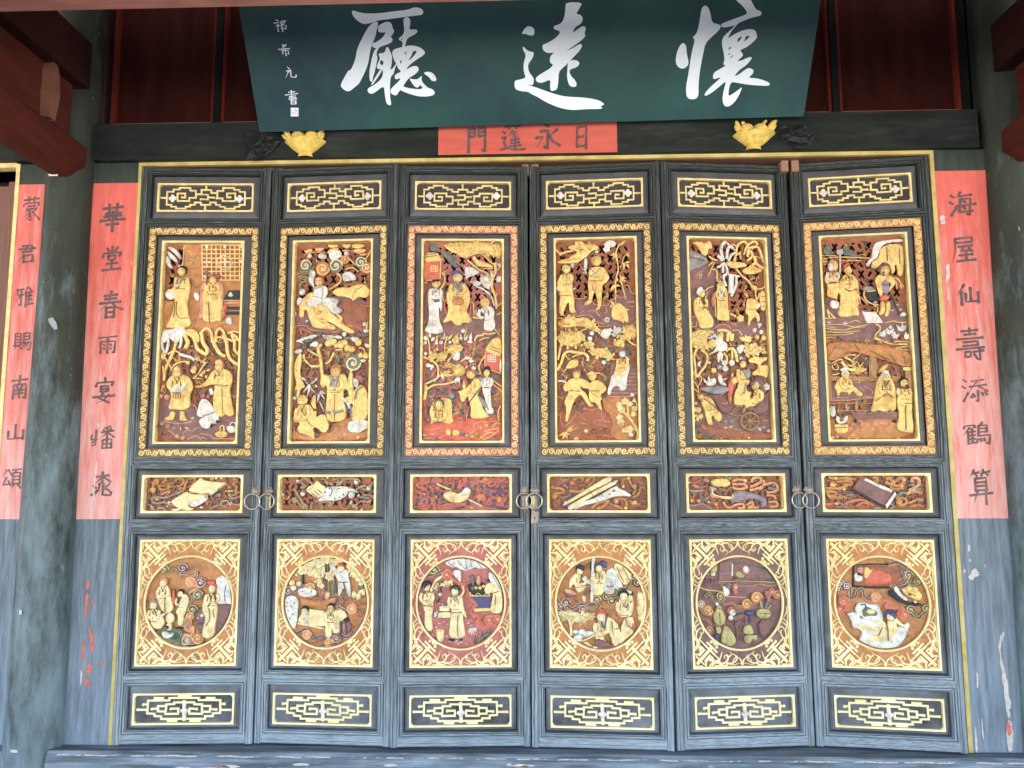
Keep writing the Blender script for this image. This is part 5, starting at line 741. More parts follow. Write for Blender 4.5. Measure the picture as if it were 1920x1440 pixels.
# ---- meshes shared by all six leaves
OPEN = {'f': (.052, .605, 2.566, 2.797), 'u': (.049, .608, 1.355, 2.520), 'm': (.045, .612, 1.054, 1.295), 'l': (.057, .600, .336, .980), 'b': (.060, .597, .066, .268)}
MO = [(-.026, .002), (-.0245, -.005), (-.018, -.006), (-.0165, .004), (-.0145, .004), (-.013, -.005), (-.0065, -.005), (-.005, .004), (-.0035, .004), (-.0025, -.002), (-.0005, -.002), (0, .003), (0, .036)]
def frame_meshes():
    D = {}
    S0 = .047
    def plank(nm, x0, x1, z0, z1, m, vert):
        b = MB(); n = 5   # gently ribbed face, end grain square
        b.box(x0, x1, .004, .045, z0, z1, m)
        D.setdefault(nm, []).append(b.mesh(nm))
    # stiles and rails as separate slabs behind the mouldings
    xs = (.0, .036, LW_ - .036, LW_); cuts = [(0, .052), (.284, .322), (.994, 1.040), (1.309, 1.341), (2.534, 2.552), (2.811, LH_)]
    def rib(nm, x0, x1, z0, z1, m, vert):
        b = MB(); n = 3; o = .0; k = 9
        prof = [(0, .045), (0, .003), (.12, -.001), (.30, -.001), (.34, .003), (.40, .003), (.44, -.002), (.80, -.002), (.86, .002), (1, .003), (1, .045)]
        if vert:
            vs = [(x0 + (x1 - x0) * t, d, z) for z in (z0, z1) for t, d in prof]
        else:
            vs = [(x, d, z0 + (z1 - z0) * t) for x in (x0, x1) for t, d in prof]
        K = len(prof); fs = [((i + 1, i, i + K, i + K + 1) if not vert else (i, i + 1, i + K + 1, i + K)) for i in range(K - 1)]
        fs += [(0, K - 1, 2 * K - 1, K), tuple(range(K)), tuple(range(2 * K - 1, K - 1, -1))]
        b.add(vs, fs, m); D.setdefault(nm, []).append(b.mesh(nm))
    rib('stile', 0, .034, 0, LH_, MV, True); rib('stile', LW_ - .032, LW_, 0, LH_, MV, True)
    for (z0, z1) in cuts: rib('rail', .0345, LW_ - .0325, z0 + .002, z1 - .002, MH, False)
    for k, (x0, x1, z0, z1) in OPEN.items():
        b = MB(); mo = MO
        ring(b, x0, x1, z0, z1, mo, MH, MV); D.setdefault('moulding', []).append(b.mesh('moulding'))
    # sloping inner frames between the groove and each gilt edge
    for key, R in (('f', R_FRET), ('m', R_MID), ('l', R_LOW), ('b', R_BOT)):
        b = MB(); O = OPEN[key]; x0, x1, z0, z1 = O; dx = min(R[0] - x0, x1 - R[1], R[2] - z0, z1 - R[3])
        a = [(x0 + .006, z0 + .006), (x1 - .006, z0 + .006), (x1 - .006, z1 - .006), (x0 + .006, z1 - .006)]
        m_ = [(R[0] - .010, R[2] - .010), (R[1] + .010, R[2] - .010), (R[1] + .010, R[3] + .010), (R[0] - .010, R[3] + .010)]
        c = [(R[0], R[2]), (R[1], R[2]), (R[1], R[3]), (R[0], R[3])]
        lev = [(a, .034), (a, .016), (m_, .009), (m_, .006), (c, .006)]
        for (p, d1), (q, d2) in zip(lev, lev[1:]):
            for i in range(4):
                j = (i + 1) % 4; b.add([(p[i][0], d1, p[i][1]), (p[j][0], d1, p[j][1]), (q[j][0], d2, q[j][1]), (q[i][0], d2, q[i][1])], [(0, 1, 2, 3)], MSL)
        D.setdefault('panel_surround', []).append(b.mesh('panel_surround'))
    b = MB(); x0, x1, z0, z1 = OPEN['u']; bi = (.087, .570, 1.396, 2.480); R = R_UP
    a = [(bi[0], bi[2]), (bi[1], bi[2]), (bi[1], bi[3]), (bi[0], bi[3])]; a2 = [(bi[0] + .004, bi[2] + .004), (bi[1] - .004, bi[2] + .004), (bi[1] - .004, bi[3] - .004), (bi[0] + .004, bi[3] - .004)]
    m_ = [(R[0] - .010, R[2] - .008), (R[1] + .010, R[2] - .008), (R[1] + .010, R[3] + .008), (R[0] - .010, R[3] + .008)]; c = [(R[0], R[2]), (R[1], R[2]), (R[1], R[3]), (R[0], R[3])]
    lev = [(a, .006), (a, .028), (a2, .028), (a2, .016), (m_, .008), (m_, .004), (c, .004)]
    for (p, d1), (q, d2) in zip(lev, lev[1:]):
        for i in range(4):
            j = (i + 1) % 4; b.add([(p[i][0], d1, p[i][1]), (p[j][0], d1, p[j][1]), (q[j][0], d2, q[j][1]), (q[i][0], d2, q[i][1])], [(0, 1, 2, 3)], MSL)
    D['panel_surround'].append(b.mesh('panel_surround'))
    # gilt fillets with notched corners
    for R, d, wd in ((R_FRET, .006, .0085), (R_UP, .004, .0095), (R_MID, .006, .011), (R_LOW, .006, .0085), (R_BOT, .006, .0085)):
        b = MB(); x0, x1, z0, z1 = R; o = [(x0, z0), (x1, z0), (x1, z1), (x0, z1)]; k = wd * 2.0
        a0, a1, c0, c1 = x0 + wd, x1 - wd, z0 + wd, z1 - wd; e = .011
        inn = [(a0 + e, c0), (a1 - e, c0), (a1 - e * .45, c0 + e * .45), (a1, c0 + e), (a1, c1 - e), (a1 - e * .45, c1 - e * .45), (a1 - e, c1), (a0 + e, c1), (a0 + e * .45, c1 - e * .45), (a0, c1 - e), (a0, c0 + e), (a0 + e * .45, c0 + e * .45)]
        b.tri([o], [inn], d - .006, d + .03, GILD); D.setdefault('gilt_fillet', []).append(b.mesh('gilt_fillet'))
    # back board of the leaf
    return D
SH = frame_meshes()

def running_scroll(L_, hgt):
    """one border strip: S-waves with curls, mirrored about the middle"""
    b = []; n = max(3, round(L_ / 2 / (hgt * 1.0))); p = L_ / 2 / n; h = hgt
    for half in (-1, 1):
        for i in range(n):
            cx = (i + .5) * p; up = 1 if i % 2 == 0 else -1
            ln = [(-.55, -.34), (-.36, -.30), (-.26, -.02), (-.12, .26), (.10, .36), (.34, .24), (.38, -.04), (.22, -.24), (.0, -.20), (-.05, .0), (.08, .10), (.18, .02)]
            b.append(catmull([(half * (cx + u * p), up * v * h) for u, v in ln], 2))
    return b
def border_ground(m_bg):
    b = MB(); x0, x1, z0, z1 = OPEN['u']; a0, a1, c0, c1 = .087, .570, 1.396, 2.480
    b.tri([[(x0, z0), (x1, z0), (x1, z1), (x0, z1)]], [[(a0, c0), (a1, c0), (a1, c1), (a0, c1)]], .006, .03, m_bg); return b.mesh('border_ground')
def scroll_strips():
    x0, x1, z0, z1 = OPEN['u']; h = .036; out = []
    for (cx, cz, L_, hor) in (((x0 + x1) / 2, z1 - .020, x1 - x0 - .01, 1), ((x0 + x1) / 2, z0 + .0205, x1 - x0 - .01, 1), (x0 + .019, (z0 + z1) / 2, z1 - z0 - .08, 0), (x1 - .019, (z0 + z1) / 2, z1 - z0 - .08, 0)):
        b = MB()
        for k, ln in enumerate(running_scroll(L_, h)):
            pts = [(cx + p[0], cz + p[1]) if hor else (cx + p[1] * (1 if cx < .3 else -1), cz + p[0]) for p in ln]
            b.stroke(pts, .0068, .0055 - .0002 * (k % 2), .0045, GILD, smooth=False)
        out.append(b.mesh('scroll_strip'))
    return out
BS = {k: border_ground(CM[k]) for k in set(BORD)}; STR = scroll_strips()

def map_fret(x, y, c):
    s, t = homog(c)(x, y); return s, t
def fret(lines, balls, flowers, corners, R, w, flip=False):
    H = homog(corners); b = MB()
    def F(x, y):
        s, t = H(x, y)
        if flip: t = 1 - t
        return (R[0] + s * (R[1] - R[0]), R[3] - t * (R[3] - R[2]))
    for k, ln in enumerate(lines):
        ww = w
        if isinstance(ln[0], (int, float)): ww = ln[0]; ln = ln[1:]
        b.stroke([F(*p) for p in ln], ww, .016 - k * .00012, .007, GILD, smooth=False, flat=True)
    for (x, y) in balls: q = F(x, y); b.dome(q[0], q[1], w * .8, .0115, .005, GILD, n=8, k=2)
    for (x, y, r) in flowers:
        q = F(x, y)
        for dx, dz in ((1, 0), (-1, 0), (0, 1), (0, -1)): b.dome(q[0] + dx * r * .55, q[1] + dz * r * .55, r * .52, .012, .007, CM['W'], n=8, k=2)
        b.dome(q[0], q[1], r * .4, .009, .008, CM['W'], n=8, k=2)
    return b
FT_C = ((362,338),(1640,343),(1625,708),(338,708))
FT = [[(470,525),(475,440),(560,440),(560,410),(640,410),(640,388),(785,390),(785,425),(860,425),(858,520),(770,520),(770,560),(612,560),(612,462),(715,462),(715,515),(672,515)],
      [(865,470),(935,470),(935,415),(1065,418),(1065,455),(1140,455)], [(905,475),(1020,478),(1020,540),(925,535)], [(1030,512),(1095,515)], [(1000,350),(1000,412)],
      [(1145,525),(1145,430),(1225,430),(1225,390),(1370,392),(1370,415),(1440,415),(1440,440),(1515,442),(1510,610),(1440,610),(1440,635),(1375,635),(1375,660),(1245,660),(1245,635),(1180,635),(1180,610),(1125,610),(1125,578),(1050,578),(1050,610),(925,610),(925,580),(845,580),(845,610),(780,610),(780,635),(720,635),(720,660),(590,660),(590,635),(525,635),(525,610),(465,610),(470,525)],
      [(1135,525),(1215,525),(1215,560),(1385,560),(1385,462),(1275,462),(1275,515),(1315,512)], [(405,520),(462,520)], [(1520,525),(1590,522)], [(985,618),(980,662)]]
FT_B = [(400,520),(1592,522),(980,668),(925,537),(1100,514),(670,512),(1318,510),(1000,352)]
FT_F = [(545,525,.020),(1440,530,.020)]
FB_C = ((165,210),(1590,215),(1570,670),(130,665))
FB = [[(360,320),(660,320),(662,285),(1075,288),(1075,320),(1380,325),(1375,510),(1270,515),(1270,555),(1160,555),(1160,592),(540,588),(540,550),(445,545),(445,510),(345,505),(360,320)],
      [.016,(810,258),(950,260)], [.013,(460,288),(565,290)], [.013,(1195,295),(1290,298)], [.014,(640,612),(745,614)], [.014,(960,614),(1075,616)],
      [(500,400),(615,400),(615,375),(725,375),(725,350),(1010,352),(1010,380),(1120,382),(1120,405),(1235,408),(1228,490),(1120,490),(1118,520),(938,515),(942,440),(1040,447)],
      [(500,400),(495,475),(600,480),(600,515),(780,515),(785,440),(685,440)], [(615,405),(605,480)], [(1120,405),(1118,488)], [(415,440),(492,436)], [(1235,452),(1315,458)], [(215,450),(338,450)],
      [(295,375),(348,370)], [(1405,465),(1515,467)], [(1385,380),(1436,378)], [.016,(870,345),(864,590)]]
FB_B = [(410,444),(1320,460),(208,450),(290,377),(1520,468),(1440,380),(680,444),(1044,449)]
fret_top = {f: fret(FT, FT_B, FT_F, FT_C, R_FRET, .0078, f).mesh('gilt_fret') for f in (False, True)}
bb = fret(FB, FB_B, [], FB_C, R_BOT, .0095)
H_ = homog(FB_C); s_, t_ = H_(868, 472); cx_, cz_ = R_BOT[0] + s_ * (R_BOT[1] - R_BOT[0]), R_BOT[3] - t_ * (R_BOT[3] - R_BOT[2])
bb.dome(cx_, cz_, .021, .010, .006, CM['W'], rz=.012, n=12); bb.dome(cx_, cz_, .010, .0105, .006, CM['W'], rz=.030, n=12)
fret_bot = bb.mesh('gilt_fret')

def lattice(b, R, m, y, cw, ch, sw, yb=None):
    """pierced board: interlocking slanting slots"""
    x0, x1, z0, z1 = R; holes = []
    def bar(cx, cz, a, L_, w_):
        c, s = math.cos(a), math.sin(a); return [(cx + c * u * L_ / 2 - s * v * w_ / 2, cz + s * u * L_ / 2 + c * v * w_ / 2) for u, v in ((-1, -1), (1, -1), (1, 1), (-1, 1))]
    nr = int((z1 - z0) / ch) + 1; nc = int((x1 - x0) / cw) + 1
    for j in range(nr + 1):
        for i in range(nc + 1):
            cx = x0 + (i + .5 * (j % 2)) * cw; cz = z0 + (j + .3) * ch; aa = math.radians(60)
            bars = [bar(cx, cz, aa, sw * 3.9, sw), bar(cx, cz, -aa, sw * 3.9, sw), bar(cx + cw * .5, cz + ch * .02, aa if (i + j) % 2 else -aa, sw * 2.3, sw)]
            for q in bars:
                if all(x0 + .004 < p[0] < x1 - .004 and z0 + .004 < p[1] < z1 - .004 for p in q): holes.append(q)
    b.tri([[(x0, z0), (x1, z0), (x1, z1), (x0, z1)]], holes, y, y + .012, m)
DEEP = .036
def corner_ornament(R, m):
    x0, x1, z0, z1 = R; W, H = x1 - x0, z1 - z0; y = .016
    # one quarter, traced in crop units relative to the top-left corner of leaf one (unit = frame width / 970)
    q_lines = [(16, [(20,90),(20,20),(90,20)]), (30, [(52,52),(185,185)]), (15, [(40,110),(75,75)]), (15, [(110,40),(75,75)]), (15, [(20,130),(60,130),(95,165),(60,200),(20,165)]), (15, [(130,20),(130,60),(165,95),(200,60),(165,20)]),
               (14, [(70,120),(120,170),(95,195),(70,170)]), (14, [(120,70),(170,120),(195,95),(170,70)]), (14, [(25,190),(70,235),(30,270)]), (14, [(190,25),(235,70),(270,30)]), (15, [(20,220),(20,330)]), (15, [(220,20),(330,20)]),
               (18, [(125,215),(215,125)]), (18, [(150,235),(235,150)]), (13, [(95,190),(60,225)]), (13, [(190,95),(225,60)]), (12, [(20,300),(60,260)]), (12, [(300,20),(260,60)]), (12,[(230,110),(265,75),(235,45)]), (12,[(110,230),(75,265),(45,235)])]
    leaf = [(18, 5, [(240,60),(270,90),(285,130),(290,150)]), (20, 8, [(270,40),(320,50),(350,90),(335,120),(310,100),(322,80)]), (20, 5, [(330,45),(380,40),(430,70),(420,110),(380,130),(370,150)]), (16, 6, [(380,120),(350,90),(345,60)]),
            (18, 6, [(485,20),(470,70),(430,95),(400,70),(390,45)]), (12, 5, [(300,20),(350,35),(400,25),(450,40),(485,30)])]
    side = [(18, 5, [(60,250),(90,290),(95,330),(80,330)]), (20, 8, [(40,270),(50,330),(90,370),(120,340),(100,310)]), (18, 5, [(45,340),(30,400),(60,440),(90,420)]), (16, 5, [(40,380),(75,410),(110,400)]), (16, 4, [(20,560),(30,500),(60,450),(50,420)]), (12, 5, [(20,330),(25,420),(20,520)])]
    u = W / 970
    out = []
    for sx in (0, 1):
        for sz in (0, 1):
            b = MB()
            F = lambda x, y_: ((x0 + x * u) if sx == 0 else (x1 - x * u), (z1 - y_ * u) if sz == 0 else (z0 + y_ * u))
            for k, (w_, ln) in enumerate(q_lines): b.stroke([F(*p) for p in ln], w_ * u, y - .0004 * (k % 5), .006, m, smooth=False, flat=True)
            for (w_, w2, ln) in leaf + side: b.stroke([F(*p) for p in ln], w_ * u, y, .006, m, w1=w2 * u)
            for (x, y_, r) in ((225,225,20),(190,240,16),(240,190,16),(250,215,13),(215,250,13),(430,100,13),(345,105,12),(100,405,12)): q = F(x, y_); b.dome(q[0], q[1], r * u, y, .007, m, n=8, k=2)
            out.append(b.mesh('corner_ornament'))
    return out
SPLIT = {'cloud_curl', 'cloud_ribbon', 'flower_bed', 'white_lotus', 'carved_bird', 'golden_peach', 'golden_bloom', 'white_blossom', 'canopy_leaf', 'willow_leaf', 'banana_leaf', 'palm_frond', 'weeping_leaf', 'white_frond', 'golden_frond',
         'bamboo_leaf', 'bamboo_stalk', 'bamboo_grove', 'distant_peak', 'fruit_basket', 'timber_post', 'white_leaf', 'scholar_stone', 'low_table', 'incense_stand'}
def pieces(parsed):
    for crop, nm, lay, shp in parsed:
        if nm in SPLIT:
            for k, (c, par, P) in enumerate(shp):
                if c[0] in 'TFO' and len(P) > 1:
                    for q in P: yield crop, nm, lay + .05 * (k % 7), [(c, par, [q])]
                elif c[0] == 'L' and nm in ('flower_bed', 'white_lotus'):
                    for a, b in zip(P[::2], P[1::2]): yield crop, nm, lay + .05 * (k % 7), [(c, par, [a, b])]
                else: yield crop, nm, lay + .05 * (k % 7), [(c, par, P)]
        else: yield crop, nm, lay, shp
CORN = corner_ornament(R_LOW, GILD)
pull_label = 0
door = []
for i in range(6):
    leaf = empty('door_leaf', LABEL[i], 'door', 'six carved folding doors', M=leafM(i)); door.append(leaf)
    for nm, lst in SH.items():
        for me in lst: link(nm, me, leaf)
    sb = link('scroll_border', BS[BORD[i]], leaf)
    for me in STR: link('scroll_strip', me, sb)
    # fret panels
    for R, me in ((R_FRET, fret_top[i in (2, 3)]), (R_BOT, fret_bot)):
        b = MB(); b.box(R[0] + .002, R[1] - .002, .0165, .04, R[2] + .002, R[3] - .002, MPL); p = b.obj('fret_panel', leaf); link('gilt_fret', me, p)
    # tall pierced panel
    b = MB(); R = R_UP; H = homog(UPC[i])
    ins = (R[0] + .003, R[1] - .003, R[2] + .003, R[3] - .003)
    lattice(b, ins, CM[LATC[i]], DEEP, .0800, .0480, .0120)
    tall = b.obj('pierced_panel', leaf)
    b = MB(); zlow = R[2] + (R[3] - R[2]) * .57; b.box(ins[0], ins[1], .052, .056, ins[2], zlow, CM['N']); b.box(ins[0], ins[1], .066, .07, zlow + .001, ins[3], VOID); b.obj('backing_board', tall)
    for crop, nm, lay, shp in pieces(parse(UPPER[i])):
        ox, oy, sc_ = UPO[i][0 if crop == 'A' else 1]
        def F(x, y, R=R, H=H, ox=ox, oy=oy, sc_=sc_):
            s, t = H(ox + x / sc_, oy + y / sc_); s = min(max(s, .028), .972); t = min(max(t, .012), .988); return (R[0] + s * (R[1] - R[0]), R[3] - t * (R[3] - R[2]))
        b = MB(); carve(b, shp, F, .00272 / sc_, DEEP - .0045 - lay * .0062); b.obj(nm, tall, smooth=True)
    # small leafy sprigs and twigs filling the gaps of the pierced ground
    rg = random.Random(40 + i); zr = R[3] - R[2]; cnt = 0; taken = []
    for crop, nm, lay, shp in parse(UPPER[i]):
        ox, oy, sc_ = UPO[i][0 if crop == 'A' else 1]
        for c_, par, P in shp:
            for p_ in P:
                q_ = H(ox + p_[0] / sc_, oy + p_[1] / sc_); taken.append((R[0] + q_[0] * (R[1] - R[0]), R[3] - q_[1] * zr))
            if len(P) > 2 and c_[0] in 'PXCQ' and nm != 'ground':
                mx = sum(p_[0] for p_ in P) / len(P); my = sum(p_[1] for p_ in P) / len(P); q_ = H(ox + mx / sc_, oy + my / sc_); taken.append((R[0] + q_[0] * (R[1] - R[0]), R[3] - q_[1] * zr))
    T_ = np.array(taken)
    for _ in range(1400):
        x = rg.uniform(R[0] + .02, R[1] - .02); z = rg.uniform(R[2] + .02, R[3] - .02); tt = (R[3] - z) / zr
        if tt < .36 and rg.random() < .72: continue
        if np.min(np.hypot(T_[:, 0] - x, T_[:, 1] - z)) < .0165: continue
        T_ = np.vstack([T_, [x, z]]); cnt += 1; b = MB(); a = rg.uniform(0, 6.28); yy = DEEP - .004; g = CM[rg.choice('YYYyQOOG')]; L_ = rg.uniform(.014, .024)
        tip = (x + math.cos(a) * L_, z + math.sin(a) * L_); mid = ((x + tip[0]) / 2 + math.sin(a) * .004, (z + tip[1]) / 2 - math.cos(a) * .004)
        b.stroke([(2 * x - tip[0], 2 * z - tip[1]), (x, z), mid, tip], .0048, yy, .004, g, w1=.0025)
        for k_ in range(4):
            t_ = k_ / 3; px_, pz_ = x + (tip[0] - x) * t_, z + (tip[1] - z) * t_; aa = a + (1 if k_ % 2 else -1) * rg.uniform(.6, 1.1); ll = rg.uniform(.009, .014)
            ex, ez = px_ + math.cos(aa) * ll, pz_ + math.sin(aa) * ll; nx_, nz_ = -math.sin(aa) * ll * .3, math.cos(aa) * ll * .3
            b.add([(px_, yy - .003, pz_), ((px_ + ex) / 2 + nx_, yy - .003, (pz_ + ez) / 2 + nz_), ((px_ + ex) / 2, yy - .008, (pz_ + ez) / 2), ((px_ + ex) / 2 - nx_, yy - .003, (pz_ + ez) / 2 - nz_), (ex, yy - .004, ez)], [(0, 2, 1), (0, 3, 2), (1, 2, 4), (2, 3, 4)], g)
        b.obj('leafy_sprig', tall)
        if cnt > 90: break
    # plaque
    b = MB(); R = R_MID; H = homog(MIC[i]); ins = (R[0] + .003, R[1] - .003, R[2] + .003, R[3] - .003)
    lattice(b, ins, CM['r' if i == 2 else 'B'], DEEP, .0620, .0370, .0098); pl = b.obj('plaque_panel', leaf)
    b = MB(); b.box(ins[0], ins[1], .052, .056, ins[2], ins[3], CM['L' if i == 2 else ('K' if i in (1,) else 'N')]); b.obj('backing_board', pl)
    for crop, nm, lay, shp in pieces(parse(MID[i])):
        def F(x, y, R=R, H=H):
            s, t = H(x, y); s = min(max(s, .03), .97); t = min(max(t, .06), .94); return (R[0] + s * (R[1] - R[0]), R[3] - t * (R[3] - R[2]))
        b = MB(); carve(b, shp, F, .494 / 1470, DEEP - .004 - lay * .0058); b.obj(nm, pl, smooth=True)
    # circle panel
    R = R_LOW; H = homog(LOC[i]); cx, cz = (R[0] + R[1]) / 2, R[3] - .502 * (R[3] - R[2]); rx, rz = .440 * (R[1] - R[0]), .365 * (R[3] - R[2])
    b = MB(); ins = (R[0] + .003, R[1] - .003, R[2] + .003, R[3] - .003)
    circ = [(cx + rx * math.cos(a), cz + rz * math.sin(a)) for a in np.linspace(0, 2 * math.pi, 65)[:-1]]
    b.tri([[(ins[0], ins[2]), (ins[1], ins[2]), (ins[1], ins[3]), (ins[0], ins[3])]], [circ], .016, .032, CM[CIRC[i]]); lowp = b.obj('circle_panel', leaf)
    b = MB(); b.box(ins[0] + .002, ins[1] - .002, .0325, .04, ins[2] + .002, ins[3] - .002, CM[CIRC[i]]); b.obj('recessed_disc', lowp)
    b = MB(); b.stroke(circ + [circ[0]], .0105, .0165, .0075, GILD, smooth=False); b.obj('gilt_ring', lowp, smooth=True)
    for me in CORN: link('corner_ornament', me, lowp)
    for crop, nm, lay, shp in pieces(parse(LOW[i])):
        def F(x, y, R=R, H=H):
            s, t = H(x, y); X_, Z_ = R[0] + s * (R[1] - R[0]), R[3] - t * (R[3] - R[2])
            k = math.hypot((X_ - cx) / rx, (Z_ - cz) / rz)
            if k > .955: X_ = cx + (X_ - cx) * .955 / k; Z_ = cz + (Z_ - cz) * .955 / k
            return (X_, Z_)
        b = MB(); carve(b, shp, F, .483 / 970, .031 - lay * .0050); b.obj(nm, lowp, smooth=True)
    # back skin keeps the leaf solid from behind
    b = MB(); b.box(.004, LW_ - .004, .072, .078, .004, LH_ - .004, BRN); b.box(.0, .006, .0455, .075, 0, LH_, BRN); b.box(LW_ - .006, LW_, .0455, .075, 0, LH_, BRN); b.obj('back_board', leaf)
    # ring pull
    u = {0: LW_ - .018, 1: .036, 2: LW_ - .022, 3: .018, 4: LW_ - .030, 5: .014}[i]
    b = MB()
    for k, a in enumerate(range(0, 360, 60)): b.dome(u + .013 * math.cos(math.radians(a)), 1.186 + .013 * math.sin(math.radians(a)), .010, -.002, .006, IRON, n=8, k=2)
    b.dome(u, 1.186, .017, -.002, .014, IRON, n=14, k=4); b.dome(u, 1.172, .006, -.012, .010, STEEL, n=8, k=3)
    p = b.obj('door_pull', leaf, smooth=True)
    b = MB(); dx = {0: -.012, 1: .0, 2: -.003, 3: .0, 4: .004, 5: .006}[i]; b.torus((u + dx, -.020 - .004 * (i % 2), 1.137), .0375, .0032, STEEL); b.obj('pull_ring', p, smooth=True)
    b = MB(); b.box(u - .016, u + .012, -.0045, .0, 1.098, 1.160, mat('worn brass plate', (.42, .30, .16), .5, .35, 50, metal=.3)); 
    if i in (1, 3, 2): b.obj('worn_strike_plate', leaf)
    if i == 3:
        b = MB(); lp = [(u - .018, 1.03), (u + .016, 1.03), (u + .018, 1.09), (u - .014, 1.092)]; b.tri([lp], [[(u - .003, 1.046), (u + .003, 1.046), (u + .0035, 1.064), (u - .0025, 1.064)]], -.0055, .002, IRON)
        b.box(u + .000, u + .024, -.009, -.0055, 1.086, 1.094, mat('dark keeper', (.06, .04, .035), .5)); b.obj('lock_plate', leaf)

# ---------------------------------------------------------------- door frame, lintel, threshold
GOLV = mat('olive gilt edge', (.44, .34, .10), .5, .3, 9, (1, 1, 1), .3, 60, col2=(.60, .47, .20), f2=(.45, .7), s2=6, chip=((.22, .14, .06), .68, 30, (1, 1, 1)))
fr = empty('door_frame', 'black timber door frame with thin gilt edge around the six carved leaves', 'door frame')
b = MB(); b.box(-2.011, -1.994, -.004, .10, 0, 2.857, GOLV); b.obj('gilt_edge', fr)
b = MB(); b.box(1.998, 2.018, -.004, .10, 0, 2.857, GOLV); b.obj('gilt_edge', fr)
b = MB(); b.box(-2.011, 2.018, -.004, .016, 2.8585, 2.877, GOLV); b.obj('gilt_edge', fr)
b = MB(); b.box(-2.2, 2.2, .0165, .14, 2.8575, 2.90, BRN); b.obj('head_soffit', fr)
b = MB(); b.box(-1.990, -1.984, .012, .1, 0, 2.857, BRN); b.obj('jamb_lining', fr)
for x in (-1.345, -1.30, -.02, .03, 1.30, 1.352):
    b = MB(); b.box(x - .018, x + .018, .05, .10, 2.80, 2.857, PINE); b.obj('pivot_block', fr)
b = MB(); b.box(-2.3, 2.35, .09, .096, 2.70, 2.857, VOID)
li = MB(); li.box(-2.20, 2.23, -.034, .12, 2.878, 3.072, BEAM); lint = link('lintel_beam', li.mesh('lintel_beam'), None, 'dark green-black lintel beam above the doors with a small red lettered strip', 'beam')
b = MB(); b.box(-.458, .443, -.038, -.0345, 2.879, 3.071, RED2); redstrip = b.obj('red_strip', lint)
th = MB()
prof = [(.14, .004), (-.055, .004), (-.060, .008), (-.086, .008), (-.094, -.002), (-.094, -.014), (-.100, -.020), (-.104, -.05), (-.104, -.33)]
vs = [(x, y, z) for x in (-2.25, 2.35) for (y, z) in prof]; K = len(prof)
th.add(vs, [(i, i + 1, i + K + 1, i + K) for i in range(K - 1)], mat('worn threshold', (.075, .09, .11), .5, .35, 4, (.6, 14, 14), .5, 9, col2=(.32, .38, .46), f2=(.42, .78), s2=3.5, st2=(.7, 10, 10), chip=((.52, .46, .40), .63, 4, (1, 6, 6))))
thr = th.obj('threshold_beam', None, label='worn blue-grey threshold beam under the six door leaves', cat='threshold')
random.seed(5)
for k in range(60):
    x = random.choice([random.uniform(-2.2, 2.3), random.gauss(-1.6 + .4, .25), random.gauss(.1, .5)]); 
    L_ = random.uniform(.01, .07); zz = random.choice([0, 1, 1])
    b_ = MB(); 
    if zz: 
        z = random.uniform(-.085, -.024); pts = [(x + L_ * math.cos(a) * random.uniform(.7, 1.1), z + .006 * random.uniform(.5, 1.3) * math.sin(a)) for a in np.linspace(0, 2 * math.pi, 10)[:-1]]
        b_.tri([pts], [], -.1055, -.1035, mat('flaked paint pale', (.50, .46, .42), .7, .3, 30)) if k % 4 else b_.tri([pts], [], -.1055, -.1035, mat('flaked paint rusty', (.38, .20, .15), .7, .3, 30))
        if k < 36: b_.obj('paint_flake', thr)
# worn light line along the nosing
b = MB(); pts = [(x, -.0095 + .0022 * math.sin(x * 37) * math.sin(x * 11 + 1)) for x in np.linspace(-2.2, 2.3, 160)]
b.stroke(pts, .007, -.0945, .0012, mat('nosing wear', (.46, .41, .36), .7, .3, 14, (6, 1, 1), chip=((.10, .13, .16), .50, 10, (1, 4, 4))), smooth=False); b.obj('nosing_wear', thr)

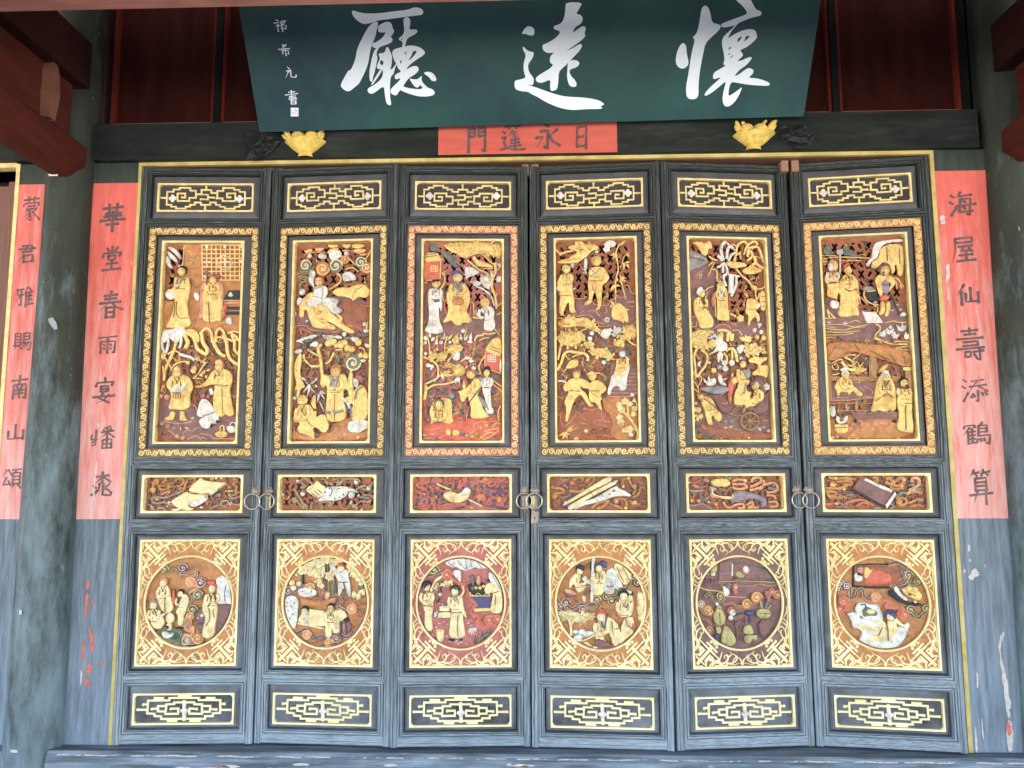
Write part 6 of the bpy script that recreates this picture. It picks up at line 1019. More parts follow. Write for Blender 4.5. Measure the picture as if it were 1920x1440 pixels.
# ---------------------------------------------------------------- brush written characters
GL = {
'日': "25,10 22,90|25,12 75,8 72,97|28,50 60,48|26,85 70,85", '永': "40,2 56,12|25,28 52,25 50,90 36,80|8,50 36,46 8,82>|86,24 56,48>|54,40 70,65 98,80",
'蓬': "20,10 85,8|38,2 38,18|65,2 65,18|12,25 22,33|8,48 25,45 15,62 24,78|4,88 30,84 60,92 99,90|50,24 35,44>|45,30 70,28 42,54>|48,34 84,54>|42,58 76,55|42,68 78,66|36,79 84,76|60,48 60,87",
'門': "15,8 13,97|15,10 42,8 40,38 16,38|16,23 40,22|60,8 58,38|60,8 88,6 87,97 72,88|60,22 85,21|60,38 85,36",
'華': "10,20 90,16|34,6 36,28|66,4 63,28|20,38 82,36|15,48 86,45|34,32 36,60|63,32 62,60|0,62 100,59|25,76 76,74|50,30 50,102",
'堂': "50,0 50,20|28,6 38,19|74,3 62,18|10,42 15,26 92,24 80,40|34,36 66,35 62,52 36,52 34,36|28,68 76,66|50,54 50,90|10,93 92,89",
'春': "25,16 78,12|28,28 74,26|8,43 92,39|52,0 44,42 4,76>|55,40 75,60 100,68|35,60 35,98|35,60 66,58 66,96|37,77 64,76|36,95 65,94",
'雨': "6,10 94,5|16,32 18,94|18,32 86,30 84,94 72,88|50,10 50,97|30,46 38,54|30,66 38,73|62,46 69,54|62,66 69,73",
'宴': "50,0 52,13|12,34 16,19 90,17 80,32|34,34 34,56|34,34 67,33 66,54|36,45 64,44|35,55 65,54|46,60 28,80 74,100|70,68 50,88 14,102>|2,76 98,72",
'蟠': "6,38 5,60 18,58|24,18 22,84 6,82|8,72 30,56|60,10 84,3|70,6 70,56|46,28 98,23|68,30 42,54>|72,30 100,52|54,16 58,26|85,13 80,23|52,62 52,100|52,62 90,59 89,99|53,80 88,79|53,98 88,97|70,62 70,98",
'桃': "56,0 56,42|24,18 86,13|52,22 26,44>|58,18 94,40|45,45 42,74 18,98>|62,45 60,90 96,94 97,78|20,54 33,64|10,90 38,72|88,48 72,60|72,66 92,76",
'海': "10,15 23,25|4,42 18,51|8,97 28,66|45,3 32,27>|42,20 86,15|44,32 38,84|44,32 80,30 74,98 62,91|28,60 100,53|38,84 88,81|56,38 63,48|54,64 61,73",
'屋': "15,12 86,8 84,27|16,28 84,26|17,12 15,62 0,100>|28,43 87,39|52,42 36,60 78,57|70,48 84,63|30,76 86,73|58,60 58,95|20,98 98,94",
'仙': "38,3 6,56>|25,35 25,102|62,18 62,84|42,45 42,86 94,83|92,40 92,94",
'壽': "20,9 80,6|50,0 50,22|30,20 72,18|2,34 98,31|26,44 78,42 76,54|24,56 80,54|0,66 100,62|30,74 30,92|30,75 50,74 48,90 32,91|58,76 98,72|82,66 82,102 68,95|62,84 69,92",
'添': "10,6 22,16|4,34 18,43|6,97 26,60|40,14 86,9|32,36 96,30|62,12 30,58>|64,34 100,58|62,54 62,100 52,94|44,66 35,83|50,72 46,82|76,62 83,75|88,60 97,73",
'鶴': "8,24 10,13 48,11 46,22|28,22 4,54>|22,38 22,94|24,40 49,38|24,55 47,54|24,71 47,70|20,90 51,87|36,26 36,88|74,0 66,13|60,14 58,60|60,14 89,12 88,42|60,27 87,26|60,42 87,41|58,58 100,55 95,96 83,88|55,72 51,88|66,71 67,83|77,69 79,81",
'算': "25,0 8,22>|20,10 47,7|30,10 37,20|64,0 54,18|62,9 92,5|74,9 81,18|28,26 28,64|28,26 73,24 73,64|30,38 71,37|30,49 71,48|28,62 73,61|2,76 98,71|34,66 18,100>|68,64 69,106",
'蒙': "8,12 92,7|35,0 36,20|65,0 63,20|6,38 11,27 94,24 85,38|30,39 73,37|22,51 83,48|48,48 10,68>|40,56 53,98 36,92|46,65 6,86>|48,75 12,100>|78,54 58,67>|56,60 100,97",
'君': "22,12 76,9 74,42|3,28 94,24|22,43 75,40|52,10 28,62 0,94>|34,62 34,100|34,62 82,59 80,98|35,95 79,92",
'雅': "8,12 46,9|14,14 12,40 47,38|32,12 32,94 20,87|30,40 2,74>|64,0 47,37>|58,26 58,102|58,28 94,23|76,6 83,21|58,46 90,43|58,65 90,62|56,90 100,85|75,26 74,88",
'賜': "10,8 10,70|10,8 41,6 41,68|12,24 39,23|12,40 39,39|12,55 39,54|2,73 47,68|20,73 2,98>|32,73 47,91|58,8 58,44|58,8 89,5 88,43|60,25 87,24|58,43 89,41|60,50 47,69>|52,59 98,55 91,100 77,93|70,59 48,92>|83,59 62,96>",
'南': "10,22 92,16|52,0 50,36|22,40 20,102|22,40 86,37 84,100 70,93|37,46 44,57|65,44 58,57|33,64 72,62|32,78 73,76|52,60 52,98",
'山': "50,3 50,87|13,44 12,92 90,86|91,38 91,97",
'頌': "22,8 4,42>|32,6 50,36|24,45 6,82 38,77|34,61 47,86|52,9 100,5|73,9 66,24|56,24 56,80|56,24 93,22 93,78|58,41 91,40|58,58 91,57|56,76 93,75|66,80 46,102>|82,80 100,100",
'祁': "22,4 38,12|4,30 44,22 6,62>|26,46 26,98|34,44 44,54|56,18 54,80|56,18 92,10 64,44 90,50 84,78 62,72|58,20 58,100",
'希': "40,2 70,16|72,0 36,18|2,44 98,36|50,20 22,62>|34,52 34,84|34,54 82,50 80,86 72,80|58,36 58,100",
'元': "38,0 50,12|24,34 60,22|44,32 8,96>|58,30 54,84 92,88 98,66", '書': "54,0 54,60|8,34 98,22|34,14 78,10|36,44 80,40|34,54 82,52|30,64 86,60|44,72 42,100|44,72 78,70 74,98|44,84 74,83|44,98 76,97"}
def glyph(b, ch, place, wd, y, m, th=.0012):
    """place maps (0..100,0..100) box to the surface; strokes swell at both ends like a loaded brush"""
    for k, st in enumerate(GL[ch].split('|')):
        tap = st.endswith('>'); st = st.rstrip('>'); P = [tuple(map(float, q.split(','))) for q in st.split()]
        pts = []; n = len(P) - 1
        for a, c in zip(P, P[1:]):
            for t in (0, .33, .66): pts.append((a[0] + (c[0] - a[0]) * t, a[1] + (c[1] - a[1]) * t))
        pts.append(P[-1]); N = len(pts); L, Rr = [], []
        for q in range(N):
            a = pts[max(0, q - 1)]; c = pts[min(N - 1, q + 1)]; dx, dy = c[0] - a[0], c[1] - a[1]; l_ = math.hypot(dx, dy) or 1
            t = q / (N - 1); vert = abs(dy) > abs(dx)
            w_ = wd * (1.0 if vert else .82) * (1.12 - .34 * math.sin(math.pi * t)) * ((1 - .88 * t) if tap else 1) * .5
            ox, oy = -dy / l_ * w_, dx / l_ * w_; L.append((pts[q][0] + ox, pts[q][1] + oy)); Rr.append((pts[q][0] - ox, pts[q][1] - oy))
        a, c = pts[0], pts[1]; d_ = math.hypot(c[0] - a[0], c[1] - a[1]) or 1; head = (a[0] - (c[0] - a[0]) / d_ * wd * .45, a[1] - (c[1] - a[1]) / d_ * wd * .45)
        tail = pts[-1]
        A = [head] + L + ([] if tap else [(pts[-1][0] + (pts[-1][0] - pts[-2][0]) / d_ * wd * .2, pts[-1][1] + (pts[-1][1] - pts[-2][1]) / d_ * wd * .2)])
        B_ = [head] + Rr + A[-1:] if not tap else [head] + Rr
        vs = []; fs = []
        for q in range(N):
            l2, r2 = place(*L[q]), place(*Rr[q]); vs += [(l2[0], y - th - k * .00006, l2[1]), (r2[0], y - th - k * .00006, r2[1])]
        h2 = place(*head); vs.append((h2[0], y - th - k * .00006, h2[1])); e2 = place(*A[-1]); vs.append((e2[0], y - th - k * .00006, e2[1]))
        for q in range(N - 1): fs.append((2 * q, 2 * q + 1, 2 * q + 3, 2 * q + 2))
        fs += [(2 * N, 1, 0), (2 * N + 1, 2 * N - 2, 2 * N - 1)]
        b.add(vs, fs, m)
def wallchar(parent, ch, px, py, wpx, hpx, y, wd, nm='painted_character', m=None, shear=0):
    ns = len(GL[ch].split('|')); wd = wd if ns <= 7 else (wd * .88 if ns <= 11 else wd * .72)
    c = pix(px, py, (0, y, 0)); e = pix(px + wpx / 2, py, (0, y, 0)); f_ = pix(px, py + hpx / 2, (0, y, 0)); W = abs(e[0] - c[0]) * 2; H = abs(f_[2] - c[2]) * 2
    b = MB(); glyph(b, ch, lambda u, v: (c[0] + (u / 100 - .5) * W + (.5 - v / 100) * shear * H, c[2] - (v / 100 - .5) * H - (u / 100 - .5) * -.04 * W), wd, y, m or CHARK)
    return b.obj(nm, parent)
for ch, px, py, w_, h_ in (('門', 894, 262, 42, 50), ('蓬', 961, 259, 48, 54), ('永', 1026.5, 258, 50, 54), ('日', 1091, 257, 34, 48)): wallchar(redstrip, ch, px, py, w_, h_, -.0385, 14)

# ---------------------------------------------------------------- couplet boards (jambs)
def jamb(x0, x1, label, chars, ztop=2.77, zmid=1.062, wd=13.5):
    r = empty('couplet_board', label, 'board', 'lettered boards beside the doors', loc=((x0 + x1) / 2, 0, 0)); o = r.location.copy()
    def sub(nm, b, par=None):
        k = b.obj(nm, par or r)
        if par is None: k.location = -o
        return k
    b = MB(); b.box(x0, x1, 0, .12, 0, zmid - .001, BOARD); low = sub('lower_board', b)
    b = MB(); b.box(x0, x1, .0, .12, ztop + .001, 2.878, mat('green black board', (.040, .050, .040), .6, .3, 5, (6, 6, 1), .3, 10, spec=.12)); sub('upper_board', b)
    b = MB(); b.box(x0, x1, -.0015, .12, zmid, ztop, RED); rd = sub('red_panel', b)
    for c_ in chars: wallchar(rd, *c_, -.002, wd)
    return r, low, rd
jl, lowl, redl = jamb(-2.26, -2.0125, 'black board whose red upper panel carries seven characters, between left column and doors',
    [('華',212,407,47,54),('堂',210,486,43,47),('春',207,572,48,51),('雨',202,647,39,35),('宴',196,732,43,47),('蟠',192,820,45,43),('桃',189,909,43,47)])
jr, lowr, redr = jamb(2.0195, 2.30, 'black board with peeling red panel of seven characters, between doors and right column',
    [('海',1804,382,52,46),('屋',1807,466,46,49),('仙',1814,552,47,39),('壽',1819,645,53,59),('添',1827,731,50,45),('鶴',1830,814,53,43),('算',1839,912,46,62)])
jf, lowf, redf = jamb(-2.635, -2.40, 'narrow board with red panel of seven characters at the far left edge',
    [('蒙',59,392,34,45),('君',51,475,34,36),('雅',46,557,35,37),('賜',42,640,34,35),('南',36,726,36,43),('山',29,810,35,31),('頌',22,897,36,38)])
def peel(parent, pts, col, y=-.0022, nm='peeled_patch'):
    P = [pix(px, py, (0, y, 0)) for px, py in pts]; q = [(p[0], p[2]) for p in P]
    rg = random.Random(int(pts[0][0] * 7 + pts[0][1])); q = chaikin(q, True, 2); c0 = (sum(k[0] for k in q) / len(q), sum(k[1] for k in q) / len(q)); q = [(c0[0] + (x - c0[0]) * rg.uniform(.55, 1.15), c0[1] + (z - c0[1]) * rg.uniform(.86, 1.06)) for x, z in q]
    if area(q) < 0: q = q[::-1]
    b = MB(); b.tri([q], [], y, y + .0008, col); b.obj(nm, parent)
PR_ = mat('old red underpaint', (.52, .14, .10), .7, .25, 30); PW_ = mat('pale primer', (.52, .46, .43), .75, .25, 30); PO_ = mat('orange undercoat', (.50, .22, .09), .7, .25, 30)
for pts in ([(163,1083),(168,1090),(167,1108),(161,1105)], [(161,1110),(167,1110),(165,1142),(160,1165),(157,1164)], [(165,1172),(172,1178),(178,1205),(176,1228),(171,1225),(169,1200)], [(154,1202),(160,1195),(158,1220),(156,1244),(152,1240)],
            [(162,1248),(170,1243),(175,1246),(170,1262),(164,1268),(160,1258)], [(155,1266),(172,1276),(170,1288),(156,1286)], [(187,1240),(193,1236),(196,1243),(190,1248)], [(172,1122),(176,1130),(180,1142),(176,1142)]): peel(lowl, pts, PR_)
for pts in ([(151,1256),(154,1256),(154,1275),(149,1292),(150,1270)], [(98,1425),(93,1416),(90,1430)],): peel(lowl, pts, PW_)
for pts in ([(184,308),(193,307),(190,318),(182,323),(178,320)], [(211,304),(219,304),(218,311),(212,311)]): peel(jl, pts, PO_); 
peel(jf, [(55,304),(62,304),(61,322),(57,328),(55,318)], PO_)
for pts in ([(1761,404),(1774,404),(1774,420),(1763,421)], [(1774,496),(1780,494),(1782,515),(1778,528),(1771,530),(1773,512)], [(1777,530),(1780,560),(1776,566)],): peel(redr, pts, PW_, -.0040)
for pts in ([(182,792),(185,790),(187,800),(183,802)], [(180,866),(183,865),(179,905),(174,955),(172,952),(176,905)]): peel(redl, pts, PW_, -.0040)
for pts in ([(1814,1020),(1819,1022),(1819,1034),(1814,1034)], [(1817,1046),(1821,1050),(1818,1056)], [(1815,1082),(1822,1070),(1830,1064),(1834,1072),(1841,1078),(1828,1082),(1824,1088),(1817,1088)], [(1846,1058),(1849,1058),(1847,1066)],
            [(1806,1066),(1812,1068),(1808,1078)], [(1874,1188),(1882,1184),(1884,1190),(1877,1200),(1874,1225),(1886,1260),(1892,1290),(1897,1330),(1893,1350),(1886,1340),(1880,1280),(1872,1230)],
            [(1831,1254),(1835,1270),(1834,1294),(1830,1288)], [(1828,1350),(1832,1380),(1834,1412),(1828,1412)], [(1886,1350),(1900,1352),(1901,1410),(1888,1412)], [(1840,1336),(1844,1370),(1846,1392),(1841,1380)]): peel(lowr, pts, PW_)
peel(lowr, [(1886,1354),(1896,1352),(1898,1378),(1888,1382)], PR_, -.0032)
# trim of the far-left bay and what stands behind it
fb = empty('side_door', 'brown side door standing ajar behind the far left gilt-edged frame', 'door')
b = MB(); b.box(-2.656, -2.6355, -.004, .1, 0, 2.88, GILD); b.obj('gilt_edge', fb)
b = MB(); b.box(-3.9, -2.656, -.004, .05, 2.862, 2.886, GILD); b.obj('gilt_edge', fb)
b = MB(); b.box(-3.3, -2.74, .10, .14, 0.0, 2.80, mat('brown door panel', (.16, .07, .05), .5, .2, 5, WV, .2, 9)); b.box(-2.735, -2.70, .06, .11, 0, 2.81, BRN); b.obj('door_panel', fb)
b = MB(); b.box(-3.9, -2.66, .3, .32, 0, 2.9, VOID); b.obj('dark_backing', fb)

# ---------------------------------------------------------------- columns
def column(x, label):
    b = MB(); rg = random.Random(int(x * 10)); prof = [(.136 - .0072 * max(z, 0) + .0015 * math.sin(z * 3.1 + x), z) for z in np.linspace(-.30, 4.1, 60)]
    b.lathe(prof, x, .0, 0, COLM, n=40); o = b.obj('timber_column', None, smooth=True, label=label, cat='column', group='round columns beside the doors'); return o
cl = column(-2.362, 'round worn green-black column between two red lettered boards at the left'); cr = column(2.382, 'round green-black column at the right edge of the photo')
for (px, py, dx, dz) in ((58, 1384, 8, 4),):
    pass
def onc(col, cxm, pts, m, dr=.002, nm='paint_flake'):
    """patch wrapped on a column front"""
    P = [pix(px, py, (0, -.11, 0)) for px, py in pts]; b = MB(); vs = []
    for p in P:
        dx = max(-.115, min(.115, p[0] - cxm)); vs.append((cxm + dx, -math.sqrt(.137 ** 2 - dx * dx) - dr, p[2]))
    b.add(vs, [tuple(range(len(vs)))[::-1]], m); b.obj(nm, col)
PALE = mat('bare pale plaster', (.42, .46, .45), .8, .2, 30)
onc(cl, -2.362, [(97,600),(105,597),(111,608),(112,618),(107,620),(99,608)], mat('silvery scrap', (.25, .28, .32), .3), .003)
onc(cl, -2.362, [(43,1142),(48,1142),(48,1150),(42,1150)], PALE); onc(cl, -2.362, [(96,1311),(101,1311),(101,1317),(96,1317)], PALE); onc(cl, -2.362, [(26,1402),(40,1402),(40,1407),(27,1407)], PALE)
onc(cl, -2.362, [(88,1415),(97,1410),(100,1416),(96,1432),(90,1440),(86,1430)], PALE)
onc(cl, -2.362, [(96,330),(116,331),(115,334),(99,334)], mat('cream plaster lip', (.6, .52, .38), .8), .004)

# ---------------------------------------------------------------- transom panels above the lintel
b = MB(); b.box(-2.25, 2.28, .10, .13, 3.0725, 4.2, mat('black backing boards', (.012, .012, .011), .7, spec=.05)); tb = b.obj('transom_wall', None, label='black boarded wall above the lintel behind the green name board', cat='wall')
for (x0, x1) in ((-2.213, -1.660), (-1.622, -.84), (-.80, -.02), (.02, .78), (.82, 1.556), (1.594, 2.209)):
    b = MB(); ring(b, x0, x1, 3.104, 4.15, [(0, .10), (0, .060), (.016, .060), (.020, .085)], mat('dusty ledge', (.20, .08, .06), .7), DREDE); b.box(x0 + .02, x1 - .02, .085, .0995, 3.124, 4.13, DRED)
    b.obj('red_transom_panel', tb)
b = MB(); b.box(-2.25, 2.28, .03, .0995, 3.0725, 3.100, BEAM); b.obj('bottom_rail', tb)
for x in (-1.641, -.82, 0, .80, 1.575): b = MB(); b.box(x - .018, x + .018, .045, .0995, 3.101, 4.18, mat('black upright', (.010, .010, .010), .7, spec=.05)); b.obj('upright', tb)

# ---------------------------------------------------------------- green name board, leaning out over the lintel
B0 = np.array([0, -.10, 3.0]); T0 = np.array([0, -.405, 3.47]); dv = (T0 - B0) / np.linalg.norm(T0 - B0); nb = np.cross(np.array([1., 0, 0]), dv); HB = .66   # nb points away from viewer side? fixed below
if nb[1] > 0: nb = -nb
bl = pix(487, 248, B0, nb); br = pix(1507, 218, B0, nb); mz = (bl[2] + br[2]) / 2
Xs = np.array([1., 0, 0])
def spt(px, py):
    p = pix(px, py, B0, nb) - B0; return float(p @ Xs), float(p @ dv)
M_ = Matrix(((1, -nb[0], dv[0], B0[0]), (0, -nb[1], dv[1], B0[1]), (0, -nb[2], dv[2], B0[2]), (0, 0, 0, 1)))
nbd = empty('name_board', 'long dark green lacquered name board with three white characters, leaning over the doors', 'sign', M=M_)
s0 = spt(487, 248); s1 = spt(1507, 218); s2 = spt(450, 10); s3 = spt(1537, 0)
print('sign', s0, s1, s2, s3)
b = MB(); o_ = [(s0[0], s0[1]), (s1[0], s1[1]), (s1[0] + .004, s1[1] + HB), (s0[0] - .004, s0[1] + HB)]
b.tri([o_], [], 0, .035, SIGN); b.obj('board', nbd)
def sign_char(polys, holes, off, sc_):
    Q = []
    for p in polys:
        q = [spt(off + x / sc_, y / sc_) for x, y in p]; q = chaikin(q); Q.append(q if area(q) > 0 else q[::-1])
    Hh = []
    for p in holes:
        q = [spt(off + x / sc_, y / sc_) for x, y in p]; q = chaikin(q); Hh.append(q if area(q) > 0 else q[::-1])
    b = MB(); b.tri(Q, Hh, -.003, .0, SIGNW); return b.obj('white_character', nbd)
def pp(s): return [tuple(map(float, q.split(','))) for q in s.split()]
TING = [pp("285,150 310,142 380,165 460,182 560,182 700,175 850,152 980,140 1060,125 1120,100 1190,102 1240,130 1252,170 1235,200 1150,210 950,235 760,262 640,275 560,305 480,325 430,322 350,270 300,210"),
 pp("630,290 640,310 625,390 605,490 565,590 535,680 520,780 500,880 460,980 420,1060 385,1130 320,1180 260,1232 215,1230 175,1205 135,1165 150,1110 200,1020 245,945 270,950 310,870 340,780 350,700 380,610 430,510 470,430 520,350 580,300"),
 pp("640,350 690,320 740,295 800,295 830,340 835,380 860,415 840,460 805,495 835,520 835,560 790,590 700,620 640,650 590,650 560,620 570,585 640,555 700,510 750,435 700,440 650,435 640,400"),
 pp("590,680 630,640 655,636 640,670 625,690 620,740 635,780 620,850 600,950 570,1050 560,1105 535,1100 525,1040 525,950 545,850 565,750"),
 pp("765,625 790,665 825,740 828,830 815,900 805,950 850,910 880,860 888,875 860,950 850,1000 810,1035 800,1150 800,1300 820,1415 790,1420 755,1395 735,1290 720,1160 660,1200 590,1255 545,1268 505,1245 498,1200 530,1175 600,1140 680,1070 710,1000 700,930 640,935 620,900 640,850 670,790 640,720 730,715 745,660"),
 pp("680,925 700,945 600,1100 560,1150 545,1140 610,1030"),
 pp("985,250 1020,228 1060,240 1080,290 1060,405 1120,395 1165,400 1172,430 1140,465 1040,510 1015,570 1000,640 965,640 975,560 905,530 985,465 995,400 985,310"),
 pp("835,690 870,660 960,635 1060,612 1160,620 1240,660 1280,710 1250,750 1150,810 1060,880 1010,945 1100,895 1160,890 1190,920 1185,960 1130,1010 1060,1050 1010,1110 980,1165 920,1240 885,1295 810,1260 805,1215 850,1160 920,1100 950,1050 880,1075 860,1040 880,1000 960,965 915,930 895,880 850,790 832,730"),
 pp("940,1160 980,1165 1050,1190 1180,1205 1250,1195 1210,1140 1185,1180 1150,1180 1110,1140 1060,1055 1120,1072 1180,1070 1235,1012 1225,1090 1270,1145 1320,1190 1370,1200 1410,1245 1390,1285 1300,1305 1180,1300 1060,1265 930,1215"),
 pp("1255,985 1300,965 1360,975 1410,1020 1435,1090 1370,1098 1330,1040 1280,1005")]
TINGH = [pp("680,800 720,840 700,888 660,855"), pp("1004,698 1022,698 1020,740 1004,735"), pp("1110,688 1175,684 1110,775 1040,825 1092,752"), pp("936,815 958,815 958,855 938,855"), pp("945,530 970,512 968,552")]
YUAN = [pp("760,30 975,30 940,100 890,180 940,185 975,220 978,260 950,310 875,350 845,430 920,370 985,332 1010,345 1018,380 1000,420 1012,465 960,520 850,600 750,665 850,620 930,570 960,565 972,590 940,650 870,720 780,820 700,890 670,930 665,1040 650,1150 600,1165 570,1172 555,1120 565,1020 480,1055 430,1068 380,1045 370,1010 400,975 480,925 560,880 600,830 560,810 552,760 570,710 620,670 540,685 480,660 460,620 465,570 500,565 600,510 670,450 690,400 620,380 600,360 615,330 680,310 720,280 750,180 755,100"),
 pp("785,815 820,775 870,768 920,785 938,820 900,865 815,890 805,930 830,980 880,1030 902,1080 890,1115 830,1118 795,1080 775,990 780,900"),
 pp("192,440 220,380 260,340 300,335 345,360 358,390 352,455 290,455 240,432"),
 pp("205,605 215,598 260,645 305,665 348,670 345,710 325,760 285,810 272,860 290,930 330,980 352,1020 340,1095 290,1090 240,1080 350,1115 440,1145 560,1190 700,1232 800,1245 930,1250 1080,1265 1200,1295 1262,1345 1225,1350 1205,1380 1240,1390 1180,1400 1000,1402 860,1415 740,1400 640,1370 500,1310 390,1240 310,1205 280,1180 180,1170 120,1150 100,1110 103,1035 160,1025 250,1000 225,940 215,860 225,780 250,710 215,650")]
HUAI = [pp("115,810 120,720 150,620 190,560 225,555 250,590 258,700 283,800 265,855 205,888 150,865"),
 pp("445,130 465,85 500,70 530,90 560,160 580,290 650,308 695,325 690,360 650,410 580,470 495,560 470,680 445,800 420,950 408,1100 410,1190 395,1260 330,1280 270,1265 248,1200 250,1100 275,980 295,850 320,680 365,510 330,480 380,440 410,350 430,230"),
 pp("860,-60 1050,-60 1080,0 1150,130 1200,135 1220,170 1210,200 1080,230 940,285 860,330 760,352 705,350 698,310 740,290 850,250 960,210 1040,175 1020,130 960,60 890,0"),
 pp("935,285 890,330 830,400 780,505 850,450 960,395 1060,373 1125,380 1150,420 1165,480 1100,550 1020,610 935,645 978,690 978,720 900,790 960,780 1040,740 1095,730 1085,765 1020,840 930,900 860,990 940,950 1020,885 1070,872 1115,900 1110,945 1045,1000 1150,1005 1240,1030 1315,1060 1325,1085 1305,1105 1200,1100 1050,1090 910,1065 830,1050 800,1130 790,1245 860,1200 930,1150 972,1115 940,1200 890,1290 830,1350 780,1372 740,1360 715,1290 725,1200 745,1120 765,1040 690,1100 620,1160 540,1215 488,1235 490,1200 560,1120 640,1050 705,990 650,1005 605,1020 592,990 610,930 680,890 770,840 725,835 745,770 735,680 710,580 715,500 750,450 840,370 900,300")]
HUAIH = [pp("903,548 912,500 945,470 972,468 942,522"), pp("1012,465 1074,458 1032,512 983,542 1010,500"), pp("786,640 808,603 838,606 810,634"), pp("788,697 810,678 818,695 797,708"), pp("808,748 830,718 860,706 842,732")]
sign_char(TING, TINGH, 620, 7.2); sign_char(YUAN, [], 950, 6.857); sign_char(HUAI, HUAIH, 1250, 6.859)
for ch, x, y, w_, h_ in (('祁', 480, 266, 140, 130), ('希', 518, 520, 125, 120), ('元', 575, 757, 130, 120), ('書', 592, 1010, 150, 145)):
    b = MB(); glyph(b, ch, lambda u, v: spt(440 + (x + (u / 100 - .5) * w_ + (.5 - v / 100) * -20) / 5.539, (y + (v / 100 - .5) * h_) / 5.539), 7.5 if ch == '書' else 10, -.001, SIGNW, .001); b.obj('small_white_character', nbd)
sq = [spt(440 + x / 5.539, y / 5.539) for x, y in ((584, 1208), (664, 1208), (664, 1120), (584, 1118))]
b = MB(); b.tri([sq if area(sq) > 0 else sq[::-1]], [], -.002, 0, SIGNW)
for ln in (((600,1135),(596,1190)), ((612,1140),(640,1150),(620,1190)), ((650,1135),(652,1195)), ((625,1132),(640,1136)), ((604,1165),(618,1168))): b.stroke([spt(440 + x / 5.539, y / 5.539) for x, y in ln], .0025, -.002, .001, CM['r'], smooth=False)
b.obj('red_and_white_seal', nbd)

# ---------------------------------------------------------------- gilt lotus brackets carrying the name board
LOT = mat('gilt lotus', (.66, .47, .11), .4, .25, 30, (1, 1, 1), .5, 120, col2=(.42, .26, .06), f2=(.5, .7), s2=28)
def lotus(px, py, label, tilt, tips):
    c = pix(px, py, (0, -.10, 0)); r = empty('lotus_bracket', label, 'bracket', 'gilt lotus brackets under the name board', loc=(c[0], -.10, 2.878)); 
    b = MB(); pr = [(.036, 0), (.038, .004), (.034, .010), (.036, .022), (.044, .024), (.064, .040), (.084, .058), (.100, .072), (.105, .076), (.103, .083), (.098, .084), (.03, .078)]
    vs = []; fs = []; n = 22
    for (rr, z) in pr:
        for j in range(n + 1):
            t = math.pi + math.pi * j / n; vs.append((rr * math.cos(t) + tilt * z, .064 + rr * math.sin(t) * .62 * (1 + .03 * math.cos(5 * t)), z + (.004 * math.cos(t) * (1 if tilt else 0) if z > .05 else 0)))
    for i_ in range(len(pr) - 1):
        for j in range(n): a = i_ * (n + 1) + j; fs.append((a, a + 1, a + n + 2, a + n + 1))
    b.add(vs, fs, LOT); b.obj('bowl', r, smooth=True)
    for sx in (-1, 1):
        b = MB(); b.dome(sx * .034, .101, .038, .055, .034, LOT, rz=.032, n=16, k=5)
        sp_ = [(sx * (.036 - math.cos(a) * .026 * (1 - a / 12)), .099 + math.sin(a) * .022 * (1 - a / 12)) for a in np.linspace(0, 9, 20)]; b.stroke(sp_, .007, .027, .005, LOT, smooth=False)
        b.dome(sx * .030, .088, .006, .022, .004, mat('carved eyelet', (.28, .20, .06), .6), n=8, k=2); b.obj('lotus_rosette', r, smooth=True)
    for sx, x, z, x2, z2, w_ in tips:
        b = MB(); pts = [(sx * x, z), (sx * (x + (x2 - x) * .45 + w_ * .3), z + (z2 - z) * .45 - w_ * .5), (sx * x2, z2), (sx * (x + (x2 - x) * .45 - w_ * .3), z + (z2 - z) * .45 + w_ * .6)]
        if area(pts) < 0: pts = pts[::-1]
        b.puff(chaikin(pts), .045, .012, LOT); b.obj('lotus_petal', r, smooth=True)
    return r
tips = [(-1, .06, .086, .116, .142, .030), (-1, .075, .08, .122, .115, .022), (1, .06, .086, .100, .150, .030), (1, .075, .082, .104, .122, .024), (-1, .045, .120, .060, .152, .020), (1, .036, .122, .044, .154, .022)]
lotus(565, 298, 'gilt carved lotus bowl bracket left of the red lettered strip', 0, tips)
tips2 = [(-1, .06, .090, .094, .150, .028), (-1, .07, .082, .098, .125, .022), (1, .06, .090, .124, .154, .030), (1, .075, .084, .118, .126, .022), (-1, .042, .126, .062, .140, .018), (1, .042, .126, .070, .146, .018)]
lotus(1420, 283, 'gilt carved lotus bowl bracket right of the red lettered strip', .06, tips2)

# crumpled plastic sheet beside each bracket
def sheet(pts, label, seed):
    rg = random.Random(seed); P = [pix(px, py, (0, -.06, 0)) for px, py in pts]; q = [(p[0], p[2]) for p in P]; q = q if area(q) > 0 else q[::-1]
    xs = [p[0] for p in q]; zs = [p[1] for p in q]; g = [(rg.uniform(min(xs), max(xs)), rg.uniform(min(zs), max(zs))) for _ in range(110)]; g = [k for k in g if inside(k[0], k[1], q)]
    vo, eo, fo, ov, oe, of = delaunay_2d_cdt([Vector(k) for k in q + g], [], [list(range(len(q)))], 0, 1e-6)
    b = MB(); b.add([(p.x, -.038 - rg.uniform(0, .009), p.y) for p in vo], [tuple(f)[::-1] if (vo[f[1]] - vo[f[0]]).cross(vo[f[2]] - vo[f[0]]) < 0 else tuple(f) for f, o_ in zip(fo, of) if o_], mat('dark crinkled plastic', (.006, .008, .008), .5, .3, 20, spec=.25))
    b.obj('plastic_sheet', None, label=label, cat='plastic sheet')
sheet([(458,246),(520,246),(524,262),(512,280),(498,290),(478,300),(458,298)], 'crumpled dark plastic tucked left of the left lotus bracket', 3)
sheet([(1464,234),(1512,230),(1530,252),(1524,270),(1500,280),(1482,268),(1466,262)], 'crumpled dark plastic tucked right of the right lotus bracket', 4)

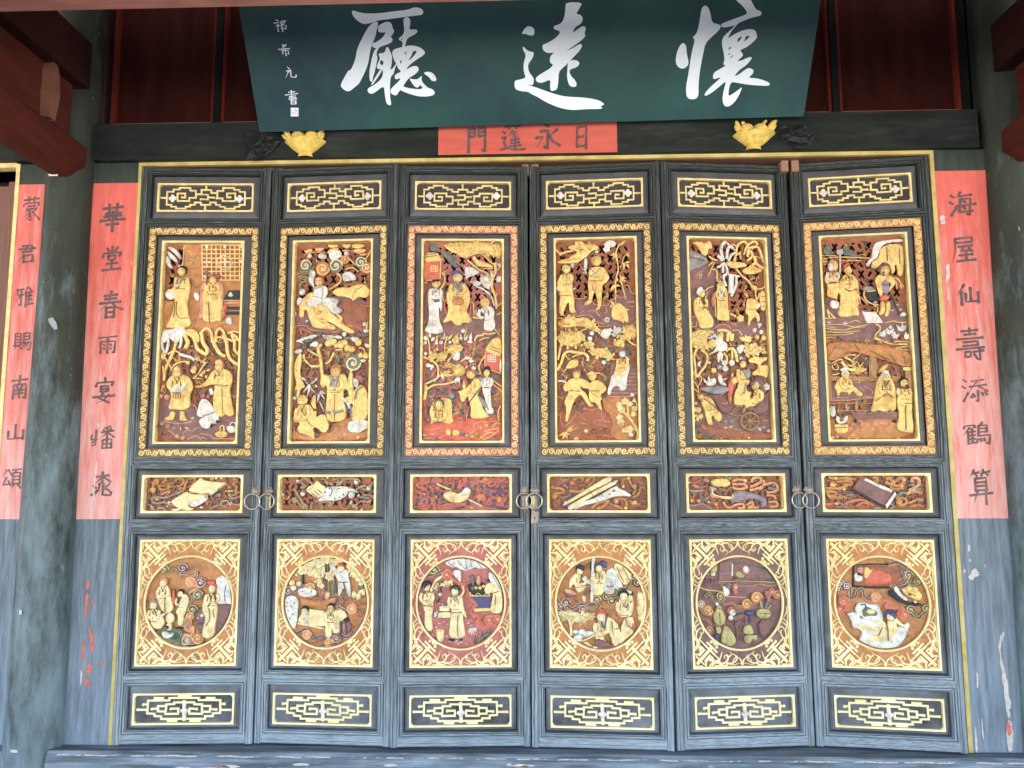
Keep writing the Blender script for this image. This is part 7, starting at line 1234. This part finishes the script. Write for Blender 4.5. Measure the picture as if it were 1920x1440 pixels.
# ---------------------------------------------------------------- beams reaching out from the columns
def tie(x0, x1, label, sgn):
    r = empty('tie_beam', label, 'beam', 'red brown beams running out from the columns', loc=((x0 + x1) / 2, -.14, 2.78)); o = r.location
    b = MB(); z0, z1 = 2.765, 2.95; cc = .05
    def sec(y, k): return [(x0 + cc * k, y, z0), (x1 - cc * k, y, z0), (x1, y, z0 + cc * k), (x1, y, z1 - .02), (x1 - .02, y, z1), (x0 + .02, y, z1), (x0, y, z1 - .02), (x0, y, z0 + cc * k)]
    ys = [-.06, -.10, -.16, -4.2]; vs = []
    for y, k in zip(ys, (1.5, 1.2, 1, 1)): vs += sec(y, k)
    fs = [tuple(range(8)), tuple(range(24, 32))[::-1]]
    for s_ in range(3):
        for j in range(8): fs.append((s_ * 8 + j, s_ * 8 + (j + 1) % 8, s_ * 8 + 8 + (j + 1) % 8, s_ * 8 + 8 + j))
    b.add([(v[0] - o.x, v[1] - o.y, v[2] - o.z) for v in vs], fs, BEAMR); b.obj('lower_beam', r)
    b = MB(); b.box(x0 + .06 - o.x, x1 - .045 - o.x, -4.2 - o.y, -.14 - o.y, 2.951 - o.z, 3.23 - o.z, BEAMR); b.obj('infill_board', r)
    b = MB(); b.box(x0 - .02 - o.x, x1 + .02 - o.x, -4.2 - o.y, -.10 - o.y, 3.231 - o.z, 3.47 - o.z, mat('dim upper beam', (.028, .010, .008), .6, .3, 4, spec=.08)); b.obj('upper_beam', r)
    ya = -.35; xx = (x1 + .001) if sgn < 0 else (x0 - .001)
    b = MB(); vs = []; prof = [(.0, -.045), (.05, -.045), (.13, -.055), (.18, -.045), (.22, -.05), (.262, -.045), (.275, -.03)]
    for (dz, w_) in prof:
        e = .012 + .014 * math.sin(dz / .27 * math.pi); xs_ = xx - .045 if sgn < 0 else xx + .045; xe = xs_ + (.035 + e) * (1 if sgn < 0 else -1)
        for (x, y) in ((xs_, ya + w_ * .5), (xe, ya + w_ * .5), (xe, ya - w_ * .5), (xs_, ya - w_ * .5)): vs.append((x - o.x, y - o.y, 2.953 + dz - o.z))
    fs = []
    for s_ in range(len(prof) - 1):
        for j in range(4): fs.append((s_ * 4 + j, s_ * 4 + (j + 1) % 4, s_ * 4 + 4 + (j + 1) % 4, s_ * 4 + 4 + j))
    b.add(vs, fs, mat('pinkish carved strut', (.17, .070, .045), .6)); b.obj('carved_strut', r)
tie(-2.43, -2.255, 'red brown beam running out from the head of the left column', -1); tie(2.305, 2.48, 'red brown beam running out from the head of the right column', 1)
p = pix(450, 12, (0, -1.1, 0)); print('front beam z', p)
b = MB(); b.box(-4.2, 4.2, -1.28, -1.1, p[2], p[2] + .22, mat('rosy brown purlin', (.36, .15, .12), .6, .3, 4, (1, 8, 8), .2, 12)); b.obj('front_purlin', None, label='rosy brown beam crossing the very top of the photo in front of the name board', cat='beam')
# lintel carried on behind the columns, wall beyond
b = MB(); b.box(-4.6, -2.2005, -.03, .12, 2.887, 3.072, BEAM); b.obj('side_lintel', None, label='dark lintel running left behind the left column', cat='beam')
b = MB(); b.box(-4.6, -2.2505, .06, .13, 3.073, 4.2, mat('dim side wall', (.05, .018, .014), .6)); b.obj('side_wall', None, label='dim red wall above the far left bay', cat='wall')
b = MB(); b.box(2.3005, 4.6, .0, .12, -.3, 4.2, mat('dark wall right', (.035, .045, .04), .6, .3, 3)); b.obj('right_wall', None, label='dark wall behind the right column', cat='wall')
b = MB(); b.box(-4.6, -2.2505, -.08, .3, -.32, -.001, BOARD); b.obj('side_sill', None, label='blue grey sill under the far left bay', cat='sill')
b = MB(); b.box(-4.6, -2.26 - .14, .1, .2, 0, .01, VOID)
# ---------------------------------------------------------------- setting
def struct(name, b): return b.obj(name, None, kind='structure')
b = MB(); b.box(-300, 300, -300, 300, -.60, -.48, mat('courtyard ground', (.40, .38, .35), .9, .15, 1.5, bump=.2)); struct('ground', b)
b = MB(); b.box(-9, 9, -6.6, 3.2, -.478, -.325, mat('porch paving', (.10, .096, .09), .7, .2, 2)); struct('porch_floor', b)
b = MB(); b.box(-9, 9, -6.3, 3.3, 4.201, 4.30, mat('roof underside', (.07, .03, .025), .7)); struct('roof', b)
b = MB(); b.box(-9, 9, -6.3, -6.1, SKY_BLOCK_Z, 4.2, mat('sky blocking beam', (.10, .05, .04), .7)); b.obj('sky_block_beam', None, label='unseen eave beam added along the porch front to cut sky light on the upper wall', cat='beam')  # unseen beam added behind the camera to shade the top of the wall
# the unlit hall behind the doors
b = MB(); b.box(-6, 6, 3.2, 3.3, -.4, 4.2, VOID); b.box(-4.7, -4.6, .0, 3.2, -.4, 4.2, VOID); b.box(4.6, 4.7, .0, 3.2, -.4, 4.2, VOID); b.box(-6, 6, .1, 3.2, -.324, -.31, VOID); struct('hall_interior', b)
print('objects', len(bpy.data.objects), 'tris', sum(len(p.vertices) - 2 for m_ in bpy.data.meshes for p in m_.polygons))
